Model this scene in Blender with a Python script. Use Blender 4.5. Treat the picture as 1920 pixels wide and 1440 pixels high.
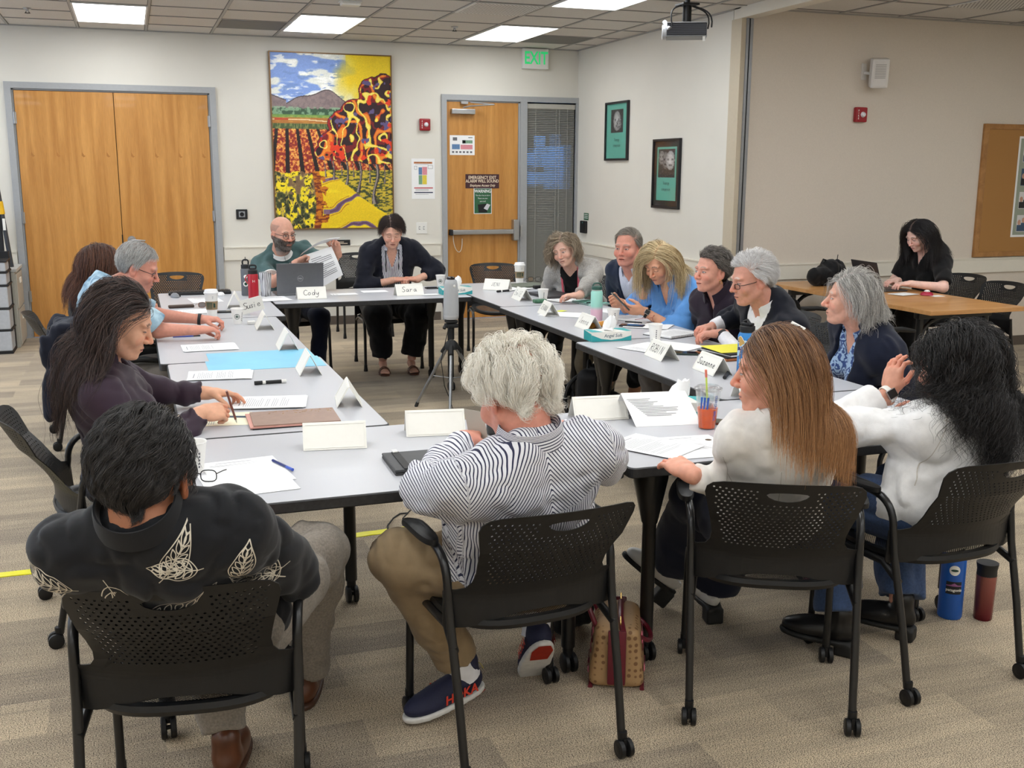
import bpy, bmesh, math, random, time
import numpy as np
from mathutils import Vector, Matrix
from mathutils.geometry import delaunay_2d_cdt
from mathutils.bvhtree import BVHTree

random.seed(7); RNG = np.random.default_rng(7)
PI = math.pi
scene = bpy.context.scene
for o in list(bpy.data.objects): bpy.data.objects.remove(o)

# ------------------------------------------------------------------ camera
CF, CPIT, CROL, CYAW, CH = 1975.4, 0.19974, 0.00459, -0.34383, 1.678
_cy, _sy = math.cos(CYAW), math.sin(CYAW)
FWD = Vector((-_sy*math.cos(CPIT), _cy*math.cos(CPIT), -math.sin(CPIT)))
_rt = Vector((_cy, _sy, 0)); _up = _rt.cross(FWD)
RT = _rt*math.cos(CROL) + _up*math.sin(CROL); UP = -_rt*math.sin(CROL) + _up*math.cos(CROL)
cam = bpy.data.objects.new('camera', bpy.data.cameras.new('camera'))
scene.collection.objects.link(cam); scene.camera = cam
cam.data.sensor_width = 36.0; cam.data.lens = 36.0*CF/1920.0
cam.data.clip_start = 0.02; cam.data.clip_end = 60
cam.matrix_world = Matrix(((RT.x, UP.x, -FWD.x, 0), (RT.y, UP.y, -FWD.y, 0), (RT.z, UP.z, -FWD.z, CH), (0, 0, 0, 1)))

# ------------------------------------------------------------------ world, light, exposure
world = bpy.data.worlds.new('world'); scene.world = world; world.use_nodes = True
world.node_tree.nodes['Background'].inputs[0].default_value = (0.62, 0.75, 1.0, 1)
world.node_tree.nodes['Background'].inputs[1].default_value = 0.25
scene.view_settings.view_transform = 'Standard'; scene.view_settings.look = 'None'
scene.view_settings.gamma = 1.0; scene.view_settings.use_curve_mapping = False
scene.view_settings.exposure = 0.0
PANEL_POWER = 9.4            # emission of the ceiling light panels
ASSUMED_WINDOW_POWER = 60.0          # added light for assumed daylight from an unseen window on the left
scene.cycles.max_bounces = 6; scene.cycles.diffuse_bounces = 4; scene.cycles.glossy_bounces = 3
scene.cycles.transparent_max_bounces = 12; scene.cycles.transmission_bounces = 6
scene.cycles.use_denoising = True
scene.cycles.sample_clamp_indirect = 6

def at(px, py, z=0.74):
    """The point of height z seen at a pixel of the photograph."""
    d = FWD + RT*((px-960)/CF) - UP*((py-720)/CF)
    t = (z-CH)/d.z
    return Vector((0, 0, CH)) + d*t

# ------------------------------------------------------------------ materials
def lin(c):
    return tuple((x/12.92 if x <= 0.04045 else ((x+0.055)/1.055)**2.4) for x in c)
def rgb(r, g, b): return lin((r/255, g/255, b/255))
MATS = {}
def mat(name, col=(0.5, 0.5, 0.5), rough=0.6, metal=0.0, noise=0.0, nscale=40, bump=0.0, bscale=200, bdist=0.002,
        trans=0.0, emit=None, estr=1.0, alpha=1.0, attr=None, sheen=0.0, spec=0.5, coat=0.0, sss=0.0, stretch=None):
    if name in MATS: return MATS[name]
    m = bpy.data.materials.new(name); m.use_nodes = True; MATS[name] = m
    nt = m.node_tree; N = nt.nodes; L = nt.links; b = N['Principled BSDF']
    b.inputs['Base Color'].default_value = (*col, 1)
    b.inputs['Roughness'].default_value = rough; b.inputs['Metallic'].default_value = metal
    b.inputs['Transmission Weight'].default_value = trans; b.inputs['Alpha'].default_value = alpha
    b.inputs['Specular IOR Level'].default_value = spec
    if sheen: b.inputs['Sheen Weight'].default_value = sheen
    if coat: b.inputs['Coat Weight'].default_value = coat
    if sss:
        b.inputs['Subsurface Weight'].default_value = sss; b.inputs['Subsurface Radius'].default_value = (0.012, 0.005, 0.003)
        b.inputs['Subsurface Scale'].default_value = 0.6
    if emit:
        b.inputs['Emission Color'].default_value = (*emit, 1); b.inputs['Emission Strength'].default_value = estr
    tc = N.new('ShaderNodeTexCoord'); vec = tc.outputs['Object']
    if stretch:
        mp = N.new('ShaderNodeMapping'); mp.inputs['Scale'].default_value = stretch; L.new(vec, mp.inputs[0]); vec = mp.outputs[0]
    src = None
    if attr:
        a = N.new('ShaderNodeAttribute'); a.attribute_name = attr; src = a.outputs['Color']; L.new(src, b.inputs['Base Color'])
    if noise:
        n = N.new('ShaderNodeTexNoise'); n.inputs['Scale'].default_value = nscale; n.inputs['Detail'].default_value = 4
        L.new(vec, n.inputs['Vector'])
        mr = N.new('ShaderNodeMapRange'); mr.inputs['From Min'].default_value = 0.3; mr.inputs['From Max'].default_value = 0.7
        mr.inputs['To Min'].default_value = 1-noise; mr.inputs['To Max'].default_value = 1+noise
        L.new(n.outputs['Fac'], mr.inputs['Value'])
        mx = N.new('ShaderNodeMix'); mx.data_type = 'RGBA'; mx.blend_type = 'MULTIPLY'; mx.inputs[0].default_value = 1
        if src: L.new(src, mx.inputs[6])
        else: mx.inputs[6].default_value = (*col, 1)
        L.new(mr.outputs[0], mx.inputs[7]); L.new(mx.outputs[2], b.inputs['Base Color'])
    if bump:
        n2 = N.new('ShaderNodeTexNoise'); n2.inputs['Scale'].default_value = bscale; n2.inputs['Detail'].default_value = 3
        L.new(vec, n2.inputs['Vector'])
        bp = N.new('ShaderNodeBump'); bp.inputs['Strength'].default_value = bump; bp.inputs['Distance'].default_value = bdist
        L.new(n2.outputs['Fac'], bp.inputs['Height']); L.new(bp.outputs[0], b.inputs['Normal'])
    return m

def nodes(m): return m.node_tree.nodes, m.node_tree.links, m.node_tree.nodes['Principled BSDF']

M_plastic = mat('black_plastic', rgb(22, 22, 23), 0.44, spec=.35, noise=0.1, nscale=60, bump=0.12, bscale=700, bdist=0.0006)
M_tube = mat('black_enamel', rgb(24, 24, 25), 0.28, noise=0.1)
M_rubber = mat('dark_rubber', rgb(38, 38, 40), 0.55, noise=0.25, nscale=30)
M_white = mat('white_plastic', rgb(232, 231, 226), 0.4, noise=0.02)
M_steel = mat('brushed_steel', rgb(176, 177, 178), 0.32, 0.9, noise=0.06, nscale=20, stretch=(1, 1, 30))
M_greypaint = mat('grey_frame_paint', rgb(164, 166, 168), 0.42, 0.1, noise=0.03)
M_paper = mat('white_paper', rgb(240, 240, 240), 0.7, noise=0.015, nscale=8)
M_ink = mat('black_ink', rgb(28, 28, 32), 0.6, noise=0.05)
M_print = mat('grey_print', rgb(105, 105, 110), 0.7, noise=0.3, nscale=900)
M_card = mat('white_card', rgb(238, 236, 228), 0.5, noise=0.01)
M_glass = mat('clear_lens', (1, 1, 1), 0.03, trans=1.0, alpha=0.25, noise=0.0)
M_black = mat('matt_black', rgb(16, 16, 18), 0.6, noise=0.1)

# ------------------------------------------------------------------ object helpers
COL = scene.collection
def link(o, parent=None):
    COL.objects.link(o)
    if parent is not None: o.parent = parent
    return o
def tag(o, label=None, cat=None, group=None, kind=None):
    if label: o['label'] = label
    if cat: o['category'] = cat
    if group: o['group'] = group
    if kind: o['kind'] = kind
    return o
def empty(name, loc=(0, 0, 0), rz=0.0):
    o = bpy.data.objects.new(name, None); o.empty_display_size = 0.05
    COL.objects.link(o); o.location = loc; o.rotation_euler = (0, 0, rz); return o

class MB:
    """Collects polygons; build() links them as ONE mesh object."""
    def __init__(s): s.v = []; s.f = []; s.m = []; s.mats = []; s.sm = []; s.cur = 0; s.smooth = False
    def use(s, m):
        if m not in s.mats: s.mats.append(m)
        s.cur = s.mats.index(m); return s
    def add(s, vs, fs, smooth=None):
        k = len(s.v); s.v.extend([tuple(v) for v in vs])
        for f in fs: s.f.append(tuple(i+k for i in f)); s.m.append(s.cur); s.sm.append(s.smooth if smooth is None else smooth)
        return s
    def box(s, lo, hi, bevel=0.0, M=None):
        bm = bmesh.new(); bmesh.ops.create_cube(bm, size=1.0)
        c = [(lo[i]+hi[i])/2 for i in range(3)]; d = [abs(hi[i]-lo[i]) for i in range(3)]
        for v in bm.verts: v.co = Vector((v.co.x*d[0]+c[0], v.co.y*d[1]+c[1], v.co.z*d[2]+c[2]))
        if bevel: bmesh.ops.bevel(bm, geom=bm.edges[:]+bm.verts[:], offset=min(bevel, min(d)*0.45), segments=2, profile=0.6, affect='EDGES')
        return s.bm(bm, M)
    def bm(s, bm, M=None, smooth=None):
        bm.verts.index_update(); bm.faces.ensure_lookup_table()
        vs = [(M @ v.co) if M else v.co.copy() for v in bm.verts]
        s.add(vs, [[v.index for v in f.verts] for f in bm.faces], smooth); bm.free(); return s
    def tube(s, pts, r, seg=10, cap=True, smooth=True):
        pts = [Vector(p) for p in pts]; n = len(pts)
        rs = r if isinstance(r, (list, tuple)) else [r]*n
        T = [(pts[min(i+1, n-1)]-pts[max(i-1, 0)]).normalized() for i in range(n)]
        ref = Vector((0, 0, 1)) if abs(T[0].z) < 0.9 else Vector((1, 0, 0))
        u = T[0].cross(ref).normalized(); vs = []; fs = []
        for i in range(n):
            u = (u - T[i]*u.dot(T[i])).normalized(); w = T[i].cross(u)
            for k in range(seg):
                a = 2*PI*k/seg; vs.append(pts[i]+(u*math.cos(a)+w*math.sin(a))*rs[i])
        for i in range(n-1):
            for k in range(seg): k2 = (k+1) % seg; fs.append((i*seg+k, i*seg+k2, (i+1)*seg+k2, (i+1)*seg+k))
        if cap: fs.append(tuple(range(seg-1, -1, -1))); fs.append(tuple((n-1)*seg+k for k in range(seg)))
        return s.add(vs, fs, smooth)
    def lathe(s, prof, c=(0, 0, 0), seg=24, M=None, smooth=True):
        vs = []; fs = []; n = len(prof)
        for (r, z) in prof:
            for k in range(seg): a = 2*PI*k/seg; vs.append(Vector((c[0]+r*math.cos(a), c[1]+r*math.sin(a), c[2]+z)))
        for i in range(n-1):
            for k in range(seg): k2 = (k+1) % seg; fs.append((i*seg+k, i*seg+k2, (i+1)*seg+k2, (i+1)*seg+k))
        if prof[0][0] > 1e-6: fs.append(tuple(range(seg-1, -1, -1)))
        if prof[-1][0] > 1e-6: fs.append(tuple((n-1)*seg+k for k in range(seg)))
        if M: vs = [M @ v for v in vs]
        return s.add(vs, fs, smooth)
    def quad(s, a, b, c, d): return s.add([a, b, c, d], [(0, 1, 2, 3)])
    def build(s, name, m=None, parent=None, loc=None, rz=None):
        me = bpy.data.meshes.new(name); me.from_pydata([tuple(v) for v in s.v], [], s.f)
        ms = s.mats if s.mats else [m]
        for x in ms: me.materials.append(x)
        me.polygons.foreach_set('material_index', s.m); me.polygons.foreach_set('use_smooth', s.sm); me.update()
        if any(s.sm):
            me.set_sharp_from_angle(angle=math.radians(40))
        o = link(bpy.data.objects.new(name, me), parent)
        if loc is not None: o.location = loc
        if rz is not None: o.rotation_euler = (0, 0, rz)
        return o

def arc(p0, p1, p2, n=6):
    """points of a rounded corner p0 -> p1 (corner) -> p2"""
    p0, p1, p2 = Vector(p0), Vector(p1), Vector(p2)
    return [(p0*(1-t)**2 + p1*2*t*(1-t) + p2*t*t) for t in [i/n for i in range(n+1)]]
def bez(a, b, c, d, n=10):
    a, b, c, d = map(Vector, (a, b, c, d))
    return [a*(1-t)**3 + b*3*t*(1-t)**2 + c*3*t*t*(1-t) + d*t**3 for t in [i/n for i in range(n+1)]]

def copy_tree(o, parent=None):
    c = o.copy(); COL.objects.link(c); c.parent = parent
    for ch in [x for x in bpy.data.objects if x.parent == o]: copy_tree(ch, c)
    return c

# printed lettering: a font outline turned into a mesh; returns verts, faces in the xy plane, centred
def text_mesh(txt, size, bold=0.0, align='CENTER', shear=0.0, sx=1.0):
    cu = bpy.data.curves.new('lettering', 'FONT'); cu.body = txt; cu.size = size; cu.align_x = align; cu.align_y = 'CENTER'
    cu.offset = bold; cu.shear = shear; cu.resolution_u = 2; cu.fill_mode = 'FRONT'
    ob = bpy.data.objects.new('lettering_tmp', cu); COL.objects.link(ob)
    dg = bpy.context.evaluated_depsgraph_get(); dg.update()
    me = bpy.data.meshes.new_from_object(ob.evaluated_get(dg))
    vs = [Vector((v.co.x*sx, v.co.y, 0)) for v in me.vertices]; fs = [tuple(p.vertices) for p in me.polygons]
    bpy.data.objects.remove(ob); bpy.data.curves.remove(cu); bpy.data.meshes.remove(me)
    return vs, fs
def frame(origin, xdir, ydir):
    x = Vector(xdir).normalized(); y = Vector(ydir).normalized(); z = x.cross(y).normalized(); o = Vector(origin)
    return Matrix(((x.x, y.x, z.x, o.x), (x.y, y.y, z.y, o.y), (x.z, y.z, z.z, o.z), (0, 0, 0, 1)))
def lettering(mb, txt, size, M, **k):
    vs, fs = text_mesh(txt, size, **k); mb.add([M @ v for v in vs], fs); return mb

# hand lettering: strokes on a unit-high letter cell
STROKES = {
 'C': [[(.6,.85),(.35,1),(.1,.8),(0,.45),(.12,.1),(.4,0),(.65,.12)]], 'o': [[(.3,.5),(.1,.4),(.05,.15),(.25,0),(.48,.15),(.45,.42),(.3,.5)]],
 'd': [[(.45,.45),(.2,.48),(.05,.25),(.15,.02),(.4,.08),(.5,.5),(.5,1)],[(.5,.5),(.5,0)]], 'y': [[(0,.5),(.08,.15),(.3,.12),(.45,.5)],[(.45,.5),(.4,-.2),(.2,-.45),(-.05,-.35)]],
 'S': [[(.55,.9),(.25,1),(.05,.8),(.2,.55),(.45,.4),(.45,.12),(.2,0),(-.02,.1)]], 'a': [[(.42,.45),(.2,.5),(.02,.3),(.08,.05),(.3,.05),(.42,.4)],[(.42,.45),(.45,.08),(.56,0)]],
 'r': [[(.05,.5),(.05,0)],[(.05,.3),(.2,.48),(.4,.45)]], 'J': [[(.4,1),(.42,.3),(.25,0),(.05,.2)]], 'E': [[(.5,.95),(.05,1),(.05,0),(.5,.02)],[(.05,.52),(.4,.55)]],
 'e': [[(.05,.25),(.4,.3),(.3,.5),(.08,.42),(.05,.1),(.25,0),(.45,.1)]], 'n': [[(.05,.5),(.05,0)],[(.05,.32),(.22,.5),(.4,.35),(.42,0)]], 'N': [[(.05,0),(.05,1),(.5,0),(.52,1)]],
 'i': [[(.1,.5),(.1,0)],[(.1,.7),(.11,.76)]], 'I': [[(.15,1),(.12,0)]], 'm': [[(.02,.5),(.02,0)],[(.02,.35),(.15,.5),(.26,.35),(.27,0)],[(.27,.35),(.4,.5),(.52,.35),(.53,0)]],
 'l': [[(.1,1),(.1,.05),(.2,0)]], 'D': [[(.05,1),(.05,0)],[(.05,1),(.45,.85),(.55,.45),(.35,.08),(.05,0)]], 'R': [[(.05,0),(.08,1)],[(.08,1),(.45,.95),(.48,.62),(.1,.52)],[(.15,.5),(.55,0)]],
 'O': [[(.3,1),(.08,.8),(.02,.4),(.2,.02),(.48,.1),(.58,.5),(.5,.88),(.3,1)]], 'B': [[(.05,1),(.05,0)],[(.05,1),(.4,.9),(.35,.58),(.08,.52)],[(.08,.52),(.5,.42),(.45,.08),(.05,0)]],
 'u': [[(.05,.5),(.05,.12),(.2,0),(.38,.15),(.4,.5)],[(.4,.5),(.42,0)]], 'z': [[(.02,.48),(.4,.5),(.02,.02),(.44,.02)]], 's': [[(.38,.45),(.15,.5),(.08,.34),(.32,.2),(.25,.02),(.02,.05)]],
 'A': [[(0,0),(.28,1),(.52,0)],[(.1,.35),(.45,.38)]], 'H': [[(.05,1),(.05,0)],[(.5,1),(.5,0)],[(.05,.5),(.5,.52)]], 'L': [[(.05,1),(.05,0),(.5,0)]]}
def handwriting(mb, txt, h, M, w=0.0016, gap=0.72, slant=0.08, n3=False):
    adv = 0; total = len(txt)*gap
    for ch in txt:
        for st in STROKES.get(ch, []):
            pts = [Vector(((x+adv-total/2+slant*y)*h, (y-.4)*h, 0)) for x, y in st]
            for a, b in zip(pts[:-1], pts[1:]):
                d = (b-a); 
                if d.length < 1e-6: continue
                d.normalize(); nn = Vector((-d.y, d.x, 0))*w; a2, b2 = a-d*w*.6, b+d*w*.6
                mb.add([M @ (a2-nn), M @ (b2-nn), M @ (b2+nn), M @ (a2+nn)], [(0, 1, 2, 3)])
        adv += gap
    return mb
# ================================================================== the room
YB, YB2, XR, ZC = 11.56, 8.08, 4.93, 3.03
XL, YF, XE = -4.6, -3.2, 9.6
# painted wall: nearly flat eggshell with a fine orange-peel
M_wall = mat('cream_wall_paint', rgb(222, 218, 208), 0.75, noise=0.015, nscale=3, bump=0.25, bscale=260, bdist=0.0012)
M_wall2 = mat('dimmed_wall_paint', rgb(214, 204, 191), 0.8, noise=0.03, nscale=120, bump=0.3, bscale=320, bdist=0.0012)  # same wall paint, toned darker to imitate the dimmer light on this wall
M_rail = mat('cream_gloss_trim', rgb(226, 221, 208), 0.45, noise=0.01)
M_base = mat('brown_vinyl_base', rgb(92, 82, 74), 0.5, noise=0.05)

# carpet: planks of striped loop pile, warm tan over grey
M_carpet = mat('striped_carpet', rgb(140, 125, 105), 0.95, sheen=0.15, spec=0.15)
def _carpet():
    N, L, b = nodes(M_carpet)
    tc = N.new('ShaderNodeTexCoord')
    br = N.new('ShaderNodeTexBrick'); br.inputs['Color1'].default_value = (0, 0, 0, 1); br.inputs['Color2'].default_value = (1, 1, 1, 1)
    br.inputs['Mortar'].default_value = (.5, .5, .5, 1); br.inputs['Scale'].default_value = 1.0; br.inputs['Mortar Size'].default_value = 0.0
    br.inputs['Brick Width'].default_value = 0.92; br.inputs['Row Height'].default_value = 0.23; br.offset = 0.37; br.offset_frequency = 2
    L.new(tc.outputs['Object'], br.inputs['Vector'])
    mp = N.new('ShaderNodeMapping'); mp.inputs['Scale'].default_value = (1.3, 7.0, 1); L.new(tc.outputs['Object'], mp.inputs[0])
    ns = N.new('ShaderNodeTexNoise'); ns.inputs['Scale'].default_value = 1.0; ns.inputs['Detail'].default_value = 3; L.new(mp.outputs[0], ns.inputs[0])
    # long streaks across each plank
    mp2 = N.new('ShaderNodeMapping'); mp2.inputs['Scale'].default_value = (6, 110, 1); L.new(tc.outputs['Object'], mp2.inputs[0])
    n2 = N.new('ShaderNodeTexNoise'); n2.inputs['Scale'].default_value = 1.0; n2.inputs['Detail'].default_value = 2; L.new(mp2.outputs[0], n2.inputs[0])
    mp3 = N.new('ShaderNodeMapping'); mp3.inputs['Scale'].default_value = (240, 380, 1); L.new(tc.outputs['Object'], mp3.inputs[0])
    n3 = N.new('ShaderNodeTexNoise'); n3.inputs['Scale'].default_value = 1.0; n3.inputs['Detail'].default_value = 1; L.new(mp3.outputs[0], n3.inputs[0])
    def madd(a, k, c):
        m = N.new('ShaderNodeMath'); m.operation = 'MULTIPLY_ADD'; L.new(a, m.inputs[0]); m.inputs[1].default_value = k
        if isinstance(c, (int, float)): m.inputs[2].default_value = c
        else: L.new(c, m.inputs[2])
        return m.outputs[0]
    t = madd(br.outputs['Color'], 0.30, 0.06); t = madd(ns.outputs['Fac'], 0.60, t); t = madd(n2.outputs['Fac'], 0.35, t)
    r1 = N.new('ShaderNodeValToRGB'); e = r1.color_ramp.elements
    e[0].position = 0.45; e[0].color = (*rgb(160, 146, 128), 1); e[1].position = 0.92; e[1].color = (*rgb(228, 208, 176), 1)
    L.new(t, r1.inputs[0])
    r2 = N.new('ShaderNodeValToRGB'); e = r2.color_ramp.elements
    e[0].position = 0.40; e[0].color = (*rgb(84, 74, 64), 1); e[1].position = 0.56; e[1].color = (1, 1, 1, 1)
    L.new(n3.outputs['Fac'], r2.inputs[0])
    mx = N.new('ShaderNodeMix'); mx.data_type = 'RGBA'; mx.blend_type = 'MULTIPLY'; mx.inputs[0].default_value = 0.9
    L.new(r1.outputs[0], mx.inputs[6]); L.new(r2.outputs[0], mx.inputs[7]); L.new(mx.outputs[2], b.inputs['Base Color'])
    bp = N.new('ShaderNodeBump'); bp.inputs['Strength'].default_value = 0.6; bp.inputs['Distance'].default_value = 0.004
    L.new(n3.outputs['Fac'], bp.inputs['Height']); L.new(bp.outputs[0], b.inputs['Normal'])
_carpet()
def struct(name, mb, m, parent=None):
    o = mb.build(name, m, parent)
    if parent is None: o['kind'] = 'structure'
    return o
struct('floor', MB().box((XL, YF, -0.1), (XE, YB, 0)), M_carpet)
W = 0.14
struct('wall_right_side', MB().box((XR, YB2+W, 0), (XR+W, YB, ZC)), M_wall)
struct('wall_front_right', MB().box((XR+0.06, YB2, 0), (XE, YB2+W, ZC)), M_wall2)
struct('wall_left', MB().box((XL-W, YF, 0), (XL, YB, ZC)), M_wall)
struct('wall_east', MB().box((XE, YF, 0), (XE+W, YB2, ZC)), M_wall)
struct('wall_near', MB().box((XL, YF-W, 0), (XE, YF, ZC)), M_wall)
# the back wall with its two openings
DX0, DX1, DH = -1.02, 0.83, 2.44
EX0, EX1, WX0, WX1 = 3.35, 4.22, 4.30, 4.90
def _back():
    m = MB()
    m.box((XL, YB, 0), (DX0, YB+W, ZC)); m.box((DX0, YB, DH), (DX1, YB+W, ZC)); m.box((DX1, YB, 0), (EX0, YB+W, ZC))
    m.box((EX0, YB, 2.44), (XR+W, YB+W, ZC)); m.box((WX1, YB, 0), (XR+W, YB+W, 2.44)); m.box((EX1, YB, 0), (WX0, YB+W, 2.44))
    return m
struct('wall_back', _back(), M_wall)
# chair rail and vinyl base
r = MB(); r.box((XL, YB-0.02, .735), (-1.09, YB, .87)); r.box((XL, YB-0.028, .862), (-1.09, YB, .875))
r.box((0.90, YB-0.02, .735), (3.27, YB, .87)); r.box((0.90, YB-0.028, .862), (3.27, YB, .875))
struct('trim_back_chair_rail', r, M_rail)
r = MB(); r.box((XR-0.02, YB2+.05, .735), (XR, YB, .87)); r.box((XR-0.028, YB2+.05, .862), (XR, YB, .875)); struct('trim_side_chair_rail', r, M_rail)
r = MB(); r.box((XR+.09, YB2-0.02, .735), (XE, YB2, .87)); r.box((XR+.09, YB2-0.028, .862), (XE, YB2, .875)); struct('trim_front_chair_rail', r, M_rail)
struct('baseboard_back', MB().box((0.90, YB-.008, 0), (3.27, YB, .095)).box((XL, YB-.008, 0), (-1.09, YB, .095)), M_base)
struct('baseboard_side', MB().box((XR-.008, YB2, 0), (XR, YB, .095)), M_base)
struct('baseboard_front', MB().box((XR+.09, YB2-.008, 0), (XE, YB2, .095)), M_base)
# the corner channel of the folding partition
M_chan = mat('grey_channel', rgb(150, 152, 155), 0.35, 0.6, noise=0.05)
M_beige = mat('beige_channel', rgb(196, 184, 162), 0.6, noise=0.02)
r = MB(); r.use(M_beige).box((XR-.015, YB2-.02, 0), (XR+.03, YB2+.14, ZC-.09))
r.use(M_chan).box((XR+.03, YB2-.035, 0), (XR+.05, YB2+.1, ZC-.09)).box((XR+.065, YB2-.03, 0), (XR+.085, YB2+.1, ZC-.09))
r.use(M_black).box((XR+.05, YB2-.02, 0), (XR+.065, YB2+.1, ZC-.09)).use(M_chan).box((XR+.085, YB2-.012, 0), (XR+.105, YB2+.1, ZC-.09))
struct('trim_partition_channel', r, M_chan)
# ceiling track running towards the camera from the channel
struct('trim_ceiling_track', MB().use(M_rail).box((XR-.02, YF, ZC-.09), (XR+.11, YB2+.1, ZC)), M_rail)

# ceiling: lay-in tiles on a 0.626 x 0.61 grid
M_tile = mat('ceiling_tile', rgb(214, 211, 206), 0.95, noise=0.10, nscale=160, bump=0.5, bscale=320, bdist=0.002, spec=0.1)
GX0, GXP, GY0, GYP = -0.375, 0.626, 11.04, 0.61
struct('ceiling', MB().box((XL, YF, ZC), (XE, YB+W, ZC+.1)), M_tile)
M_tbar = mat('ceiling_tbar', rgb(170, 168, 164), 0.55, noise=0.02)
M_gap = mat('tile_shadow_gap', rgb(96, 94, 92), 0.9, noise=0.02)
g = MB()
x = GX0 - GXP*7
while x < XE:
    if x > XL:
        g.use(M_tbar).box((x-.011, YF, ZC-.007), (x+.011, YB, ZC-.001))
        g.use(M_gap).box((x-.016, YF, ZC-.002), (x+.016, YB, ZC+.001))
    x += GXP
y = GY0
while y > YF:
    g.use(M_tbar).box((XL, y-.008, ZC-.006), (XE, y+.008, ZC-.001)); g.use(M_gap).box((XL, y-.014, ZC-.002), (XE, y+.014, ZC+.001))
    y -= GYP
g.use(M_tbar).box((XL, YB-.02, ZC-.012), (XR, YB, ZC-.001)).box((XR-.02, YB2, ZC-.012), (XR, YB, ZC-.001)).box((XR+.11, YB2-.02, ZC-.012), (XE, YB2, ZC-.001))
struct('trim_ceiling_grid', g, M_tbar)

# light panels: the acrylic lens glows
M_lens = mat('light_lens', (.9, .9, .9), 0.5, emit=(0.955, 0.985, 1.0), estr=PANEL_POWER, noise=0.01)
M_housing = mat('light_housing', rgb(225, 225, 222), 0.4, noise=0.01)
lamp_spots = []
for i in range(-2, 6):
    for j in range(6):
        cx = GX0+GXP/2 + i*3*GXP; cy = 10.43 - j*2.44
        if cx < XL+.4 or cx > XE-.4 or (cx > XR-.3 and cy > YB2-.5): continue
        lamp_spots.append((cx, cy))
lamp0 = None
for n_, (cx, cy) in enumerate(lamp_spots):
    if lamp0 is None:
        lamp0 = o = empty('ceiling_light', (cx, cy, ZC))
        b_ = MB().box((-.305, -.6, -.012), (-.288, .6, -.002)).box((.288, -.6, -.012), (.305, .6, -.002)).box((-.288, -.6, -.012), (.288, -.583, -.002)).box((-.288, .583, -.012), (.288, .6, -.002))
        b_.build('frame', M_housing, o)
        MB().box((-.288, -.583, -.008), (.288, .583, -.003)).build('lens', M_lens, o)
    else:
        o = copy_tree(lamp0); o.location = (cx, cy, ZC)
    where = {0: 'above the wooden double doors', 1: 'above the vineyard painting', 2: 'near the exit sign'}.get(round((cx-(GX0+GXP/2))/(3*GXP)), 'over the side room')
    seen = cy > 10 and -0.5 < cx < 4
    if seen: tag(o, 'bright rectangular ceiling light panel '+where+', nearest the back wall', 'ceiling light', 'rectangular light panels in the ceiling')
    elif abs(cy-7.99) < .1 and abs(cx-3.69) < .2: tag(o, 'bright ceiling light panel cut by the top edge beside the projector', 'ceiling light', 'rectangular light panels in the ceiling')
    else: tag(o, 'bright rectangular ceiling light panel outside the view', 'ceiling light', 'rectangular light panels in the ceiling')

# bluish area light added on the left wall, standing in for assumed daylight
wl = bpy.data.lights.new('assumed_daylight', 'AREA'); wl.shape = 'RECTANGLE'; wl.size = 6.0; wl.size_y = 1.6; wl.energy = ASSUMED_WINDOW_POWER; wl.color = (0.62, 0.78, 1.0)
wo = bpy.data.objects.new('assumed_daylight', wl); COL.objects.link(wo); wo.location = (XL+.08, 7.6, 1.7); wo.rotation_euler = (0, -PI/2, 0)  # added lamp out of view; the daylight is only assumed

w_ = MB().use(M_greypaint)
for y0, y1, z0, z1 in ((4.5, 4.58, .8, 2.6), (10.62, 10.7, .8, 2.6), (4.58, 10.62, .8, .88), (4.58, 10.62, 2.52, 2.6), (7.56, 7.64, .88, 2.52)): w_.box((XL-.01, y0, z0), (XL+.05, y1, z1))
struct('window_assumed', w_.use(mat('added_glow_pane', rgb(160, 200, 255), .2, emit=rgb(170, 205, 255), estr=.8)).box((XL+.004, 4.58, .88), (XL+.01, 10.62, 2.52)), M_greypaint)  # frame and glowing pane added around that light, for an assumed, unseen window
# grey return panels and perforated vent in the ceiling
M_ret = mat('grey_return_panel', rgb(118, 117, 115), 0.7, noise=0.15, nscale=300)
def panel(cx, cy, label):
    o = MB().box((cx-.29, cy-.28, ZC-.006), (cx+.29, cy+.28, ZC-.001)).build('ceiling_return_panel', M_ret); tag(o, label, 'ceiling vent')
panel(1.19, 10.74, 'dark grey return panel in the ceiling above the double doors'); panel(4.32, 10.74, 'dark grey return panel in the ceiling next to the exit sign')
def perf(cx, cy, label):
    o = empty('ceiling_vent', (cx, cy, ZC)); m = MB()
    m.use(M_housing).box((-.3, -.29, -.012), (.3, .29, -.004))
    m.use(M_black)
    for i in range(34):
        for j in range(24):
            if (i+j) % 2: continue
            x0, y0 = -.28+i*.0168, -.27+j*.0232
            m.add([(x0, y0, -.0128), (x0+.011, y0, -.0128), (x0+.011, y0+.013, -.0128), (x0, y0+.013, -.0128)], [(3, 2, 1, 0)])
    m.build('perforated_face', M_housing, o)
    MB().box((-.31, -.3, -.006), (.31, .3, -.002)).build('frame', M_tbar, o)
    tag(o, label, 'ceiling vent')
perf(3.05, 8.9, 'white perforated air vent in the ceiling left of the projector'); perf(6.75, 7.1, 'white perforated air vent in the ceiling of the right-hand part')
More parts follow.
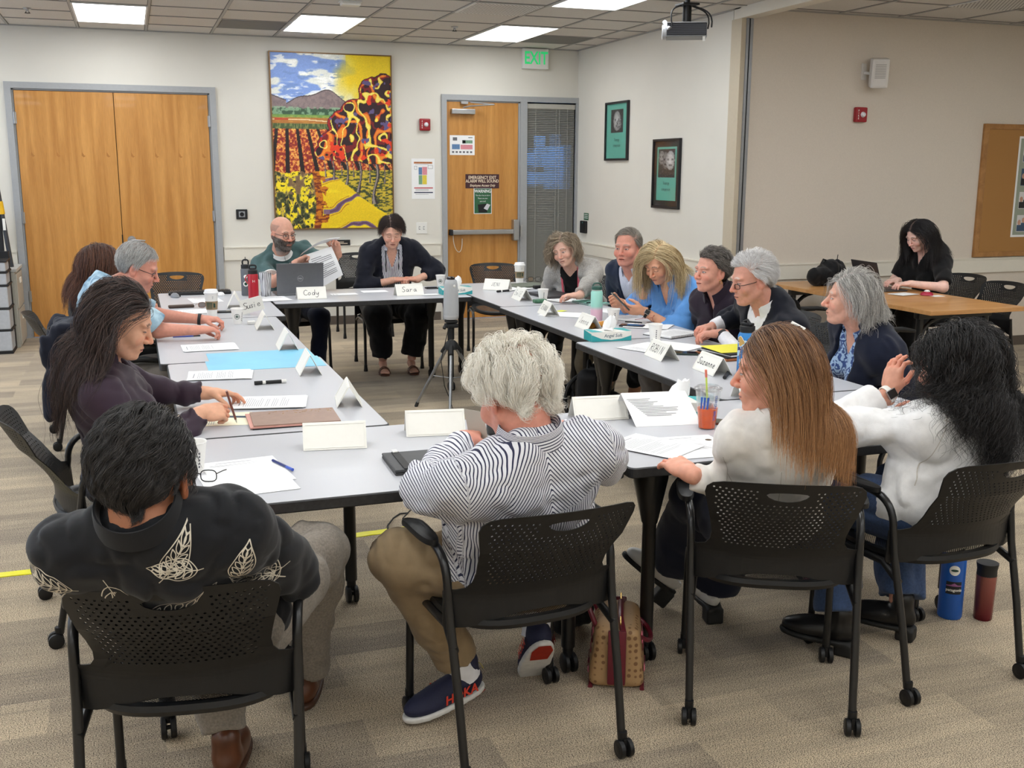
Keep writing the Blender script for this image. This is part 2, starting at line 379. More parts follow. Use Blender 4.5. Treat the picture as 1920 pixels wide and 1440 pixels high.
def sprinkler(cx, cy, label):
    o = empty('sprinkler', (cx, cy, ZC))
    MB().lathe([(.0, -.03), (.012, -.03), (.012, -.0), ], seg=12).build('stem', M_steel, o)
    MB().lathe([(.0, -.002), (.035, -.002), (.03, -.012), (.0, -.012)], seg=16).build('escutcheon', M_steel, o)
    MB().lathe([(0, -.045), (.024, -.045), (.024, -.042), (0, -.042)], seg=12).tube([(-.01, 0, -.03), (-.016, 0, -.045)], .003).tube([(.01, 0, -.03), (.016, 0, -.045)], .003).build('deflector', M_black, o)
    tag(o, label, 'sprinkler')
sprinkler(-.73, 10.35, 'small fire sprinkler head in the ceiling above the left wooden door'); sprinkler(3.03, 10.14, 'small fire sprinkler head between the vineyard painting light and the exit sign light')
o = empty('smoke_detector', (1.80, 9.0, ZC)); MB().box((-.08, -.05, -.035), (.08, .05, -.006), .012).build('housing', M_white, o); MB().box((-.09, -.06, -.008), (.09, .06, -.002)).build('base_plate', M_housing, o)
tag(o, 'white plastic box on the ceiling cut off by the top edge above the painting', 'detector')

# ---------------------------------------------------------------- wood doors
def wood(name, c1, c2, ns=1.6, st=(9, 9, .55)):
    m = mat(name, c1, 0.38, coat=0.15)
    N, L, b = nodes(m)
    tc = N.new('ShaderNodeTexCoord'); mp = N.new('ShaderNodeMapping'); mp.inputs['Scale'].default_value = st
    L.new(tc.outputs['Object'], mp.inputs[0])
    n = N.new('ShaderNodeTexNoise'); n.inputs['Scale'].default_value = ns; n.inputs['Detail'].default_value = 6; n.inputs['Distortion'].default_value = .6
    L.new(mp.outputs[0], n.inputs[0])
    r_ = N.new('ShaderNodeValToRGB'); e = r_.color_ramp.elements; e[0].position = .32; e[0].color = (*c1, 1); e[1].position = .68; e[1].color = (*c2, 1)
    L.new(n.outputs['Fac'], r_.inputs[0])
    mp2 = N.new('ShaderNodeMapping'); mp2.inputs['Scale'].default_value = tuple(s*12 for s in st); L.new(tc.outputs['Object'], mp2.inputs[0])
    n2 = N.new('ShaderNodeTexNoise'); n2.inputs['Scale'].default_value = ns; n2.inputs['Detail'].default_value = 3; L.new(mp2.outputs[0], n2.inputs[0])
    mr = N.new('ShaderNodeMapRange'); mr.inputs['From Min'].default_value = .3; mr.inputs['From Max'].default_value = .7; mr.inputs['To Min'].default_value = .9; mr.inputs['To Max'].default_value = 1.08
    L.new(n2.outputs['Fac'], mr.inputs['Value'])
    mx = N.new('ShaderNodeMix'); mx.data_type = 'RGBA'; mx.blend_type = 'MULTIPLY'; mx.inputs[0].default_value = 1
    L.new(r_.outputs[0], mx.inputs[6]); L.new(mr.outputs[0], mx.inputs[7]); L.new(mx.outputs[2], b.inputs['Base Color'])
    return m
M_door = wood('honey_maple_veneer', rgb(178, 120, 52), rgb(206, 148, 76))
M_fig = mat('veneer_figure', rgb(170, 112, 48), 0.4, noise=0.1, nscale=12)
M_dark = mat('door_gap_dark', rgb(30, 26, 22), 0.8, noise=0.02)

d1 = empty('door_1', (0, YB, 0)); d1['kind'] = 'structure'
f = MB().box((DX0-.06, -.03, 0), (DX0, W, DH+.06)).box((DX1, -.03, 0), (DX1+.06, W, DH+.06)).box((DX0, -.03, DH), (DX1, W, DH+.06))
f.box((DX0, .0, 0), (DX0+.018, W, DH)).box((DX1-.018, .0, 0), (DX1, W, DH)).box((DX0, 0, DH-.015), (DX1, W, DH)); f.build('door_frame', M_greypaint, d1)
MB().box((DX0, .06, 0), (DX1, .1, DH)).build('door_rebate', M_dark, d1)
def leaf(x0, x1, parent, y0=-.012, y1=.04, z1=DH-.02, name='door_leaf'):
    m = MB().box((x0, y0, .008), (x1, y1, z1), .002); return m.build(name, M_door, parent)
xm = (DX0+DX1)/2
lf1 = leaf(DX0+.022, xm-.003, d1); lf2 = leaf(xm+.003, DX1-.022, d1)
# pale bookmatched flame marks across the veneer
def flames(x0, x1, parent, z=1.82, n=4):
    m = MB()
    for k in range(n):
        cx = x0 + (x1-x0)*(k+.6)/n
        m.add([(cx-.002, -.0124, z+.02), (cx+.016, -.0124, z-.012), (cx+.03, -.0124, z-.018), (cx+.01, -.0124, z-.03), (cx-.008, -.0124, z-.015), (cx-.001, -.0124, z+.09)], [(0, 1, 2, 3, 4, 5)])
    m.build('veneer_figure', M_fig, parent)
flames(DX0, xm, lf1); flames(xm, DX1, lf2)
for hx, p_ in ((DX0+.01, lf1), (DX1-.01, lf2)):
    for hz in (.42, 1.2, 2.16):
        MB().tube([(hx, -.028, hz-.055), (hx, -.028, hz+.055)], .009).box((hx-.02, -.02, hz-.055), (hx+.02, -.01, hz+.055)).build('hinge', M_steel, p_)
h = MB(); h.tube([(-.01, -.012, .965), (-.01, -.02, .965)], .042, 20).tube([(-.01, -.02, .965), (-.01, -.05, .965)], [.03, .02], 16).tube(arc((-.01, -.055, .965), (.02, -.07, .965), (.12, -.06, .958)), [.013, .013, .012, .011, .010, .009, .008], 10)
h.build('lever_handle', M_steel, lf2)
MB().box((xm-.008, -.02, .93), (xm+.004, -.011, 1.02)).build('lock_edge', M_dark, lf2)

d2 = empty('door_2', (0, YB, 0)); d2['kind'] = 'structure'
f = MB().box((EX0-.055, -.03, 0), (EX0, W, 2.5)).box((EX1, -.03, 0), (WX0, W, 2.5)).box((EX0, -.03, 2.44), (EX1, W, 2.5))
f.box((EX1-.02, -.005, 0), (EX1+.001, W, 2.44)).box((EX0, -.005, 2.425), (EX1, W, 2.44)).build('door_frame', M_greypaint, d2)
lf3 = leaf(EX0+.006, EX1-.022, d2, .0, .05, 2.425)
c = MB().box((3.40, -.065, 2.29), (3.67, -.0, 2.345), .006).build('door_closer', M_steel, d2)
MB().tube([(3.53, -.06, 2.36), (3.60, -.10, 2.375), (3.84, -.22, 2.39)], .008).tube([(3.84, -.22, 2.39), (3.62, -.04, 2.42)], .008).box((3.51, -.05, 2.40), (3.59, -.01, 2.43)).build('closer_arm', M_steel, c)
bar = MB().box((3.40, -.075, .965), (4.16, -.01, 1.02), .01).build('push_bar', M_steel, d2)
MB().box((3.37, -.08, .96), (3.40, 0, 1.025), .006).build('end_cap', M_black, bar)
MB().box((4.12, -.09, .89), (4.185, 0, 1.13), .012).build('latch_case', M_steel, bar)
MB().tube(bez((3.41, -.04, .96), (3.40, -.06, .78), (3.52, -.05, .66), (3.52, -.03, .92)), .004).build('alarm_wire', mat('white_wire', rgb(210, 205, 190), .5), bar)
MB().box((4.22, -.04, .93), (4.245, -.02, 1.06)).build('strike_plate', M_steel, d2)

# window beside the exit door with lowered blinds
w1 = empty('window_1', (0, YB, 0)); w1['kind'] = 'structure'
f = MB().box((WX1, -.03, 0), (XR-.001, W, 2.5)).box((WX0, -.03, 2.44), (WX1, W, 2.5)).box((WX0, -.03, 0), (WX1, W, .12)); f.build('window_frame', M_greypaint, w1)
MB().box((WX0, .09, .12), (WX1, .094, 2.44)).build('window_pane', mat('window_glass', (.9, .95, 1), .02, trans=1.0, alpha=.3), w1)
M_slat = mat('blind_slat', rgb(150, 148, 140), 0.45, 0.1, noise=0.03)
M_blind = mat('blind_headrail', rgb(176, 173, 164), 0.5, noise=0.02)
bl = MB().box((WX0+.005, -.01, 2.37), (WX1-.005, .03, 2.425), .004).build('blind_headrail', M_blind, w1)
m = MB(); z = 2.365
while z > .14:
    m.add([(WX0+.008, -.004, z-.008), (WX1-.012, -.004, z-.008), (WX1-.012, .012, z+.0095), (WX0+.008, .012, z+.0095)], [(0, 1, 2, 3)])
    m.add([(WX0+.008, -.004, z-.009), (WX1-.012, -.004, z-.009), (WX1-.012, .012, z+.0085), (WX0+.008, .012, z+.0085)], [(3, 2, 1, 0)])
    z -= .0195
m.build('blind_slats', M_slat, w1)
m = MB()
for cx in (4.41, 4.66, 4.70, 4.80): m.tube([(cx, -.008, 2.37), (cx, -.008, .9 if cx in (4.70,) else .14)], .0022, 5)
m.build('blind_cords', M_blind, w1)
# outside: a dark wall; glowing blue boxes imitate reflections in the window glass
M_out = mat('dark_courtyard', rgb(52, 54, 50), .9, noise=.2, nscale=4)
M_refl = mat('blue_glass_reflection', (0, 0, 0), .9, emit=rgb(80, 150, 235), estr=7, noise=.01)
m = MB().use(M_out).box((3.0, YB+1.6, 0), (6.5, YB+1.7, 3.2))
m.use(M_refl)
for (x0, x1, z0, z1) in ((5.0, 5.14, 1.72, 2.12), (4.72, 5.14, 1.50, 1.66), (5.14, 5.4, 1.45, 2.0), (4.9, 5.2, 1.74, 1.9)):
    m.box((x0, YB+1.55, z0), (x1, YB+1.6, z1))
struct('exterior_1', m, M_out)

# ================================================================== things on the walls
def wallM(x, z, y=YB): return frame((x, y, z), (1, 0, 0), (0, 0, 1))       # local x right, y up, z towards the room
def ppoly(m, M, pts, z): return m.add([M @ Vector((a, b, z)) for a, b in pts], [tuple(range(len(pts)))])
def prect(m, M, x0, y0, x1, y1, z): return ppoly(m, M, [(x0, y0), (x1, y0), (x1, y1), (x0, y1)], z)

# exit sign
ex = empty('exit_sign', (4.385, YB-.02, 2.915))
MB().box((-.155, -.045, -.115), (.155, .02, .105), .012).build('housing', M_white, ex)
M_exit = mat('lit_green_letter', rgb(40, 180, 100), .5, emit=rgb(40, 190, 110), estr=.7, noise=.01)
m = MB(); Mx = frame((0, -.0455, -.004), (1, 0, 0), (0, 0, 1))
lettering(m, 'EXIT', .19, frame((-.0, -.0458, -.004), (1, 0, 0), (0, 0, 1)), bold=.004, sx=.72); m.build('lettering', M_exit, ex)
tag(ex, 'white exit sign with glowing green letters under the ceiling', 'exit sign')

# fire alarms
M_red = mat('alarm_red', rgb(150, 16, 30), .35, noise=.03)
def alarm(M, label):
    o = empty('fire_alarm'); o.matrix_world = M
    m = MB().box((-.06, -.065, 0), (.06, .065, .045), .012); m.build('housing', M_red, o)
    MB().lathe([(.0, .07), (.018, .062), (.026, .045), (.026, .04)], c=(.012, 0, 0), seg=10).build('strobe_lens', mat('strobe_plastic', rgb(225, 225, 230), .15, noise=.3, nscale=90), o)
    t = MB(); lettering(t, 'F\nI\nR\nE', .022, frame((-.035, 0, .0455), (1, 0, 0), (0, 1, 0)), bold=.0006); t.build('lettering', M_white, o)
    tag(o, label, 'fire alarm'); return o
alarm(wallM(3.10, 2.17), 'red fire alarm strobe on the back wall between painting and exit door')
alarm(wallM(6.165, 2.18, YB2), 'red fire alarm strobe on the right wall below the white speaker')

# paper notices
def notice(name, M, w, h, label, draw, thick=.0015, cat='notice'):
    o = empty(name); o.matrix_world = M
    MB().box((-w/2, -h/2, 0), (w/2, h/2, thick)).build('sheet', M_paper, o)
    m = MB(); draw(m, thick+.0006); m.build('print', M_print, o)
    tag(o, label, cat); return o
I4 = Matrix.Identity(4)
C = lambda n, r_, g_, b_: mat(n, rgb(r_, g_, b_), .7, noise=.12, nscale=200)
P_pink, P_blue, P_green, P_yel, P_brown, P_redp, P_navy, P_teal = C('print_pink', 216, 140, 150), C('print_blue', 92, 128, 170), C('print_green', 120, 160, 130), C('print_yellow', 222, 200, 70), C('print_orange', 190, 120, 70), C('print_red', 190, 50, 55), C('print_navy', 40, 50, 80), C('print_teal', 70, 150, 140)
def d_plan(m, z):
    m.use(P_brown); prect(m, I4, -.105, .165, .105, .185, z)
    m.use(P_blue); prect(m, I4, -.052, .045, -.012, .125, z)
    m.use(P_pink); prect(m, I4, -.01, .045, .045, .13, z)
    m.use(P_green); prect(m, I4, -.052, -.06, -.012, .04, z)
    m.use(P_yel); prect(m, I4, -.01, -.06, .04, .04, z)
    m.use(P_redp); prect(m, I4, -.105, -.105, .11, -.094, z); m.use(P_navy); prect(m, I4, -.105, -.155, .11, -.143, z)
    m.use(M_print)
    for (a, b, c_, d) in ((-.1, .1, -.07, .14), (.055, .11, .11, .15)):
        for q in ((a, b, c_, b+.003), (a, d-.003, c_, d), (a, b, a+.003, d), (c_-.003, b, c_, d)): prect(m, I4, q[0], q[1], q[2], q[3], z)
    for yy in (.155, -.118, -.128, -.17): prect(m, I4, -.09, yy, .06, yy+.003, z)
    m.use(M_ink); lettering(m, 'EVACUATION PLAN', .02, frame((0, .175, z+.0003), (1, 0, 0), (0, 1, 0)))
notice('evacuation_plan', wallM(3.08, 1.585, YB-.001), .265, .44, 'white evacuation plan poster on the back wall left of the exit door', d_plan)
def d_map(m, z):
    for (mt, a, b, c_, d) in ((P_green, .0, .02, .12, .055), (P_blue, -.12, -.045, -.03, .01), (P_pink, -.02, -.045, .12, .005), (P_teal, .0, .02, .04, .055)):
        m.use(mt); prect(m, I4, a, b, c_, d, z)
    m.use(M_print); prect(m, I4, -.11, .05, -.06, .085, z); prect(m, I4, .07, .08, .12, .088, z)
    for k in range(6): prect(m, I4, -.12+k*.042, -.085, -.095+k*.042, -.065, z)
    for k in range(5): prect(m, I4, .01+k*.024, .02, .013+k*.024, .055, z+.0002)
notice('site_map', wallM(3.535, 1.955, YB-.0005), .29, .215, 'coloured site map sheet taped on the upper part of the exit door', d_map)
M_maroon = mat('maroon_plastic', rgb(66, 34, 40), .5, noise=.03)
o = empty('door_sign'); o.matrix_world = wallM(3.77, 1.56, YB-.0005)
MB().box((-.2, -.078, 0), (.2, .078, .004)).build('plate', M_maroon, o)
M_creamink = mat('cream_print', rgb(232, 214, 190), .6, noise=.02)
t = MB(); lettering(t, 'EMERGENCY EXIT', .048, frame((0, .04, .0045), (1, 0, 0), (0, 1, 0)), bold=.001, sx=.86); lettering(t, 'ALARM WILL SOUND', .048, frame((0, 0, .0045), (1, 0, 0), (0, 1, 0)), bold=.001, sx=.86)
lettering(t, 'Employee Access Only', .036, frame((0, -.048, .0045), (1, 0, 0), (0, 1, 0)), shear=.3, bold=.0007, sx=.9); t.build('lettering', M_creamink, o)
tag(o, 'maroon emergency exit sign with cream lettering on the exit door', 'sign')
M_sgreen = mat('sign_green', rgb(44, 96, 62), .5, noise=.05)
o = empty('warning_poster'); o.matrix_world = wallM(3.775, 1.34, YB-.0005)
MB().box((-.107, -.145, 0), (.107, .145, .002)).build('border', M_paper, o)
MB().box((-.1, -.138, .002), (.1, .138, .003)).build('poster_face', M_sgreen, o)
t = MB(); lettering(t, 'WARNING', .052, frame((0, .108, .0035), (1, 0, 0), (0, 1, 0)), bold=.001, sx=.78)
for k, s_ in enumerate(('This door has an alarm', 'Please use your', 'pass card')): lettering(t, s_, .022, frame((0, .062-k*.033, .0035), (1, 0, 0), (0, 1, 0)), sx=.85)
t.build('lettering', M_paper, o)
t = MB().use(M_black); ppoly(t, I4, [(-.06, -.04), (-.05, -.13), (.05, -.13), (.06, -.03)], .0035); t.use(mat('pale_print', rgb(205, 205, 210), .6, noise=.02)); ppoly(t, I4, [(.01, -.085), (.05, -.03), (.09, -.045), (.055, -.105)], .0038); t.build('card_picture', M_black, o)
tag(o, 'green warning poster below the maroon sign on the exit door', 'poster')

# switches, thermostat and small plates
def plate(name, M, w, h, label, cat, extra=None):
    o = empty(name); o.matrix_world = M; MB().box((-w/2, -h/2, 0), (w/2, h/2, .006), .002).build('plate', M_white, o)
    if extra: extra(o)
    tag(o, label, cat); return o
def x_sw(o):
    for sx in (-.025, .025): MB().box((sx-.005, -.012, .005), (sx+.005, .012, .016), .002).build('toggle', M_white, o)
    m = MB().use(M_print)
    for sx in (-.025, .025): m.box((sx-.008, -.018, .0055), (sx+.008, .018, .0066))
    m.build('slot', M_print, o)
plate('light_switch', wallM(3.055, 1.045), .125, .125, 'white double light switch left of the exit door', 'light switch', x_sw)
def x_out(o):
    m = MB()
    for sz in (-.025, .025): m.box((-.016, sz-.014, .0055), (.016, sz+.014, .008), .003); 
    m.build('socket', mat('socket_ivory', rgb(200, 198, 192), .5), o)
    m = MB()
    for sz in (-.025, .025): m.box((-.008, sz-.006, .0078), (-.005, sz+.006, .0085)).box((.005, sz-.006, .0078), (.008, sz+.006, .0085))
    m.build('slot', M_black, o)
plate('wall_outlet', wallM(2.17, .445), .075, .12, 'white wall outlet low between the two people at the back table', 'outlet', x_out)
o = empty('wall_sensor'); o.matrix_world = wallM(1.10, 1.215)
MB().box((-.058, -.052, 0), (.058, .052, .02), .008).build('housing', M_black, o)
MB().box((-.032, -.03, .019), (.032, .03, .024), .004).build('face', mat('grey_face', rgb(150, 152, 156), .4), o); MB().lathe([(.0, .03), (.014, .03), (.016, .024)], seg=16).lathe([(.022, .0245), (.022, .027), (.018, .027), (.018, .0245)], seg=16).build('button', M_black, o)
tag(o, 'small black square wall sensor right of the double doors', 'wall sensor')
o = empty('art_plaque'); o.matrix_world = wallM(2.14, .90, YB-.02); MB().box((-.1, -.03, 0), (.1, .03, .01)).build('plate', M_black, o)
t = MB(); prect(t, I4, -.06, .004, .03, .010, .0105); prect(t, I4, -.07, -.012, .07, -.006, .0105); t.build('lettering', M_creamink, o); tag(o, 'small black title plaque on the chair rail below the painting', 'plaque')
def sideM(y, z): return frame((XR, y, z), (0, -1, 0), (0, 0, 1))
o = empty('card_reader'); o.matrix_world = sideM(11.30, 1.045); MB().box((-.08, -.07, 0), (.08, .07, .03), .01).build('housing', M_black, o); MB().box((-.01, .045, .03), (.01, .055, .031)).build('indicator', P_teal, o); tag(o, 'black card reader on the side wall beside the window', 'card reader')
o = empty('wall_label'); o.matrix_world = sideM(11.26, 1.165); MB().box((-.065, -.04, 0), (.065, .04, .002)).build('plate', M_sgreen, o); t = MB(); [prect(t, I4, -.05, .02-k*.02, .05, .027-k*.02, .0026) for k in range(3)]; t.build('lettering', M_paper, o); tag(o, 'small green label above the black card reader', 'label')

# framed teal posters
M_frameb = mat('black_metal_frame', rgb(44, 44, 48), .35, .4, noise=.05); M_tealp = mat('teal_poster_paper', rgb(98, 176, 158), .6, noise=.03, nscale=10); M_mb = mat('brown_black_mat', rgb(40, 30, 30), .5, noise=.05)
def bwphoto(m, M, w, h, z, seed, faces):
    """grainy black-and-white portrait as a coarse tone grid"""
    rg = np.random.default_rng(seed); nx, ny = 22, 30
    tones = [mat('photo_tone_%d' % k, rgb(*(int(24+k*25),)*3), .6, noise=.05) for k in range(9)]
    for i in range(nx):
        for j in range(ny):
            u, v = (i+.5)/nx, (j+.5)/ny; t = .12 + .12*rg.random()
            for (cx, cy, rx, ry, br) in faces:
                d = ((u-cx)/rx)**2 + ((v-cy)/ry)**2
                if d < 1:
                    t = br*(1-.35*d) + .08*rg.random()
                    if abs(v-cy-.12*ry) < .10*ry and .25 < abs(u-cx)/rx < .65: t -= .35
                    if abs(v-cy+.45*ry) < .09*ry and abs(u-cx)/rx < .35: t -= .35
            m.use(tones[max(0, min(8, int(t*9)))]); prect(m, M, (u-.5)*w-w/nx/2, (v-.5)*h-h/ny/2, (u-.5)*w+w/nx/2, (v-.5)*h+h/ny/2, z)
def poster(y, z, w, h, mat_w, label, faces, seed, ph, py, pw, tscale):
    o = empty('framed_poster'); o.matrix_world = sideM(y, z)
    m = MB(); t = .022
    m.box((-w/2, -h/2, 0), (-w/2+t, h/2, .03), .002).box((w/2-t, -h/2, 0), (w/2, h/2, .03), .002).box((-w/2+t, -h/2, 0), (w/2-t, -h/2+t, .03), .002).box((-w/2+t, h/2-t, 0), (w/2-t, h/2, .03), .002); m.build('frame', M_frameb, o)
    if mat_w: MB().box((-w/2+t, -h/2+t, .002), (w/2-t, h/2-t, .010)).build('mat_board', M_mb, o)
    pwid, phei = w-2*t-2*mat_w, h-2*t-2*mat_w
    pz = .011; MB().box((-pwid/2, -phei/2, .002), (pwid/2, phei/2, pz)).build('poster_sheet', M_tealp, o)
    m = MB(); bwphoto(m, Matrix.Translation((0, py, 0)), pw, ph, pz+.001, seed, faces); m.build('portrait_photo', M_ink, o)
    m = MB().use(M_ink); lettering(m, 'The best age', .05*tscale, frame((0, -.10*tscale, pz+.001), (1, 0, 0), (0, 1, 0)), sx=.55); lettering(m, 'is the age you are', .05*tscale, frame((0, -.165*tscale, pz+.001), (1, 0, 0), (0, 1, 0)), sx=.55); m.build('lettering', M_ink, o)
    MB().box((-w/2+t, -h/2+t, .022), (w/2-t, h/2-t, .0235)).build('glazing', mat('picture_glass', (1, 1, 1), .05, trans=1, alpha=.12), o)
    tag(o, label, 'picture')
poster(10.465, 2.095, .56, .61, .0, 'black-framed teal poster with a portrait, nearer the corner', [(.5, .5, .3, .42, .75), (.65, .35, .2, .2, .6)], 3, .24, .105, .30, .9)
poster(9.32, 1.655, .55, .665, .055, 'black-framed teal poster with dark mat, nearer the partition channel', [(.2, .7, .18, .25, .6), (.45, .6, .2, .3, .5), (.72, .6, .26, .34, .85)], 5, .27, .10, .34, .9)

# white speaker on the front-right wall
o = empty('wall_speaker', (6.28, YB2, 2.55), 0)
M_spk = mat('speaker_white', rgb(212, 208, 202), .5, noise=.02)
sp = MB(); Ms = Matrix.Rotation(-.5, 4, 'Z') @ Matrix.Rotation(.18, 4, 'X')
sp.box((-.075, -.17, -.125), (.075, -.03, .125), .02, M=Matrix.Translation((.02, -.04, 0)) @ Ms); sp.build('cabinet', M_spk, o)
m = MB(); MM = Matrix.Translation((.02, -.04, 0)) @ Ms
for k in range(9): m.box((-.045, -.1725, -.04+k*.014), (.045, -.1705, -.033+k*.014), M=MM)
m.build('grille_slots', mat('grille_shadow', rgb(170, 166, 160), .6), o)
MB().box((-.12, -.012, -.07), (-.07, 0, .07), .004).tube([(-.095, -.01, -.01), (-.06, -.07, -.02), (-.02, -.09, -.01)], .014).build('wall_bracket', M_spk, o)
tag(o, 'small white loudspeaker on a bracket high on the right wall', 'speaker')

# corkboard with a poster
M_oak = wood('oak_frame', rgb(150, 102, 50), rgb(176, 126, 70), 3, (4, 4, 4)); M_cork = mat('cork', rgb(168, 122, 68), .9, noise=.12, nscale=500, bump=.3, bscale=500)
o = empty('cork_board', (0, YB2, 0)); bx0, bx1, bz0, bz1 = 7.57, 9.2, .885, 2.13
MB().box((bx0+.04, -.02, bz0+.04), (bx1-.04, 0, bz1-.04)).build('cork_panel', M_cork, o)
MB().box((bx0, -.03, bz0), (bx0+.055, 0, bz1), .006).box((bx1-.055, -.03, bz0), (bx1, 0, bz1), .006).box((bx0+.05, -.03, bz0), (bx1-.05, 0, bz0+.05), .006).box((bx0+.05, -.03, bz1-.05), (bx1-.05, 0, bz1), .006).build('frame', M_oak, o)
tag(o, 'oak-framed cork board on the right wall at the picture edge', 'cork board')
o = empty('photo_poster'); o.matrix_world = frame((8.0, YB2-.022, 1.07), (1, 0, 0), (0, 0, 1))
MB().box((0, 0, 0), (.62, .95, .002)).build('sheet', M_paper, o)
m = MB().use(mat('sage_print', rgb(150, 158, 142), .7, noise=.03)); prect(m, I4, .02, .02, .6, .93, .0025); m.build('printed_ground', M_print, o)
skin_p = mat('printed_skin', rgb(196, 150, 128), .7, noise=.1); blue_p = mat('printed_blue', rgb(60, 84, 110), .7, noise=.1); wht_p = mat('printed_white', rgb(215, 215, 215), .7, noise=.05)
for k in range(4):
    y0 = .05+k*.22; m = MB(); m.use([wht_p, wht_p, blue_p, wht_p][k]); prect(m, I4, .06, y0, .22, y0+.16, .003)
    for q in range(3):
        cx, cy = .09+q*.05, y0+.09+.02*(q % 2); ring = [(cx+.02*math.cos(a*PI/5), cy+.026*math.sin(a*PI/5)) for a in range(10)]
        m.use(skin_p); ppoly(m, I4, ring, .0034); m.use([blue_p, M_ink, M_ink, blue_p][k]); prect(m, I4, cx-.026, y0+.005, cx+.026, cy-.024, .0032)
    m.build('printed_photo', wht_p, o)
tag(o, 'tall pale poster of small photographs pinned on the cork board', 'poster')
# ================================================================== chairs
def _chair_back():
    """perforated plastic shell with a grip slot: outline and holes triangulated flat, then curved and given thickness"""
    def halfw(t):
        return 0.19 + 0.045*min(1, max(0, (t-.15)/.22))**0.8
    out = []
    # right side from the bottom middle upwards, mirrored later
    R_ = [(0, .045), (.06, .043), (.12, .028), (.17, .010), (.21, .0), (.262, -.004), (.266, .004), (.266, .112), (.262, .118), (.235, .12), (.212, .128), (.200, .148), (.197, .18), (.203, .22), (.212, .27), (.222, .315), (.228, .345), (.224, .368), (.208, .385), (.18, .394), (.12, .400), (.06, .403), (0, .404)]
    out = R_ + [(-x, y) for x, y in R_[::-1][1:-1]]
    verts = [Vector(p) for p in out]; n0 = len(verts); loops = [list(range(n0))]
    slot = [(.0, .372), (.03, .371), (.052, .368), (.060, .362), (.052, .352), (.035, .343), (.015, .339), (0, .338)]
    sl = slot + [(-x, y) for x, y in slot[::-1][1:-1]]
    k = len(verts); verts += [Vector(p) for p in sl]; loops.append(list(range(k, k+len(sl))))
    j = 0; t = .145
    while t < .375:
        i = 0; s0 = .0085 if j % 2 else 0.0
        s = s0
        while s < halfw(t)-.028:
            for sg in ((1, -1) if s > 0 else (1,)):
                c = (s*sg, t + .02*(s/.2)**2*0)
                if abs(c[0]) < .078 and c[1] > .322: continue
                k = len(verts); r = .0036
                verts += [Vector((c[0]+r*math.cos(a*PI/3+.5), c[1]+r*math.sin(a*PI/3+.5))) for a in range(6)]; loops.append(list(range(k, k+6)))
            s += .017
        t += .0125; j += 1
    # inner guide points so the shell can bend
    for a in range(-12, 13):
        for b_ in range(1, 11):
            p = (a*.0205, b_*.0115)
            if abs(p[0]) < .255 and p[1] > .012+.035*max(0, 1-(abs(p[0])/.2)): verts.append(Vector(p))
    edges = [(l[i], l[(i+1) % len(l)]) for l in loops for i in range(len(l))]
    v2, e2, f2, *_ = delaunay_2d_cdt(verts, edges, [], 0, 1e-6)
    def inpoly(p, poly):
        c = False; n = len(poly)
        for i in range(n):
            a, b_ = poly[i], poly[(i+1) % n]
            if (a[1] > p[1]) != (b_[1] > p[1]) and p[0] < (b_[0]-a[0])*(p[1]-a[1])/(b_[1]-a[1])+a[0]: c = not c
        return c
    holes = [[verts[i] for i in l] for l in loops[1:]]
    keep = []
    for f in f2:
        c = sum((v2[i] for i in f), Vector((0, 0)))/len(f)
        if not inpoly(c, out): continue
        if inpoly(c, sl): continue
        if any(abs(c.x-h[0].x) < .009 and abs(c.y-h[0].y) < .009 and inpoly(c, h) for h in holes[1:]): continue
        if len(f) == 3:
            (ax, ay), (bx, by), (cx, cy) = v2[f[0]], v2[f[1]], v2[f[2]]
            if (bx-ax)*(cy-ay)-(by-ay)*(cx-ax) < 0: f = f[::-1]
        keep.append(tuple(f))
    def P(p, off):
        s, t = p; up = min(1, max(0, (t-.1)/.1))
        y = -.232 + (.072*(s/.25)**2) - .48*max(0, t-.07)*min(1, max(0, (t-.07)/.2)) - .05*max(0, t-.1) + .012*(1-up)
        return Vector((s, y+off, .442+t*.94))
    vs = [P(v, .0022) for v in v2] + [P(v, -.0022) for v in v2]; n = len(v2)
    fs = [tuple(reversed(f)) for f in keep] + [tuple(i+n for i in f) for f in keep]
    cnt = {}
    for f in keep:
        for a, b_ in zip(f, f[1:]+f[:1]): cnt[(a, b_)] = 1
    for (a, b_) in cnt:
        if (b_, a) not in cnt: fs.append((a, b_, b_+n, a+n))
    return vs, fs
_cb = _chair_back()
M_net = mat('seat_netting', rgb(20, 20, 21), .6, noise=.05)
def _net():
    N, L, b = nodes(M_net); tc = N.new('ShaderNodeTexCoord')
    mp = N.new('ShaderNodeMapping'); mp.inputs['Scale'].default_value = (170, 170, 170); mp.inputs['Rotation'].default_value = (0, 0, .78); L.new(tc.outputs['Object'], mp.inputs[0])
    v = N.new('ShaderNodeTexVoronoi'); v.voronoi_dimensions = '2D'; v.inputs['Randomness'].default_value = 0; v.inputs['Scale'].default_value = 1; L.new(mp.outputs[0], v.inputs[0])
    gt = N.new('ShaderNodeMath'); gt.operation = 'GREATER_THAN'; gt.inputs[1].default_value = .30; L.new(v.outputs['Distance'], gt.inputs[0]); L.new(gt.outputs[0], b.inputs['Alpha'])
_net()
def superpts(a, b_, n=40, e=2.8, cy=0):
    r_ = []
    for k in range(n):
        t = 2*PI*k/n; c, s = math.cos(t), math.sin(t)
        r_.append((a*abs(c)**(2/e)*(1 if c >= 0 else -1), cy+b_*abs(s)**(2/e)*(1 if s >= 0 else -1)))
    return r_
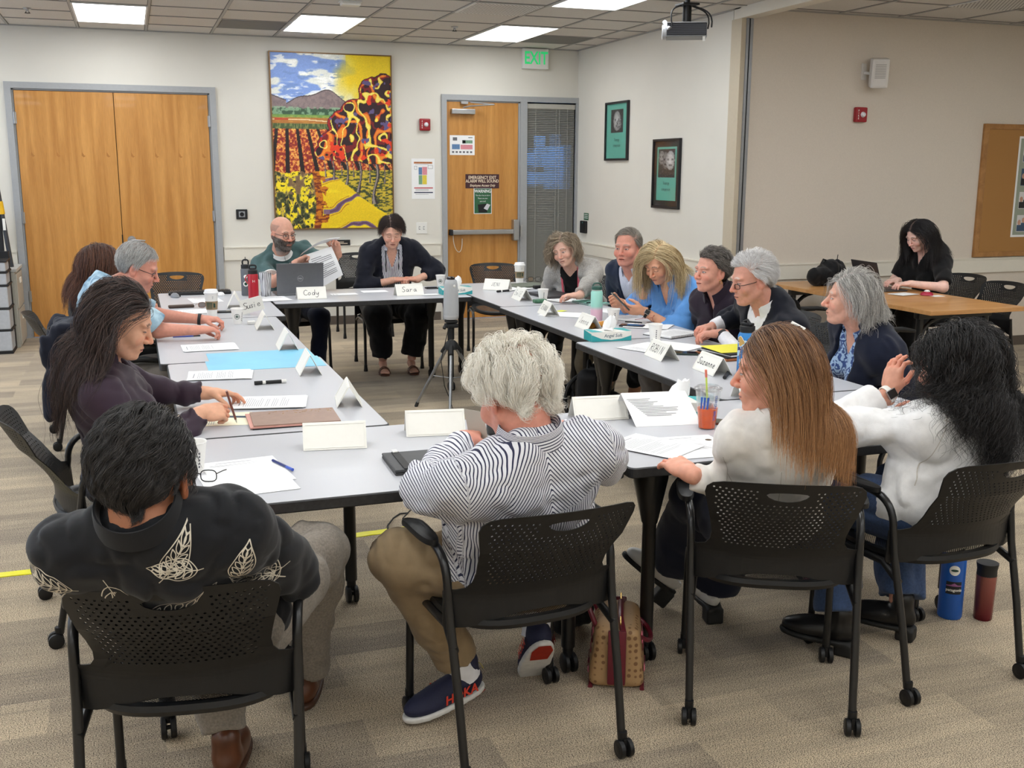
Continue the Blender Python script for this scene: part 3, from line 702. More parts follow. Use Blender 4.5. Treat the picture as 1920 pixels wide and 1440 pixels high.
def make_chair(arms=True, casters=True):
    t = empty('conference_chair')
    MB().add(_cb[0], _cb[1]).build('backrest', M_plastic, t)
    # seat: raised rim, netting inside, waterfall front
    m = MB(); rings = [(.215, .205, -.010), (.228, .218, -.022), (.236, .226, -.008), (.232, .222, .006), (.205, .195, .004), (.196, .186, -.004)]
    vs = []; n = 44
    for (a, b_, dz) in rings:
        for (x, y) in superpts(a, b_, n): vs.append((x, y-.005, .448+dz-.022*max(0, y/.2)**3+.01*(abs(y)/.2)*(y < 0)))
    fs = []
    for i in range(len(rings)-1):
        for k in range(n): k2 = (k+1) % n; fs.append((i*n+k, i*n+k2, (i+1)*n+k2, (i+1)*n+k))
    m.add(vs, fs, True); m.build('seat_rim', M_plastic, t)
    vs = [(0, -.005, .436)]; fs = []
    for q, sc in enumerate((.5, 1.0)):
        for (x, y) in superpts(.2*sc, .19*sc, n): vs.append((x, y-.005, .444-.008*(1-sc)-.022*max(0, y/.2)**3+.01*(abs(y)/.2)*(y < 0)))
    for k in range(n): k2 = (k+1) % n; fs.append((0, 1+k, 1+k2)); fs.append((1+k, 1+n+k, 1+n+k2, 1+k2))
    MB().add(vs, fs, True).build('seat', M_net, t)
    for s in (-1, 1):
        m = MB()
        top = [(.245*s, -.258, .05), (.248*s, -.218, .25), (.252*s, -.168, .45), (.254*s, -.150, .56)]
        if arms:
            m.tube(top + arc((.254*s, -.150, .57), (.256*s, -.140, .652), (.262*s, -.05, .658), 7) + [(.262*s, .04, .660)], .0125, 10)
        else: m.tube(top, .0125, 10)
        m.build('leg', M_tube, t)
        m = MB(); m.tube([(.245*s, .230, .05), (.243*s, .222, .30)] + arc((.243*s, .222, .34), (.242*s, .205, .42), (.240*s, .12, .424), 7) + [(.238*s, -.10, .425), (.249*s, -.190, .385)], .0125, 10)
        m.tube([(.238*s, .10, .426), (.20*s, .10, .44)], .009, 8).tube([(.240*s, -.12, .43), (.20*s, -.12, .44)], .009, 8)
        m.build('leg', M_tube, t)
        if arms:
            m = MB(); pts = superpts(.028, .13, 26, 2.6); lo = []; hi = []
            vs = []
            for (sc, z) in ((.6, .658), (.98, .662), (1, .670), (.9, .678), (.5, .681)):
                for (x, y) in pts: vs.append((.262*s+x*sc+.008*s, .035+y*(1 if sc > .7 else .9), z-.02*max(0, (y-.05)/.1)))
            fs = []; n2 = len(pts)
            for i in range(4):
                for k in range(n2): k2 = (k+1) % n2; fs.append((i*n2+k, i*n2+k2, (i+1)*n2+k2, (i+1)*n2+k))
            fs.append(tuple(range(n2-1, -1, -1))); fs.append(tuple(4*n2+k for k in range(n2)))
            m.add(vs, fs, True); m.build('armrest', M_plastic, t)
        for (cx, cy) in ((.245*s, -.262), (.245*s, .232)):
            m = MB()
            if casters:
                for q in (-1, 1):
                    Mx = Matrix.Translation((cx+.014*q, cy-.012, .027)) @ Matrix.Rotation(PI/2, 4, 'Y')
                    m.lathe([(.0, -.0085), (.014, -.0085), (.016, -.0075), (.022, -.0085), (.027, -.006), (.027, .006), (.022, .0085), (0, .0085)], seg=20, M=Mx)
                m.tube([(cx, cy, .05), (cx, cy, .075)], .014, 10).tube([(cx-.02, cy-.012, .027), (cx+.02, cy-.012, .027)], .006, 8).box((cx-.005, cy-.02, .022), (cx+.005, cy+.012, .056))
                m.build('caster', M_plastic, t)
            else:
                m.lathe([(0, 0), (.017, 0), (.018, .012), (.015, .03), (.014, .056), (0, .056)], c=(cx, cy, 0), seg=14); m.build('glide', M_plastic, t)
    return t
# labels given below per chair
def chair_at(x, y, deg, label, kind='arm', group='black perforated conference chairs'):
    """deg: heading of the sitter, 0 = along +X, 90 = away from the camera"""
    key = kind
    if key not in _protos:
        o = _protos[key] = make_chair(*{'arm': (True, True), 'glide': (False, False), 'armglide': (True, False)}[kind])
    else: o = copy_tree(_protos[key])
    o.location = (x, y, 0); o.rotation_euler = (0, 0, math.radians(deg-90)); tag(o, label, 'chair', group); return o
_protos = {}
ch_leaf = chair_at(.085, 2.585, 81, 'black mesh chair under the man in the leaf-print shirt')
ch_stripe = chair_at(.995, 2.785, 94, 'black mesh chair under the man in the striped shirt, in front of the table')
ch_jacket = chair_at(1.870, 2.762, 63, 'black mesh chair under the red-haired woman in the white jacket')
ch_curly = chair_at(2.49, 2.79, 93, 'black mesh chair under the woman with long black curly hair at right edge')
ch_purple = chair_at(-.11, 4.13, 8, 'black mesh chair under the woman in the dark purple blouse')
ch_tiedye = chair_at(-.06, 6.24, 2, 'black chair with a dark jacket over its back, under the grey-haired man in pale blue')
ch_auburn = chair_at(-.26, 7.02, 6, 'black chair under the auburn-haired woman near the double doors')
ch_corner = chair_at(.28, 9.02, 262, 'empty black chair at the back left corner of the table ring', 'armglide')
ch_bald = chair_at(1.26, 9.0, 272, 'black chair under the bald bearded man', 'glide')
ch_card = chair_at(2.05, 8.93, 268, 'black chair under the woman in the navy cardigan', 'glide')
ch_wall = chair_at(2.22, 10.75, 268, 'empty black chair against the back wall below the painting', 'armglide')
ch_door = chair_at(3.12, 9.12, 258, 'empty black chair in front of the exit door beside the coffee cup', 'glide')
ch_c13 = chair_at(3.44, 7.78, 215, 'black chair under the woman in the grey cardigan', 'glide')
ch_suit = chair_at(3.62, 6.88, 203, 'black chair under the grey-haired man in the blue suit')
ch_blonde = chair_at(3.52, 6.17, 196, 'black chair under the blonde woman in the light blue shirt')
ch_short = chair_at(3.56, 5.53, 192, 'black chair under the short-haired woman in the dark plum jacket')
ch_black = chair_at(3.42, 4.97, 182, 'black chair under the white-haired man in the black suit')
ch_bob = chair_at(3.50, 4.17, 176, 'black chair under the grey-bobbed woman in the navy jacket')
ch_w1 = chair_at(6.44, 7.24, 186, 'black chair behind the woman in black at the wooden table', 'glide')
ch_w2 = chair_at(6.25, 6.62, 182, 'empty black chair nearer the camera at the wooden table, beside the woman in black', 'glide')
ch_w3 = chair_at(4.75, 6.45, 350, 'empty black chair at the near side of the wooden table, behind the white-haired man', 'arm')
ch_w4 = chair_at(4.98, 7.2, 0, 'empty black chair tucked in beside the black bag on the wooden table', 'glide')
ch_w5 = chair_at(4.62, 5.35, 350, 'empty black chair behind the grey-bobbed woman', 'arm')

# ================================================================== tables
M_lam = mat('grey_laminate', rgb(186, 187, 192), .34, noise=.10, nscale=700, spec=.5)
M_edge = mat('black_table_edge', rgb(40, 40, 41), .5, noise=.35, nscale=60)
M_wtop = wood('oak_laminate', rgb(176, 124, 70), rgb(196, 146, 92), 1.5, (1.0, 7, 7))
def rrect(x0, y0, x1, y1, r, n=5):
    out = []
    for (cx, cy, a0) in ((x1-r, y1-r, 0), (x0+r, y1-r, PI/2), (x0+r, y0+r, PI), (x1-r, y0+r, 1.5*PI)):
        for k in range(n+1): a = a0+PI/2*k/n; out.append((cx+r*math.cos(a), cy+r*math.sin(a)))
    return out
def slab(m, pts, z0, z1):
    n = len(pts); vs = [(x, y, z0) for x, y in pts]+[(x, y, z1) for x, y in pts]
    return m.add(vs, [tuple(range(n-1, -1, -1)), tuple(range(n, 2*n))]+[(k, (k+1) % n, (k+1) % n+n, k+n) for k in range(n)])
TZ = 0.74
def table(x0, y0, x1, y1, label, rz=0):
    cx, cy = (x0+x1)/2, (y0+y1)/2; w, d = (x1-x0)/2, (y1-y0)/2
    t = empty('folding_table', (cx, cy, 0), rz)
    m = MB(); slab(m, rrect(-w+.005, -d+.005, w-.005, d-.005, .022), TZ-.026, TZ); m.build('tabletop', M_lam, t)
    m = MB(); o_ = rrect(-w, -d, w, d, .026); i_ = rrect(-w+.0045, -d+.0045, w-.0045, d-.0045, .0225); n = len(o_)
    vs = [(x, y, TZ-.001) for x, y in i_]+[(x, y, TZ-.004) for x, y in o_]+[(x, y, TZ-.032) for x, y in o_]+[(x, y, TZ-.036) for x, y in i_]
    fs = [(i*n+k, i*n+(k+1) % n, (i+1)*n+(k+1) % n, (i+1)*n+k) for i in range(3) for k in range(n)]
    fs.append(tuple(3*n+k for k in range(n-1, -1, -1)))
    m.add([(a, b_, c_) for a, b_, c_ in vs], [tuple(reversed(f)) if len(f) == 4 else f for f in fs]); m.build('edge_band', M_edge, t)
    long_x = w > d
    for sx in (-1, 1):
        for sy in (-1, 1):
            lx, ly = (sx*(w-.14), sy*(d-.13))
            m = MB(); m.lathe([(.024, .09), (.024, .50), (.028, .505), (.060, .66), (.062, TZ-.04)], c=(lx, ly, 0), seg=16)
            lg = m.build('table_leg', M_tube, t)
            m = MB()
            for q in (-1, 1): m.lathe([(0, -.009), (.03, -.009), (.034, -.006), (.034, .006), (.03, .009), (0, .009)], seg=18, M=Matrix.Translation((lx+.014*q, ly-.01, .034)) @ Matrix.Rotation(PI/2, 4, 'Y'))
            m.tube([(lx, ly, .05), (lx, ly, .095)], .018, 10).tube([(lx-.02, ly-.01, .034), (lx+.02, ly-.01, .034)], .007, 8); m.build('caster', M_plastic, lg)
    m = MB()
    if long_x:
        for sx in (-1, 1): m.box((sx*(w-.14)-.03, -d+.13, TZ-.075), (sx*(w-.14)+.03, d-.13, TZ-.037), .005)
    else:
        for sy in (-1, 1): m.box((-w+.14, sy*(d-.13)-.03, TZ-.075), (w-.14, sy*(d-.13)+.03, TZ-.037), .005)
    m.build('cross_brace', M_tube, t)
    tag(t, label, 'table', 'grey tables pushed into a ring'); return t
table(-.13, 2.955, 1.452, 3.775, 'grey front table before the striped-shirt man, with two blank name tents and a black tablet')
table(1.462, 2.945, 3.035, 3.755, 'grey front right table holding the iced orange drink and white tissue box')
table(.118, 3.785, .870, 5.350, 'grey left table where the woman in purple writes')
table(.085, 5.362, .850, 6.935, 'grey left table where the grey-haired man rests his arms')
table(.150, 6.945, .915, 8.520, 'grey back left corner table holding the bottles and tall paper cup')
table(.925, 7.590, 2.400, 8.42, 'grey back table under the open laptop, behind the hollow centre')
table(2.410, 6.960, 3.170, 8.530, 'grey back right table holding the closed laptop and the tall coffee cup')
table(2.385, 5.375, 3.145, 6.950, 'grey right middle table holding the mint notebook and mint bottle')
table(2.290, 3.765, 3.050, 5.365, 'grey right near table holding the brown binder and stickered blue bottle')
# wooden table on the right
def wtable():
    t = empty('wooden_table', (5.57, 6.85, 0), 0)
    MB().box((-.42, -1.03, TZ-.03), (.42, 1.0, TZ), .002).build('tabletop', M_wtop, t)
    for sy in (-.78, .78):
        for sx in (-.3, .3):
            m = MB().tube([(sx, sy, .03), (sx*.98, sy, .5)], .02).tube([(sx*.98, sy, .48), (sx*.98, sy, .72)], .026); m.build('table_leg', M_tube, t)
        m = MB().box((-.33, sy-.03, TZ-.09), (.33, sy+.03, TZ-.03), .01).tube(arc((-.29, sy, .46), (-.27, sy, .64), (-.1, sy, .66)), .016).tube(arc((.29, sy, .46), (.27, sy, .64), (.1, sy, .66)), .016); m.build('leg_bracket', M_tube, t)
    m = MB()
    for k in range(5): m.lathe([(0, .004), (.01, .003), (.011, 0)], c=(0, 0, 0), seg=10, M=Matrix.Translation((-.3+k*.14, -1.031+.17, TZ-.06)) @ Matrix.Rotation(PI/2, 4, 'X'))
    tag(t, 'oak-topped table with black legs along the right wall', 'table')
wtable()
# ================================================================== sculpting: implicit surfaces turned into meshes
F32 = np.float32
def A(*v): return np.array(v if len(v) > 1 else v[0], dtype=F32)
def nrm(v): v = np.asarray(v, dtype=F32); return v/(np.linalg.norm(v)+1e-9)
def smin(a, b, k):
    if k <= 0: return np.minimum(a, b)
    h = np.clip(.5+.5*(b-a)/k, 0, 1); return b+(a-b)*h-k*h*(1-h)
def smax(a, b, k): return -smin(-a, -b, k)
def d_cap(P, a, b, ra, rb):
    ab = b-a; L2 = float(ab@ab)+1e-12
    h = np.clip(((P-a)@ab)/L2, 0, 1)[:, None]
    q = P-a-h*ab
    return np.sqrt((q*q).sum(1)) - (ra+(rb-ra)*h[:, 0])
def d_ell(P, c, R, r):
    q = (P-c)@R.T if R is not None else P-c
    k0 = np.sqrt(((q/r)**2).sum(1))+1e-9; k1 = np.sqrt(((q/(r*r))**2).sum(1))+1e-9
    return k0*(k0-1)/k1
def d_box(P, c, R, b, r):
    q = np.abs((P-c)@R.T)-(b-r); return np.sqrt((np.maximum(q, 0)**2).sum(1))+np.minimum(q.max(1), 0)-r
_H = (RNG.random((32, 32, 32))*2-1).astype(F32)
def vnoise(P, f, off=0.0):
    q = P*f+off; i = np.floor(q).astype(np.int32); t = q-i; t = t*t*(3-2*t)
    i &= 31; j = (i+1) & 31; x0, y0, z0 = i[:, 0], i[:, 1], i[:, 2]; x1, y1, z1 = j[:, 0], j[:, 1], j[:, 2]; tx, ty, tz = t[:, 0], t[:, 1], t[:, 2]
    c00 = _H[x0, y0, z0]*(1-tx)+_H[x1, y0, z0]*tx; c10 = _H[x0, y1, z0]*(1-tx)+_H[x1, y1, z0]*tx
    c01 = _H[x0, y0, z1]*(1-tx)+_H[x1, y0, z1]*tx; c11 = _H[x0, y1, z1]*(1-tx)+_H[x1, y1, z1]*tx
    return (c00*(1-ty)+c10*ty)*(1-tz)+(c01*(1-ty)+c11*ty)*tz
def folds(P, seed, amp=.006, f=9.0):
    w = P+.045*np.stack([vnoise(P, 5, seed), vnoise(P, 5, seed+7.3), vnoise(P, 5, seed+3.1)], 1)
    n = vnoise(w*A(1, 1, .5), f, seed+11); n2 = vnoise(w*A(1.2, .8, 1), f*2.1, seed+5)
    return np.maximum(amp*1.1*(1-3.0*np.abs(n)) + amp*.75*(.4-1.6*np.abs(n2)), -amp*1.1)

def surface(fn, lo, hi, h):
    """surface nets on a regular grid, evaluated only near the surface"""
    B = 8; lo = np.asarray(lo, F32); n = np.ceil((np.asarray(hi)-lo)/h/B).astype(int)
    nb = n; G = np.empty(tuple(nb*B), F32)
    bi = np.stack(np.meshgrid(*[np.arange(k) for k in nb], indexing='ij'), -1).reshape(-1, 3)
    cen = lo+(bi*B+(B-1)/2)*h
    d = fn(cen.astype(F32)); act = np.abs(d) < (B*h*.87*1.45+.012)
    G6 = G.reshape(nb[0], B, nb[1], B, nb[2], B).transpose(0, 2, 4, 1, 3, 5)
    Gb = np.repeat(np.sign(d)[:, None]*.1, B**3, 1).astype(F32)
    loc = np.stack(np.meshgrid(*[np.arange(B)]*3, indexing='ij'), -1).reshape(-1, 3)
    ai = np.nonzero(act)[0]
    for s in range(0, len(ai), 400):
        k = ai[s:s+400]
        P = lo+((bi[k]*B)[:, None, :]+loc[None])*h
        Gb[k] = fn(P.reshape(-1, 3).astype(F32)).reshape(len(k), -1)
    G = Gb.reshape(nb[0], nb[1], nb[2], B, B, B).transpose(0, 3, 1, 4, 2, 5).reshape(tuple(nb*B))
    ins = G < 0
    c = np.zeros(tuple(np.array(G.shape)-1), np.int8)
    for dx in (0, 1):
        for dy in (0, 1):
            for dz in (0, 1):
                c += ins[dx:G.shape[0]-1+dx, dy:G.shape[1]-1+dy, dz:G.shape[2]-1+dz]
    cell = (c > 0) & (c < 8); ci = np.argwhere(cell)
    if len(ci) == 0: return np.zeros((0, 3)), np.zeros((0, 4), int)
    idx = -np.ones(cell.shape, np.int32); idx[cell] = np.arange(len(ci))
    acc = np.zeros((len(ci), 3), F32); cnt = np.zeros(len(ci), F32)
    cor = [(a, b, e) for a in (0, 1) for b in (0, 1) for e in (0, 1)]
    val = {k: G[ci[:, 0]+k[0], ci[:, 1]+k[1], ci[:, 2]+k[2]] for k in cor}
    for a in cor:
        for ax in range(3):
            if a[ax]: continue
            b = tuple(v+(1 if i == ax else 0) for i, v in enumerate(a)); va, vb = val[a], val[b]
            m = (va < 0) != (vb < 0); t = np.where(m, va/np.where(m, va-vb, 1), 0)
            p = np.tile(A(*[float(x) for x in a]), (len(ci), 1)); p[:, ax] += t
            acc[m] += p[m]; cnt[m] += 1
    V = lo+(ci+acc/cnt[:, None])*h
    Q = []
    for ax in range(3):
        sl0 = [slice(None)]*3; sl1 = [slice(None)]*3; sl0[ax] = slice(0, -1); sl1[ax] = slice(1, None)
        m = ins[tuple(sl0)] != ins[tuple(sl1)]; e = np.argwhere(m)
        u, w = (ax+1) % 3, (ax+2) % 3
        ok = (e[:, u] > 0) & (e[:, w] > 0) & (e[:, u] < idx.shape[u]) & (e[:, w] < idx.shape[w]); e = e[ok]
        s = ins[e[:, 0], e[:, 1], e[:, 2]]
        def at_(du, dw):
            q = e.copy(); q[:, u] += du; q[:, w] += dw; return idx[q[:, 0], q[:, 1], q[:, 2]]
        q = np.stack([at_(-1, -1), at_(0, -1), at_(0, 0), at_(-1, 0)], 1)
        q[~s] = q[~s][:, ::-1]; Q.append(q)
    Q = np.concatenate(Q); Q = Q[(Q >= 0).all(1)]
    return V, Q
def mesh_obj(name, V, Q, mats, parent=None, col=None, attrs=None, mi=None, origin=None):
    me = bpy.data.meshes.new(name)
    V = np.asarray(V, F32)-(np.asarray(origin, F32) if origin is not None else 0)
    me.vertices.add(len(V)); me.vertices.foreach_set('co', V.ravel())
    me.loops.add(Q.size); me.loops.foreach_set('vertex_index', Q.ravel().astype(np.int32))
    me.polygons.add(len(Q)); me.polygons.foreach_set('loop_start', (np.arange(len(Q))*4).astype(np.int32)); 
    me.polygons.foreach_set('loop_total', np.full(len(Q), 4, np.int32))
    me.polygons.foreach_set('use_smooth', np.ones(len(Q), bool))
    if mi is not None: me.polygons.foreach_set('material_index', mi.astype(np.int32))
    me.update(calc_edges=True); me.validate()
    for m in (mats if isinstance(mats, (list, tuple)) else [mats]): me.materials.append(m)
    if col is not None:
        c = me.color_attributes.new('Col', 'FLOAT_COLOR', 'POINT'); c.data.foreach_set('color', np.concatenate([col, np.ones((len(col), 1))], 1).astype(F32).ravel())
    for k, v in (attrs or {}).items():
        a = me.attributes.new(k, 'FLOAT_VECTOR', 'POINT'); a.data.foreach_set('vector', np.asarray(v, F32).ravel())
    return link(bpy.data.objects.new(name, me), parent)
def join(parts):
    V = []; Q = []; k = 0
    for v, q in parts: V.append(v); Q.append(q+k); k += len(v)
    return np.concatenate(V), np.concatenate(Q)

# ------------------------------------------------------------------ people
M_skin = mat('skin', rgb(205, 150, 125), .5, attr='Col', noise=.06, nscale=60, bump=.12, bscale=500, bdist=.0008, sss=.12, spec=.35)
def cloth(name, c, **k):
    k.setdefault('rough', .85); k.setdefault('noise', .07); k.setdefault('nscale', 30); k.setdefault('bump', .35); k.setdefault('bscale', 900); k.setdefault('bdist', .0012); k.setdefault('sheen', .12); k.setdefault('spec', .2)
    return mat(name, rgb(*c), **k)
def hairmat(name, c1, c2, rough=.42, grad=0.0):
    if name in MATS: return MATS[name]
    m = mat(name, rgb(*c1), rough, noise=0); N, L, b = nodes(m)
    hi = N.new('ShaderNodeHairInfo'); r_ = N.new('ShaderNodeValToRGB'); e = r_.color_ramp.elements
    e[0].position = .1; e[0].color = (*rgb(*c1), 1); e[1].position = .95; e[1].color = (*rgb(*c2), 1)
    ma = N.new('ShaderNodeMath'); ma.operation = 'MULTIPLY_ADD'; ma.inputs[1].default_value = grad; L.new(hi.outputs['Intercept'], ma.inputs[0])
    mb_ = N.new('ShaderNodeMath'); mb_.operation = 'MULTIPLY'; mb_.inputs[1].default_value = 1-grad; L.new(hi.outputs['Random'], mb_.inputs[0]); L.new(mb_.outputs[0], ma.inputs[2]); L.new(ma.outputs[0], r_.inputs[0]); L.new(r_.outputs[0], b.inputs['Base Color']); b.inputs['Specular IOR Level'].default_value = .4
    return m

def ik(a, t, l1, l2, pole):
    d = t-a; D = float(np.linalg.norm(d)); u = d/(D+1e-9)
    if D > (l1+l2)*.995: s = D/((l1+l2)*.995); l1 *= s; l2 *= s
    x = (l1*l1-l2*l2+D*D)/(2*D); y = math.sqrt(max(0, l1*l1-x*x))
    p = pole-u*float(pole@u); p = p/(np.linalg.norm(p)+1e-9)
    return a+u*x+p*y

class Person:
    def __init__(s, label, **k):
        s.k = k; s.label = label; g = k.get
        s.S = g('scale', 1.0); S = s.S
        s.head = A(*g('head')); hy, hp, hr = [math.radians(v) for v in (g('hyaw'), g('hpitch', 0), g('hroll', 0))]
        f = A(math.cos(hy)*math.cos(hp), math.sin(hy)*math.cos(hp), -math.sin(hp)); l = A(-math.sin(hy), math.cos(hy), 0); u = np.cross(f, l)
        l, u = l*math.cos(hr)-u*math.sin(hr), l*math.sin(hr)+u*math.cos(hr)
        s.HR = np.stack([f, l, u]).astype(F32)             # rows forward, left, up
        s.pel = A(*g('pelvis')) if len(g('pelvis')) == 3 else A(*g('pelvis'), .545)
        s.w = g('w', 1.0); s.belly = g('belly', 1.0); s.female = g('female', False)
        ty = math.radians(g('tyaw', g('hyaw')))
        ht = s.head + s.HR.T@A(-.022, 0, -.085)            # top of neck
        d = ht-s.pel; fwd0 = A(math.cos(ty), math.sin(ty), 0)
        s.neck = ht - nrm(nrm(d)+A(0, 0, .8))*g('necklen', .062)*S - fwd0*g('hunch', .025); s.htop = ht
        u = nrm(s.neck-s.pel); fw = A(math.cos(ty), math.sin(ty), 0); fw = nrm(fw-u*float(fw@u)); lf = np.cross(u, fw)
        s.TR = np.stack([fw, lf, u]).astype(F32); s.L = float(np.linalg.norm(s.neck-s.pel)); s.fw, s.lf, s.up = fw, lf, u
        sw = g('sw', .185 if not s.female else .165)*S; s.sw = sw
        s.sh = {}; s.el = {}; s.wr = {}; s.hd = {}
        la1, la2 = .285*S, .255*S
        for side, sg in (('L', 1), ('R', -1)):
            sh = s.pel+u*(s.L-.072)+lf*sw*sg+fw*(-.012+g('shf', 0)) + A(*g('shoff'+side, (0, 0, 0)))
            w_ = g('wrist'+side)
            if w_ is None: w_ = s.pel+fw*.30+lf*.10*sg+A(0, 0, .15)   # resting on the thigh
            w_ = A(*w_); pole = g('pole'+side); pole = A(*pole) if pole is not None else (lf*sg*.55-u*.8-fw*.15)
            e = A(*g('elbow'+side)) if g('elbow'+side) is not None else ik(sh, w_, la1, la2, pole)
            s.sh[side], s.el[side], s.wr[side] = sh.astype(F32), e.astype(F32), w_.astype(F32)
        for side, sg in (('L', 1), ('R', -1)):
            h_ = g('hand'+side, {}); fd = nrm(s.wr[side]-s.el[side]); hd = nrm(A(*h_['dir'])) if 'dir' in h_ else fd
            n = A(*h_.get('palm', (0, 0, -1))); n = nrm(n-hd*float(n@hd)); ac = np.cross(hd, n)*(1 if side == 'R' else -1)   # towards the thumb
            s.hd[side] = (hd, n.astype(F32), ac.astype(F32), h_.get('curl', .35), h_.get('curls', None), h_.get('thumb', .3))
        s.hip = {}; s.kn = {}; s.an = {}
        for side, sg in (('L', 1), ('R', -1)):
            hp_ = s.pel+lf*.088*sg*S*s.w-A(0, 0, .012)
            an = g('ankle'+side)
            if an is None: an = s.pel+A(math.cos(ty), math.sin(ty), 0)*.40+A(-math.sin(ty), math.cos(ty), 0)*.10*sg; an[2] = .085
            an = A(*an); kn = g('knee'+side)
            kn = A(*kn) if kn is not None else ik(hp_, an, .43*S, .425*S, A(math.cos(ty), math.sin(ty), 1.2)+A(-math.sin(ty), math.cos(ty), 0)*g('splay', .15)*sg)
            s.hip[side], s.kn[side], s.an[side] = hp_.astype(F32), kn.astype(F32), an.astype(F32)
        s.root = empty('person', (float(s.pel[0]), float(s.pel[1]), 0)); s.org = A(float(s.pel[0]), float(s.pel[1]), 0)
        tag(s.root, label, 'person', None)
    # --- distance fields
    def T(s, f, l, u): return (s.pel + s.fw*f + s.lf*l + s.up*u).astype(F32)
    def torso(s, P, infl=0.0):
        w, b, L = s.w, s.belly, s.L; R = s.TR; S = s.S; q = L/.5
        d = d_ell(P, s.T(-.01, 0, .015), R, A(.118*S+.02*(b-1), .172*w*S, .115))
        d = smin(d, d_ell(P, s.T(.005+.07*(b-1), 0, .15*q), R, A((.095+.075*(b-1))*S, (.138*w+.05*(b-1))*S, .14*q)), .06)
        d = smin(d, d_ell(P, s.T(-.005, 0, .32*q), R, A(.112*S, .158*w*S, .16*q)), .06)
        d = smin(d, d_ell(P, s.T(-.02, 0, .425*q), R, A(.085*S, (s.sw-.025)*w, .075*q)), .05)
        for sg in (1, -1):
            d = smin(d, d_cap(P, s.T(-.03, .035*sg, s.L+.012), s.T(-.02, .105*sg, s.L-.030), .034*S, .036*S), .05)
            d = smin(d, d_cap(P, s.T(-.025, .03*sg, s.L-.02), (s.sh['L' if sg > 0 else 'R']-s.lf*.025*sg-s.up*.005).astype(F32), .042*S, .050*S), .04)
            if s.female:
                bu = s.k.get('bust', 1.0); d = smin(d, d_ell(P, s.T(.085*bu, .078*sg, .30*q), R, A(.062*bu, .066*bu, .066*bu)), .035)
        return d-infl
    def neckf(s, P, infl=0.0):
        r = (.052 if s.female else .060)*s.k.get('neckw', 1)
        return d_cap(P, (s.neck-s.up*.03).astype(F32), s.htop.astype(F32), r*1.08, r)-infl
    def arm(s, P, side, r, t0=0.0, t1=2.0, k=.03, ends=None):
        """limb from t0 to t1 (0 shoulder, 1 elbow, 2 wrist) with radii r at shoulder, elbow, wrist; flat-cut at t1"""
        a, e, w_ = s.sh[side], s.el[side], s.wr[side]
        d = d_cap(P, a, e, r[0], r[1])
        if t1 > 1: d = smin(d, d_cap(P, e, w_ if t1 >= 2 else (e+(w_-e)*(t1-1)).astype(F32), r[1], r[2]), k)
        if t1 <= 1:
            ax = nrm(e-a); d = smax(d, (P-(a+(e-a)*t1))@ax, .006)
        elif t1 < 3:
            ax = nrm(w_-e); cut = (P-(e+(w_-e)*(t1-1)))@ax
            near = ((P-e)@ax > 0) & (np.linalg.norm(P-w_, axis=1) < .30)
            d = np.where(near, smax(d, cut, .006), d)
        return d
    def leg(s, P, side, r, t1=2.0, k=.03):
        a, e, w_ = s.hip[side], s.kn[side], s.an[side]
        d = d_cap(P, a, e, r[0], r[1]); end = (e+(w_-e)*(t1-1)).astype(F32)
        d = smin(d, d_cap(P, e, end, r[1]*.96, r[2]), k); ax = nrm(w_-e)
        return np.where((P-e)@ax > .02, smax(d, (P-end)@ax, .008), d)
    def headf(s, P):
        q = (P-s.head)@s.HR.T; k = s.k; S = s.S*.985*k.get('hs', 1.0); q = q/S
        # cheap bound: far from the head only a ball is needed
        near = np.linalg.norm(q, axis=1) < .24
        out = np.linalg.norm(q, axis=1)-.12
        if not near.any(): return out*S
        p = q[near]; fem = s.female; fw = k.get('facew', 1.0); jw = k.get('jaw', .92 if fem else 1.0)
        d = d_ell(p, A(-.018, 0, .038), None, A(.098, .077, .086))
        d = smin(d, d_ell(p, A(.025, 0, -.025), None, A(.066, .064*fw, .088)), .03)
        pm = p.copy(); pm[:, 1] = np.abs(pm[:, 1])
        d = smin(d, d_cap(pm, A(-.008, .058*jw*fw, -.055), A(.058, .018*jw, -.100), .018, .017), .028)
        d = smin(d, d_ell(p, A(.071, 0, -.100), None, A(.0225, .022*jw, .0165)), .018)
        d = smin(d, d_ell(pm, A(.062, .040*fw, -.032), None, A(.026, .026, .026)), .022)               # cheekbones
        d = smin(d, d_ell(pm, A(.076, .026, .022), None, A(.016, .030, .010)), .016)                 # brow ridge
        d = smax(d, -d_ell(pm, A(.103, .032, .001), None, A(.024, .020, .0135)), .012)               # eye sockets
        d = smin(d, d_ell(pm, A(.0755, .0315, -.001), None, A(.0145, .0150, .0125)), .004)           # eyeballs and lids
        nz = k.get('nose', 1.0)
        d = smin(d, d_cap(p, A(.086, 0, .010), A(.100+.012*nz, 0, -.032), .0072, .0105*nz), .010)
        d = smin(d, d_ell(pm, A(.099, .0115*nz, -.037), None, A(.011, .0080*nz, .008)), .006)
        d = smax(d, -d_ell(pm, A(.104, .006, -.046), None, A(.005, .003, .003)), .003)
        d = smin(d, d_ell(p, A(.079, 0, -.068), None, A(.018, .028, .021)), .015)                    # muzzle
        d = smin(d, d_ell(p, A(.0925, 0, -.0635), None, A(.0080, .0225, .0042)), .005)
        d = smin(d, d_ell(p, A(.0912, 0, -.0725), None, A(.0080, .0185, .0048)), .005)
        mo = k.get('mouth', .0016)
        d = smax(d, -d_ell(p, A(.098, 0, -.0682), None, A(.011, .0215, mo)), .0025)
        # ears
        Re = np.array([[.94, -.34, 0], [.34, .94, 0], [0, 0, 1]], F32)
        e = d_ell(pm, A(-.012, .078, -.012), Re, A(.0190, .0075, .033)); e = smax(e, -d_ell(pm, A(-.009, .087, -.008), Re, A(.011, .008, .020)), .004)
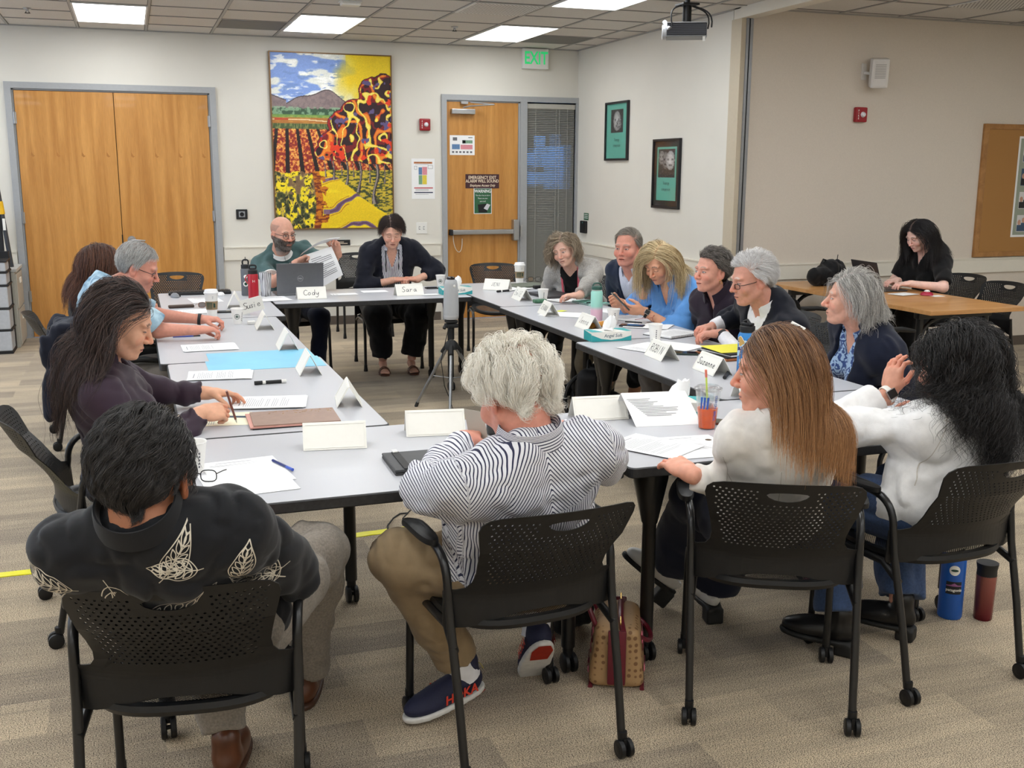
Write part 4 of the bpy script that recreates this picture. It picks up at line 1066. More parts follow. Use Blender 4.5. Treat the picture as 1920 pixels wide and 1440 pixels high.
        e = smin(e, d_ell(pm, A(-.006, .0745, -.036), Re, A(.010, .006, .011)), .008)
        d = smin(d, e, .006)
        out[near] = d
        return out*S
    def handf(s, P, side):
        hd, n, ac, curl, curls, th = s.hd[side]; W = s.wr[side]; S = s.S*(.93 if s.female else 1.0)
        out = np.linalg.norm(P-(W+hd*.08), axis=1)-.10
        near = out < .06
        if not near.any(): return out
        p = P[near]; R = np.stack([hd, ac, n]).astype(F32)
        d = d_ell(p, (W+hd*.052*S).astype(F32), R, A(.056, .041, .0165)*S)
        d = smin(d, d_box(p, (W+hd*.058*S).astype(F32), R, A(.034, .038, .0125)*S, .012*S), .01)
        d = smin(d, d_cap(p, (W-hd*.02).astype(F32), (W+hd*.035*S).astype(F32), .026*S, .022*S), .018)
        offs = [.030, .010, -.010, -.029]; lens = [.072, .080, .074, .060]
        for i in range(4):
            c = curls[i] if curls else curl*(1+.12*i)
            b0 = W+hd*(.092-.006*(i == 3)-.002*(i == 0))*S+ac*offs[i]*S-n*.001
            ang = [c*.9, c*.9+c*1.35, c*.9+c*1.35+c*.8]; a0 = b0-hd*.02*S; p0 = b0; sp = ac*(offs[i]*.9)
            d = smin(d, d_cap(p, a0.astype(F32), b0.astype(F32), .0098*S, .0096*S), .006)
            df = None
            for j, (fr, r0, r1) in enumerate(((.46, .0094, .0084), (.30, .0084, .0078), (.24, .0078, .0066))):
                dr = nrm(hd*math.cos(ang[j])+n*math.sin(ang[j])+sp*(.8 if c < .6 else .1)); p1 = p0+dr*lens[i]*fr*S
                x = d_cap(p, p0.astype(F32), p1.astype(F32), r0*S, r1*S); df = x if df is None else smin(df, x, .004); p0 = p1
            d = smin(d, df, .0035)
        t0 = W+hd*.022*S+ac*.022*S; t1 = t0+nrm(hd*.75+ac*.62+n*(.25+th*.5))*.046*S; t2 = t1+nrm(hd*.95+ac*(.25-th*.5)+n*(.25+th))*.034*S; t3 = t2+nrm(hd*.95+ac*(.05-th*.7)+n*(.25+th))*.024*S
        d = smin(d, d_cap(p, t0.astype(F32), t1.astype(F32), .0155*S, .0115*S), .012)
        d = smin(d, smin(d_cap(p, t1.astype(F32), t2.astype(F32), .0108*S, .0098*S), d_cap(p, t2.astype(F32), t3.astype(F32), .0098*S, .0078*S), .004), .004)
        out[near] = d
        return out
    def skinf(s, P):
        t = s.k.get('armr', 1.0)
        d = smin(s.torso(P, -.004), s.neckf(P), .035)
        for side in 'LR': d = smin(d, s.arm(P, side, (.047*t, .040*t, .0265*s.S), t1=3, k=.02), .03)
        for side in 'LR': d = smin(d, s.leg(P, side, (.078, .052, .036), t1=2.0), .03)
        d = smin(d, s.headf(P), .018)
        for side in 'LR': d = smin(d, s.handf(P, side), .010)
        return d
    def headcolor(s, P, base):
        """skin tone with lips, brows, eyes, beard shadow and scalp tint, as they are on the person"""
        k = s.k; q = (P-s.head)@s.HR.T/(s.S*.985*k.get('hs', 1.0)); f, l, u = q[:, 0], np.abs(q[:, 1]), q[:, 2]
        col = np.tile(np.asarray(base, F32), (len(P), 1)); inhead = np.linalg.norm(q, axis=1) < .17
        def paint(mask, c, a=1.0):
            mask = mask & inhead; col[mask] = col[mask]*(1-a)+np.asarray(c, F32)*a
        red = np.asarray(base)*A(1.12, .80, .76)
        paint((f > .05) & (np.hypot((l-.043)/.022, (u+.035)/.018) < 1), red, k.get('blush', .5)*.6)
        paint((f > .09) & (l < .016) & (np.abs(u+.033) < .014), red, .5)
        paint((np.abs(l-0) > .066) & (np.abs(u+.012) < .036) & (f < .012), red, .35)
        lip = k.get('lip', tuple(np.asarray(base)*A(.88, .60, .58)))
        paint((f > .080) & ((l/.0225)**2+((u+.068)/.0082)**2 < 1), lip, k.get('lipa', .6))
        paint((f > .085) & (l < .020) & (np.abs(u+.0682) < .0022), (.05, .02, .02), .8)
        bc = k.get('brow', (.12, .08, .06)); arch = .0245+.004*np.sin(np.clip((l-.012)/.034, 0, 1)*PI)
        paint((f > .055) & (l > .012) & (l < .050) & (np.abs(u-arch) < .0034), bc, k.get('browa', .75))
        # eyes
        ey = (l-.0315)/.0145; op = k.get('eyes', .0048)
        lidline = (f > .07) & (np.abs(ey) < 1.05)
        lid = op*np.sqrt(np.clip(1-ey*ey, 0, 1))
        if op > .001:
            paint(lidline & (np.abs(u+.001) < lid), (.62, .60, .58)); g = k.get('gaze', 0.0)
            sgl = np.sign(q[:, 1])
            paint(lidline & (((q[:, 1]-sgl*.0315-g)/.0058)**2+((u+.001)/.0062)**2 < 1) & (np.abs(u+.001) < lid), k.get('iris', (.05, .035, .03)))
            paint(lidline & (np.abs(u+.001-lid) < .0016), (.06, .035, .03), .85); paint(lidline & (np.abs(u+.001+lid) < .0010), (.2, .1, .09), .5)
        else:
            paint(lidline & (np.abs(u+.0055+.001*(1-ey*ey)) < .0016), (.06, .035, .03), .85)
        paint((np.abs(ey) < 1.2) & (f > .06) & (np.abs(u-.012) < .0012), np.asarray(base)*.6, .5)
        if k.get('beard'):
            bm_, bg = k['beard']; jawz = (u < -.042+.55*np.clip(l-.03, 0, .1)) & (f > -.02) & ~((l < .021) & (np.abs(u+.068) < .007))
            tache = (f > .085) & (l < .028) & (u < -.048) & (u > -.062)
            paint((jawz & (u > -.135)) | tache, bm_, .9); paint(jawz & (u < -.085) & (l < .05), bg, .6)
        if k.get('hair'):
            m = s.scalp(q) & inhead
            n = .85+.3*RNG.random(m.sum()).astype(F32)[:, None]
            al = k['hair'].get('scalp_a', .9); col[m] = col[m]*(1-al)+(np.asarray(k['hair']['root'], F32)*n)*al
        return col
    def scalp(s, q):
        """which points of the head carry hair (q in head coordinates)"""
        h = s.k['hair']; c = q-A(-.012, 0, .02); az = np.degrees(np.arctan2(np.abs(c[:, 1]), c[:, 0])); el = np.degrees(np.arctan2(c[:, 2], np.hypot(c[:, 0], c[:, 1])))
        line = np.interp(az, [0, 25, 45, 62, 78, 90, 102, 125, 180], [h.get('front', 36), h.get('front', 36)+2, h.get('temple', 34), 16, -12 if h.get('sideburn', True) else 0, 0, -8, -38, h.get('nape', -52)])
        m = (el > line) & ~((np.abs(q[:, 1]) > .071) & (q[:, 2] < .022) & (q[:, 0] > -.035) & (q[:, 0] < .02))
        if h.get('bald'):        # bare crown
            m &= ~((el > h['bald']) & (q[:, 0] > h.get('baldback', -.08)))
        return m
    # --- meshes
    def build_body(s, base, hf=.003, hb=.010, hands='LR', legs=True):
        s.base = base; parts = []
        Hc = s.head; r = A(.135, .125, .155)*s.S
        hl, hh = Hc-.155, Hc+.155
        allp = np.array([s.pel, s.head, *s.sh.values(), *s.el.values(), *s.wr.values()] + ([*s.kn.values(), *s.an.values()] if legs else []))
        lo, hi = allp.min(0)-.19, allp.max(0)+.19
        V, Q = surface(s.skinf, lo, hi, hb)
        boxes = [(hl, hh)] + [((s.wr[x]+s.hd[x][0]*.075-.12), (s.wr[x]+s.hd[x][0]*.075+.12)) for x in hands]
        c = V[Q].mean(1); keep = np.ones(len(Q), bool); m_ = hb*.6
        for a, b in boxes: keep &= ~((c > a+m_).all(1) & (c < b-m_).all(1))
        parts.append((V, Q[keep]))
        done = []
        for i, (a, b) in enumerate(boxes):
            v, q = surface(s.skinf, a, b, hf if i == 0 else max(hf*.9, .0024)); cc = v[q].mean(1); kp = np.ones(len(q), bool)
            for a2, b2 in done: kp &= ~((cc > a2).all(1) & (cc < b2).all(1))
            parts.append((v, q[kp])); done.append((a, b))
        V, Q = join(parts)
        used = np.zeros(len(V), bool); used[Q.ravel()] = True; rm = np.cumsum(used)-1; V = V[used]; Q = rm[Q]
        col = s.headcolor(V, base)
        # knuckles and fingertips a touch redder
        for x in hands:
            dd = np.linalg.norm(V-(s.wr[x]+s.hd[x][0]*.14), axis=1) < .05; col[dd] *= A(1.04, .92, .90)
        return mesh_obj('body', V, Q, M_skin, s.root, col=col, origin=s.org)
    def garment(s, name, fn, m, h=.009, bounds=None, attrs=None, col=None, parent=None):
        lo, hi = bounds
        V, Q = surface(fn, lo, hi, h)
        return mesh_obj(name, V, Q, m, parent or s.root, origin=s.org, attrs=attrs(V) if attrs else None, col=col(V) if col else None)
    def top(s, name, m, infl=.012, sleeve=2.0, r=(.066, .056, .044), seed=1, amp=.006, neckr=.066, vneck=None, hem=-.06, h=.009, attrs=None, col=None, extra=None, cutf=None, sides='LR', k=.055, fold_f=9.0, openw=None, sl=None):
        sl = sl or {}
        def fn(P):
            q = (P-s.pel)@s.TR.T
            d = s.torso(P, infl)
            d = smax(d, -(q[:, 2]-hem), .01)
            for side in sides: d = smin(d, s.arm(P, side, r, t1=sl.get(side, sleeve)), k)
            d = d+folds(P-s.org, seed, amp, fold_f)
            if extra: d = smin(d, extra(P), .02)
            if vneck:
                dep, wd = vneck; dep = s.L-dep
                wv = (np.abs(q[:, 1])-wd*np.clip((q[:, 2]-dep)/(s.L+.02-dep), 0, 1.3)); wv = np.where(q[:, 2] < dep, wv+(dep-q[:, 2]), wv)
                d = smax(d, -np.maximum(wv, -(q[:, 0]-.01)), .004)
            if openw:
                w0, w1 = openw; wv = np.abs(q[:, 1])-np.interp(q[:, 2], [0, s.L], [w0, w1]); d = smax(d, -np.maximum(wv, -(q[:, 0]-.02)), .006)
            if cutf is not None: d = cutf(P, q, d)
            return d
        pts = np.array([s.pel, s.neck, *s.sh.values()]+[s.el[x] for x in sides]+[s.wr[x] for x in sides if sl.get(x, sleeve) > 1])
        return s.garment(name, fn, m, h, (pts.min(0)-.20, pts.max(0)+.20), attrs, col), fn
    def trousers(s, m, r=(.100, .078, .062), t1=1.96, seed=3, amp=.006, h=.010, infl=.016, name='trousers', flare=None):
        def fn(P):
            q = (P-s.pel)@s.TR.T
            d = smax(s.torso(P, infl), q[:, 2]-.09, .02)
            for side in 'LR': d = smin(d, s.leg(P, side, (r[0], r[1], r[2]), t1=t1 if not isinstance(t1, dict) else t1[side]), .02)
            return d+folds(P-s.org, seed, amp, 8.0)
        pts = np.array([s.pel, *s.kn.values(), *s.an.values()])
        return s.garment(name, fn, m, h, (pts.min(0)-.2, pts.max(0)+.2)), fn
    def shoe(s, side, m, m_sole, d=None, L=.27, heel=0.0, h=.0055, low=.0, pitch=0.0, roll=0, name='shoe', wide=1.0, extra=None):
        an = s.an[side]; dy = math.radians(d if d is not None else math.degrees(math.atan2(s.fw[1], s.fw[0])))
        p = math.radians(pitch); f = A(math.cos(dy)*math.cos(p), math.sin(dy)*math.cos(p), -math.sin(p)); l = A(-math.sin(dy), math.cos(dy), 0); u = np.cross(f, l)
        R = np.stack([f, l, u]).astype(F32); c = an-u*.045
        def T_(a, b, e): return (c+f*a+l*b+u*e).astype(F32)
        def fn(P):
            x = d_ell(P, T_(.115*L/.27, 0, -.010), R, A(.085*L/.27, .046*wide, .036))
            x = smin(x, d_ell(P, T_(.0, 0, .002), R, A(.062, .035*wide, .045)), .04)
            x = smin(x, d_ell(P, T_(.06, 0, .0), R, A(.08, .037*wide, .040)), .03)
            if low < .01: x = smin(x, d_cap(P, T_(-.01, 0, .02), T_(-.012, 0, .052+.02*(low == 0)), .040, .040), .02)
            x = smax(x, -((P-T_(0, 0, -.028))@u), .003)
            if low >= .01: x = smax(x, -d_ell(P, T_(.0, 0, .05), R, A(.075, .030, .055)), .004)
            return x
        V, Q = surface(fn, np.minimum(T_(-.1, -.1, -.1), T_(.26, .1, .12))-.09, np.maximum(T_(-.1, -.1, -.1), T_(.26, .1, .12))+.09, h)
        o = mesh_obj(name, V, Q, m, s.root, origin=s.org)
        def f2(P):
            x = d_ell(P, T_(.115*L/.27, 0, -.03), R, A(.092*L/.27, .050*wide, .05)); x = smin(x, d_ell(P, T_(.0, 0, -.03), R, A(.066, .040*wide, .05)), .04); x = smin(x, d_ell(P, T_(.06, 0, -.03), R, A(.08, .040*wide, .05)), .03)
            x = smax(x, np.abs((P-T_(0, 0, -.034))@u)-.0095, .003)
            if heel: x = smin(x, d_box(P, T_(-.03, 0, -.040-heel/2), R, A(.032, .033, heel/2+.006), .006), .004)
            return x
        V, Q = surface(f2, np.minimum(T_(-.1, -.1, -.12), T_(.26, .1, .1))-.09, np.maximum(T_(-.1, -.1, -.1), T_(.26, .1, .12))+.09, h)
        mesh_obj('sole', V, Q, m_sole, o, origin=s.org)
        return o, T_, R
    def collar(s, m, r0=.060, h=.036, fold=.030, opening=26, tilt=.15, name='collar', up=.0, spread=.3, attr=True):
        """folded shirt collar swept round the neck, open at the front"""
        ax = nrm(s.up*.7+nrm(s.htop-s.neck)*.3); f = nrm(s.fw-ax*float(s.fw@ax)); l = np.cross(ax, f); c = s.neck+ax*(.004+up)-f*.002
        n = 40; vs = []; prof = [(0, -.02), (.001, h*.5), (.004, h), (.008, h+.002), (.013, h*.7), (.019, h-fold-.004), (.016, h-fold-.005), (.010, h*.55)]
        rows = []
        for i in range(n+1):
            a = math.radians(opening+(360-2*opening)*i/n); fr = abs(math.cos(a/1.0))
            front = max(0, math.cos(a)); back = max(0, -math.cos(a)); row = []
            for (dr, z) in prof:
                zz = z - .020*front + .006*back - (spread*.06*front if dr > .01 and dr < .02 else 0)
                rr = r0+dr*(1+.6*front)
                row.append(c+f*(math.cos(a)*rr*1.02)+l*(math.sin(a)*rr)+ax*zz)
            rows.append(row)
        k = len(prof); vs = [p-s.org for row in rows for p in row]; fs = []
        for i in range(n):
            for j in range(k): j2 = (j+1) % k; fs.append((i*k+j, i*k+j2, (i+1)*k+j2, (i+1)*k+j))
        fs.append(tuple(range(k))); fs.append(tuple(n*k+j for j in range(k-1, -1, -1)))
        o = MB().add([tuple(map(float, v)) for v in vs], [tuple(reversed(q)) for q in fs], True).build(name, m, s.root)
        if attr:
            a_ = o.data.attributes.new('pat', 'FLOAT_VECTOR', 'POINT'); pv = []
            for i in range(n+1):
                for (dr, z) in prof: pv += [z+(.05 if dr > .01 else 0), 0, 0]
            a_.data.foreach_set('vector', pv)
        return o
    def glasses(s, m, round_=False, down=0.0, fwd=0.0, w=.024, hgt=.018):
        H = lambda f, l, u: (s.head+s.HR.T@(A(f+fwd, l, u-down)*s.S*.985)-s.org)
        mb = MB(); 
        for sg in (1, -1):
            e = 2 if round_ else 3.2; pts = [H(.101-.10*abs(abs(x)) *0-.012*((x+sg*.032)/.05)**2*0-.010*(abs(sg*.033+x)/.056)**2, sg*.033+x, -.004+y) for x, y in superpts(w, hgt, 22, e)]
            mb.tube([Vector(map(float, p)) for p in pts+[pts[0]]], .0017, 6, cap=False)
            mb.tube([Vector(map(float, p)) for p in (H(.091, sg*(.033+w), .002), H(.078, sg*.074, .003), H(.02, sg*.0775, .004), H(-.012, sg*.0775, .008), H(-.025, sg*.078, -.012))], .0018, 6)
        mb.tube([Vector(map(float, p)) for p in (H(.1, .011, .002), H(.104, 0, .004), H(.1, -.011, .002))], .0018, 6)
        o = mb.build('glasses', m, s.root)
        g = MB()
        for sg in (1, -1):
            pts = [Vector(map(float, H(.1005-.010*(abs(sg*.033+x)/.056)**2, sg*.033+x, -.004+y))) for x, y in superpts(w*.95, hgt*.95, 16, 2.6)]
            g.add(pts, [tuple(range(16))])
        g.build('lenses', M_glass, o); return o
    # --- hair strands
    def facezone(s, P):
        q = (P-s.head)@s.HR.T/s.S; fz = s.k.get('fz', (.19, .066, .105)); return np.where(q[:, 0] > -.02, d_ell(q, A(.155, 0, -.048), None, A(*fz)), 1.0)
    def hair(s, m, n=3500, length=.05, steps=10, rad=.0006, style=None, grav=.2, lift=.012, curl=0.0, curlf=1.0, clump=0.0, seed=0, avoid=None, jitter=.25, lenf=None, name='hair', comb=None, thick=.0, region=None, clearface=True, tuck=False):
        if region is not None: clearface = False
        rg = np.random.default_rng(seed+int(abs(s.head[0])*1000)); H = s.HR; S = s.S*.985*s.k.get('hs', 1.0)
        roots = np.zeros((0, 3), F32); tries = 0
        while len(roots) < n and tries < 12:
            u = rg.normal(size=(n*3, 3)).astype(F32); u /= np.linalg.norm(u, axis=1)[:, None]; tries += 1
            if region is None: u = u[u[:, 2] > -.85]
            # find the skin along each ray
            c = A(-.012, 0, .02); lo = np.full(len(u), .05, F32); hi = np.full(len(u), .15, F32)
            for _ in range(9):
                mid = (lo+hi)/2; P = s.head+((c+u*mid[:, None])*S)@H; ins_ = s.headf(P.astype(F32)) < 0
                lo = np.where(ins_, mid, lo); hi = np.where(ins_, hi, mid)
            q = c+u*hi[:, None]; ok = (s.scalp(q) if region is None else region(q))
            roots = np.concatenate([roots, q[ok]])
        roots = roots[:n]; n = len(roots)
        q = roots.copy(); nl = (q-A(-.012, 0, .02)); nl /= np.linalg.norm(nl, axis=1)[:, None]
        Lh = np.full(n, length, F32)*(1+.18*rg.normal(size=n)).clip(.5, 1.5).astype(F32)
        if lenf is not None: Lh = Lh*lenf(roots)
        layer = (rg.random(n)**.8).astype(F32)*thick
        v = comb(roots, nl) if comb else np.tile(A(-.6, 0, -.4), (n, 1))
        v = v-nl*(v*nl).sum(1)[:, None]; v /= (np.linalg.norm(v, axis=1)[:, None]+1e-6)
        v = v+nl*lift/.012*.35; v += jitter*rg.normal(size=(n, 3)); v /= np.linalg.norm(v, axis=1)[:, None]
        P = (s.head+(q*S)@H).astype(F32); V = (v@H).astype(F32); pts = [P.copy()]; st = Lh/(steps-1)
        G = A(0, 0, -1)
        for i in range(steps-1):
            t = i/(steps-1)
            if comb:
                qq = ((P-s.head)@H.T)/S; nn = qq-A(-.012, 0, .02); nn /= (np.linalg.norm(nn, axis=1)[:, None]+1e-6); cv = comb(qq, nn); cv = cv-nn*(cv*nn).sum(1)[:, None]; cv /= (np.linalg.norm(cv, axis=1)[:, None]+1e-6)
                hold = max(0, 1-grav*2.2*i/ (steps-1)*steps/6)
                gw = np.clip((.045-qq[:, 0])/.04, .10, 1)[:, None] if tuck else 1.0
                V = V*(.55)+(cv@H)*.45*(np.maximum(hold, 1-gw) if tuck else hold)+G*grav*(.3+t)*gw
            else: V = V+G*grav*(.3+t)
            V = V+jitter*.35*rg.normal(size=(n, 3)); V /= np.linalg.norm(V, axis=1)[:, None]
            P = (P+V*st[:, None]).astype(F32)
            off = .003+layer*min(1, (i+1)/4)
            for _ in range(2):
                d = s.headf(P)
                if clearface: d = np.minimum(d, s.facezone(P)+off)
                if avoid is not None: d = np.minimum(d, avoid(P))
                bad = d < off
                if bad.any():
                    Pb = P[bad]; e = .004
                    def D_(x):
                        y = s.headf(x)
                        if clearface: y = np.minimum(y, s.facezone(x)+off[bad])
                        return np.minimum(y, avoid(x)) if avoid is not None else y
                    d0 = d[bad]; g = np.stack([D_(Pb+A(e, 0, 0))-d0, D_(Pb+A(0, e, 0))-d0, D_(Pb+A(0, 0, e))-d0], 1); g /= (np.linalg.norm(g, axis=1)[:, None]+1e-9)
                    P[bad] = Pb+g*(off[bad]-d0)[:, None]
            pts.append(P.copy())
        X = np.stack(pts, 1)                                     # n, steps, 3
        if clump:
            nc = max(8, n//28); gi = rg.choice(n, nc, replace=False); best = np.zeros(n, int); R0 = roots
            for a in range(0, n, 800): best[a:a+800] = np.argmin(((R0[a:a+800, None]-R0[gi][None])**2).sum(2), 1)
            tt = np.linspace(0, 1, steps)[None, :, None]; X = X*(1-clump*tt)+X[gi[best]]*(clump*tt)
            ph = rg.random(nc)[best]*6.28; cid = best
        else: ph = rg.random(n)*6.28
        if curl:
            tt = np.linspace(0, 1, steps); amp = curl*np.minimum(1, tt*3)[None]*(.7+.6*rg.random(n))[:, None]
            ang = tt[None]*6.28*curlf*(Lh[:, None]/length)+ph[:, None]
            T_ = np.gradient(X, axis=1); T_ /= (np.linalg.norm(T_, axis=2)[..., None]+1e-9); ref = np.cross(T_, np.array([.3, .5, .81])); ref /= (np.linalg.norm(ref, axis=2)[..., None]+1e-9); r2 = np.cross(T_, ref)
            X = X+ref*(np.cos(ang)*amp)[..., None]+r2*(np.sin(ang)*amp)[..., None]
        cu = bpy.data.hair_curves.new(name); cu.add_curves([steps]*n)
        X = X-s.org; cu.points.foreach_set('position', X.astype(F32).ravel())
        ra = cu.attributes.get('radius') or cu.attributes.new('radius', 'FLOAT', 'POINT')
        rr = np.tile(np.linspace(1, .35, steps), (n, 1))*rad; ra.data.foreach_set('value', rr.astype(F32).ravel())
        cu.materials.append(m); o = link(bpy.data.objects.new(name, cu), s.root)
        return o

def project_lines(s, garment, curves, w=.0013, m=None, name='stitching', lift=.0012):
    """thin strips laid on the back of a garment; curves are lists of (left, up) points in the wearer's frame"""
    mb = MB(); me = garment.data; bvh = BVHTree.FromPolygons([v.co.copy() for v in me.vertices], [tuple(q.vertices) for q in me.polygons])
    dr = Vector(map(float, s.fw)); P0 = Vector(map(float, s.pel))-Vector(map(float, s.org)); lf, up = Vector(map(float, s.lf)), Vector(map(float, s.up))
    def hit(a, b_):
        h = bvh.ray_cast(P0+lf*float(a)+up*float(b_)-dr*.5, dr, .8)
        if h[0] is None or abs(h[1].dot(dr)) < .10: return None
        return h[0]+(h[1] if h[1].dot(dr) < 0 else -h[1])*lift
    for c in curves:
        c = np.array(c, float)
        if len(c) < 9: t = np.linspace(0, len(c)-1, 30); c = np.stack([np.interp(t, range(len(c)), c[:, k]) for k in (0, 1)], 1)
        d = np.gradient(c, axis=0); d /= (np.linalg.norm(d, axis=1)[:, None]+1e-9); n_ = np.stack([-d[:, 1], d[:, 0]], 1)*w; Lh = [hit(*x) for x in c+n_]; Rh = [hit(*x) for x in c-n_]
        for i in range(len(c)-1):
            q = [Lh[i], Lh[i+1], Rh[i+1], Rh[i]]
            if all(x is not None for x in q) and (q[0]-q[1]).length < .03: mb.add(q, [(0, 1, 2, 3)])
    return mb.build(name, m, garment)
# ---------------------------------------------------------------- the vineyard painting
def painting():
    nx, ny = 250, 360; W_, H_ = 1.27, 1.81; rg = np.random.default_rng(11)
    X, Y = np.meshgrid(np.linspace(0, 1, nx), np.linspace(0, 1, ny)); Yd = Y      # 0 at the top
    P3 = np.stack([X.ravel(), Yd.ravel()*1.42, np.zeros(X.size)], 1).astype(F32)
    def fb(f, o=0, st=(1, 1)):
        Q_ = P3*A(st[0], st[1], 1); return (vnoise(Q_, f, o)+.5*vnoise(Q_, f*2.1, o+3)+.25*vnoise(Q_, f*4.3, o+9)).reshape(X.shape)/1.75
    c = lambda *v: np.array(v, F32)/255
    img = np.zeros((ny, nx, 3), F32)
    def put(m, col, a=1.0):
        m = m.astype(F32)*a; img[:] = img*(1-m[..., None])+np.asarray(col, F32)*m[..., None]
    sm = lambda v, a, b: np.clip((v-a)/(b-a), 0, 1)
    # sky: blue with cloud streaks turning yellow to the right
    put(np.ones_like(X), c(122, 152, 214)); cl = fb(7, 1, (.8, 2.0))
    put(sm(cl+.45*(X-.25)+.25*(Yd-.1), -.02, .16), c(226, 228, 220)); put(sm(fb(16, 4, (.7, 2)), .1, .3)*(X < .55), c(250, 250, 245), .8)
    put(sm(fb(20, 8, (.6, 2.2)), .24, .32)*(X > .1)*(X < .6), c(110, 140, 196), .8)
    put(sm(X+.18*fb(5, 2), .52, .72), c(240, 206, 30)); put((X > .62)*sm(fb(3, 5), -.2, .5), c(248, 222, 40), .7)
    # mountains
    ridge = .245+.035*np.cos((X-.42)*9.5)*-1+.012*np.sin(X*23); ridge = np.where(X < .12, .235+X*.25, ridge)
    put(Yd > ridge, c(140, 122, 120)); put((Yd > ridge)*sm(fb(60, 2), -.1, .3), c(112, 96, 100), .6); put((np.abs(Yd-ridge) < .003), c(70, 60, 60))
    # dark tree line and green strip
    put(Yd > .305+.015*np.abs(fb(24, 6)), c(52, 84, 60)); put((Yd > .30)*sm(fb(40, 9), .05, .2), c(140, 176, 140), .8); put(Yd > .345, c(110, 150, 70)); put((Yd > .35)*sm(fb(50, 1, (1, 3)), 0, .2), c(170, 170, 80), .6)
    put(Yd > .362, c(176, 112, 48)); put((Yd > .362)*sm(fb(40, 3, (.5, 3)), 0, .3), c(206, 150, 70), .7)
    put((np.abs(Yd-(.372+.05*np.maximum(0, X-.28))) < .003)*(X < .5), c(236, 210, 160)); put((np.abs(Yd-.370) < .005)*(X > .02)*(X < .13), c(190, 60, 40))
    put(Yd > .395, c(70, 88, 50)); put((Yd > .395)*sm(fb(70, 5, (2, .6)), 0, .2), c(130, 140, 80), .8)
    # vine rows converging to the horizon
    rows = Yd > .425; vx, vy = .13, -.10; ang = (X-vx)/(Yd-vy+1e-3)
    put(rows, c(190, 76, 40)); s = (ang*6.2) % 1.0; put(rows*((s > .70)), c(34, 18, 18)); v = fb(75, 2); put(rows*(s < .70)*(v > .05), c(226, 130, 60)); put(rows*(s < .70)*(v < -.10), c(140, 36, 34)); put(rows*(s < .70)*(v > .28), c(240, 180, 90))
    # foreground scrub
    sc = Yd > .665+.03*fb(9, 3)+.02*X; put(sc, c(120, 118, 56)); v = fb(22, 7, (1.4, 1)); put(sc*(v > .0), c(196, 160, 96), .9); put(sc*(v > .1), c(226, 200, 40)); put(sc*(v > .2), c(250, 226, 30)); put(sc*(v < -.16), c(58, 66, 34)); put(sc*(fb(60, 4) > .28), c(30, 34, 20)); put(sc*(Yd < .80)*(v < -.05)*(X > .12), c(170, 120, 90), .6)
    # orchard floor right of the path
    gr = (X > .42)*(Yd > .66)*(Yd < .86+.1*X); put(gr, c(150, 140, 50)); v = fb(40, 8, (1, 2.5)); put(gr*(v > .05), c(206, 180, 50)); put(gr*(v < -.1), c(60, 70, 34))
    # path
    cx_l = .32+.03*np.sin(Yd*9)-.02*(Yd-.68)*3; cx_r = .40+(Yd-.655)*2.1+.02*np.sin(Yd*20); pa = (Yd > .668)*(X > cx_l)*(X < cx_r)
    put(pa, c(240, 204, 20)); put(pa*sm(fb(6, 4, (.5, 3)), .05, .3), c(250, 222, 30), .8)
    w = np.sin((Yd-.10*X*np.sin(X*7)-.05*X)*46+3*fb(4, 2)); put(pa*(w > .86)*(X > .40), c(134, 104, 128)); put(pa*(w > .96)*(X > .45), c(100, 70, 100))
    edge = pa*(X < cx_l+.06+.07*(np.sin(Yd*75+fb(9, 1)*4) > .1)*(.6+.8*fb(14, 3))); put(edge, c(120, 44, 16)); put(edge*(fb(30, 6, (1, 3)) > .05), c(206, 120, 20)); put(pa*(w > .5)*(w < .66)*(X < .62), c(180, 96, 20), .8)
    # trunks
    for (x0, yb, yt, wd) in ((.86, .86, .60, .020), (.715, .79, .60, .014), (.605, .745, .60, .011), (.49, .715, .60, .009), (.42, .70, .62, .006), (.80, .73, .62, .006), (.93, .74, .62, .006), (.66, .70, .62, .005), (.56, .69, .62, .005)):
        xc = x0+.022*np.sin((Yd-yt)*22)*(wd/.02)-.03*(wd > .018)*(yb-Yd); ww = wd*(.7+.8*sm(Yd, yb-.05, yb)); m = (Yd > yt)*(Yd < yb)*(np.abs(X-xc) < ww); put(m, c(52, 44, 48)); put(m*(np.abs(X-xc+ww*.3) < ww*.45), c(150, 138, 130))
    # crowns: dark cells with hot swirls
    def blob(cx, cy, rx, ry): return ((X-cx)/rx)**2+((Yd-cy)/ry)**2
    d = np.minimum.reduce([blob(.86, .22, .15, .10), blob(.95, .20, .14, .10), blob(.72, .33, .16, .09), blob(.90, .38, .20, .15), blob(.60, .40, .14, .09), blob(.68, .50, .16, .09), blob(.52, .50, .15, .07), blob(.85, .52, .18, .08), blob(.97, .52, .16, .09), blob(.47, .555, .13, .05), blob(.65, .57, .25, .04), blob(.90, .59, .22, .035)])+.35*fb(9, 12)
    cr = d < 1.0; put(cr, c(44, 18, 26)); red = cr*(X < .78-.3*(Yd-.3)); v = fb(6.5, 21); put(cr*(np.abs(v) < .10), c(120, 20, 26)); put(red*(d > .72), c(160, 24, 28))
    sw = np.sin(14*fb(3.2, 31)+9*fb(2.1, 41)); put(cr*(sw > .55)*(d < .86), c(214, 84, 24)); put(cr*(sw > .82)*(d < .86), c(240, 140, 40)); put(cr*(np.sin(16*fb(4.5, 51)) > .72)*(d < .85)*(X > .62), c(244, 214, 60)); put(cr*(np.sin(16*fb(4.5, 51)) > .92)*(d < .85), c(250, 230, 110)); put(cr*(fb(13, 61) > .38), c(96, 84, 130)); put(cr*(fb(16, 71) > .40)*(d < .8), c(230, 60, 24))
    put((np.abs(d-1.0) < .045), c(60, 14, 20))
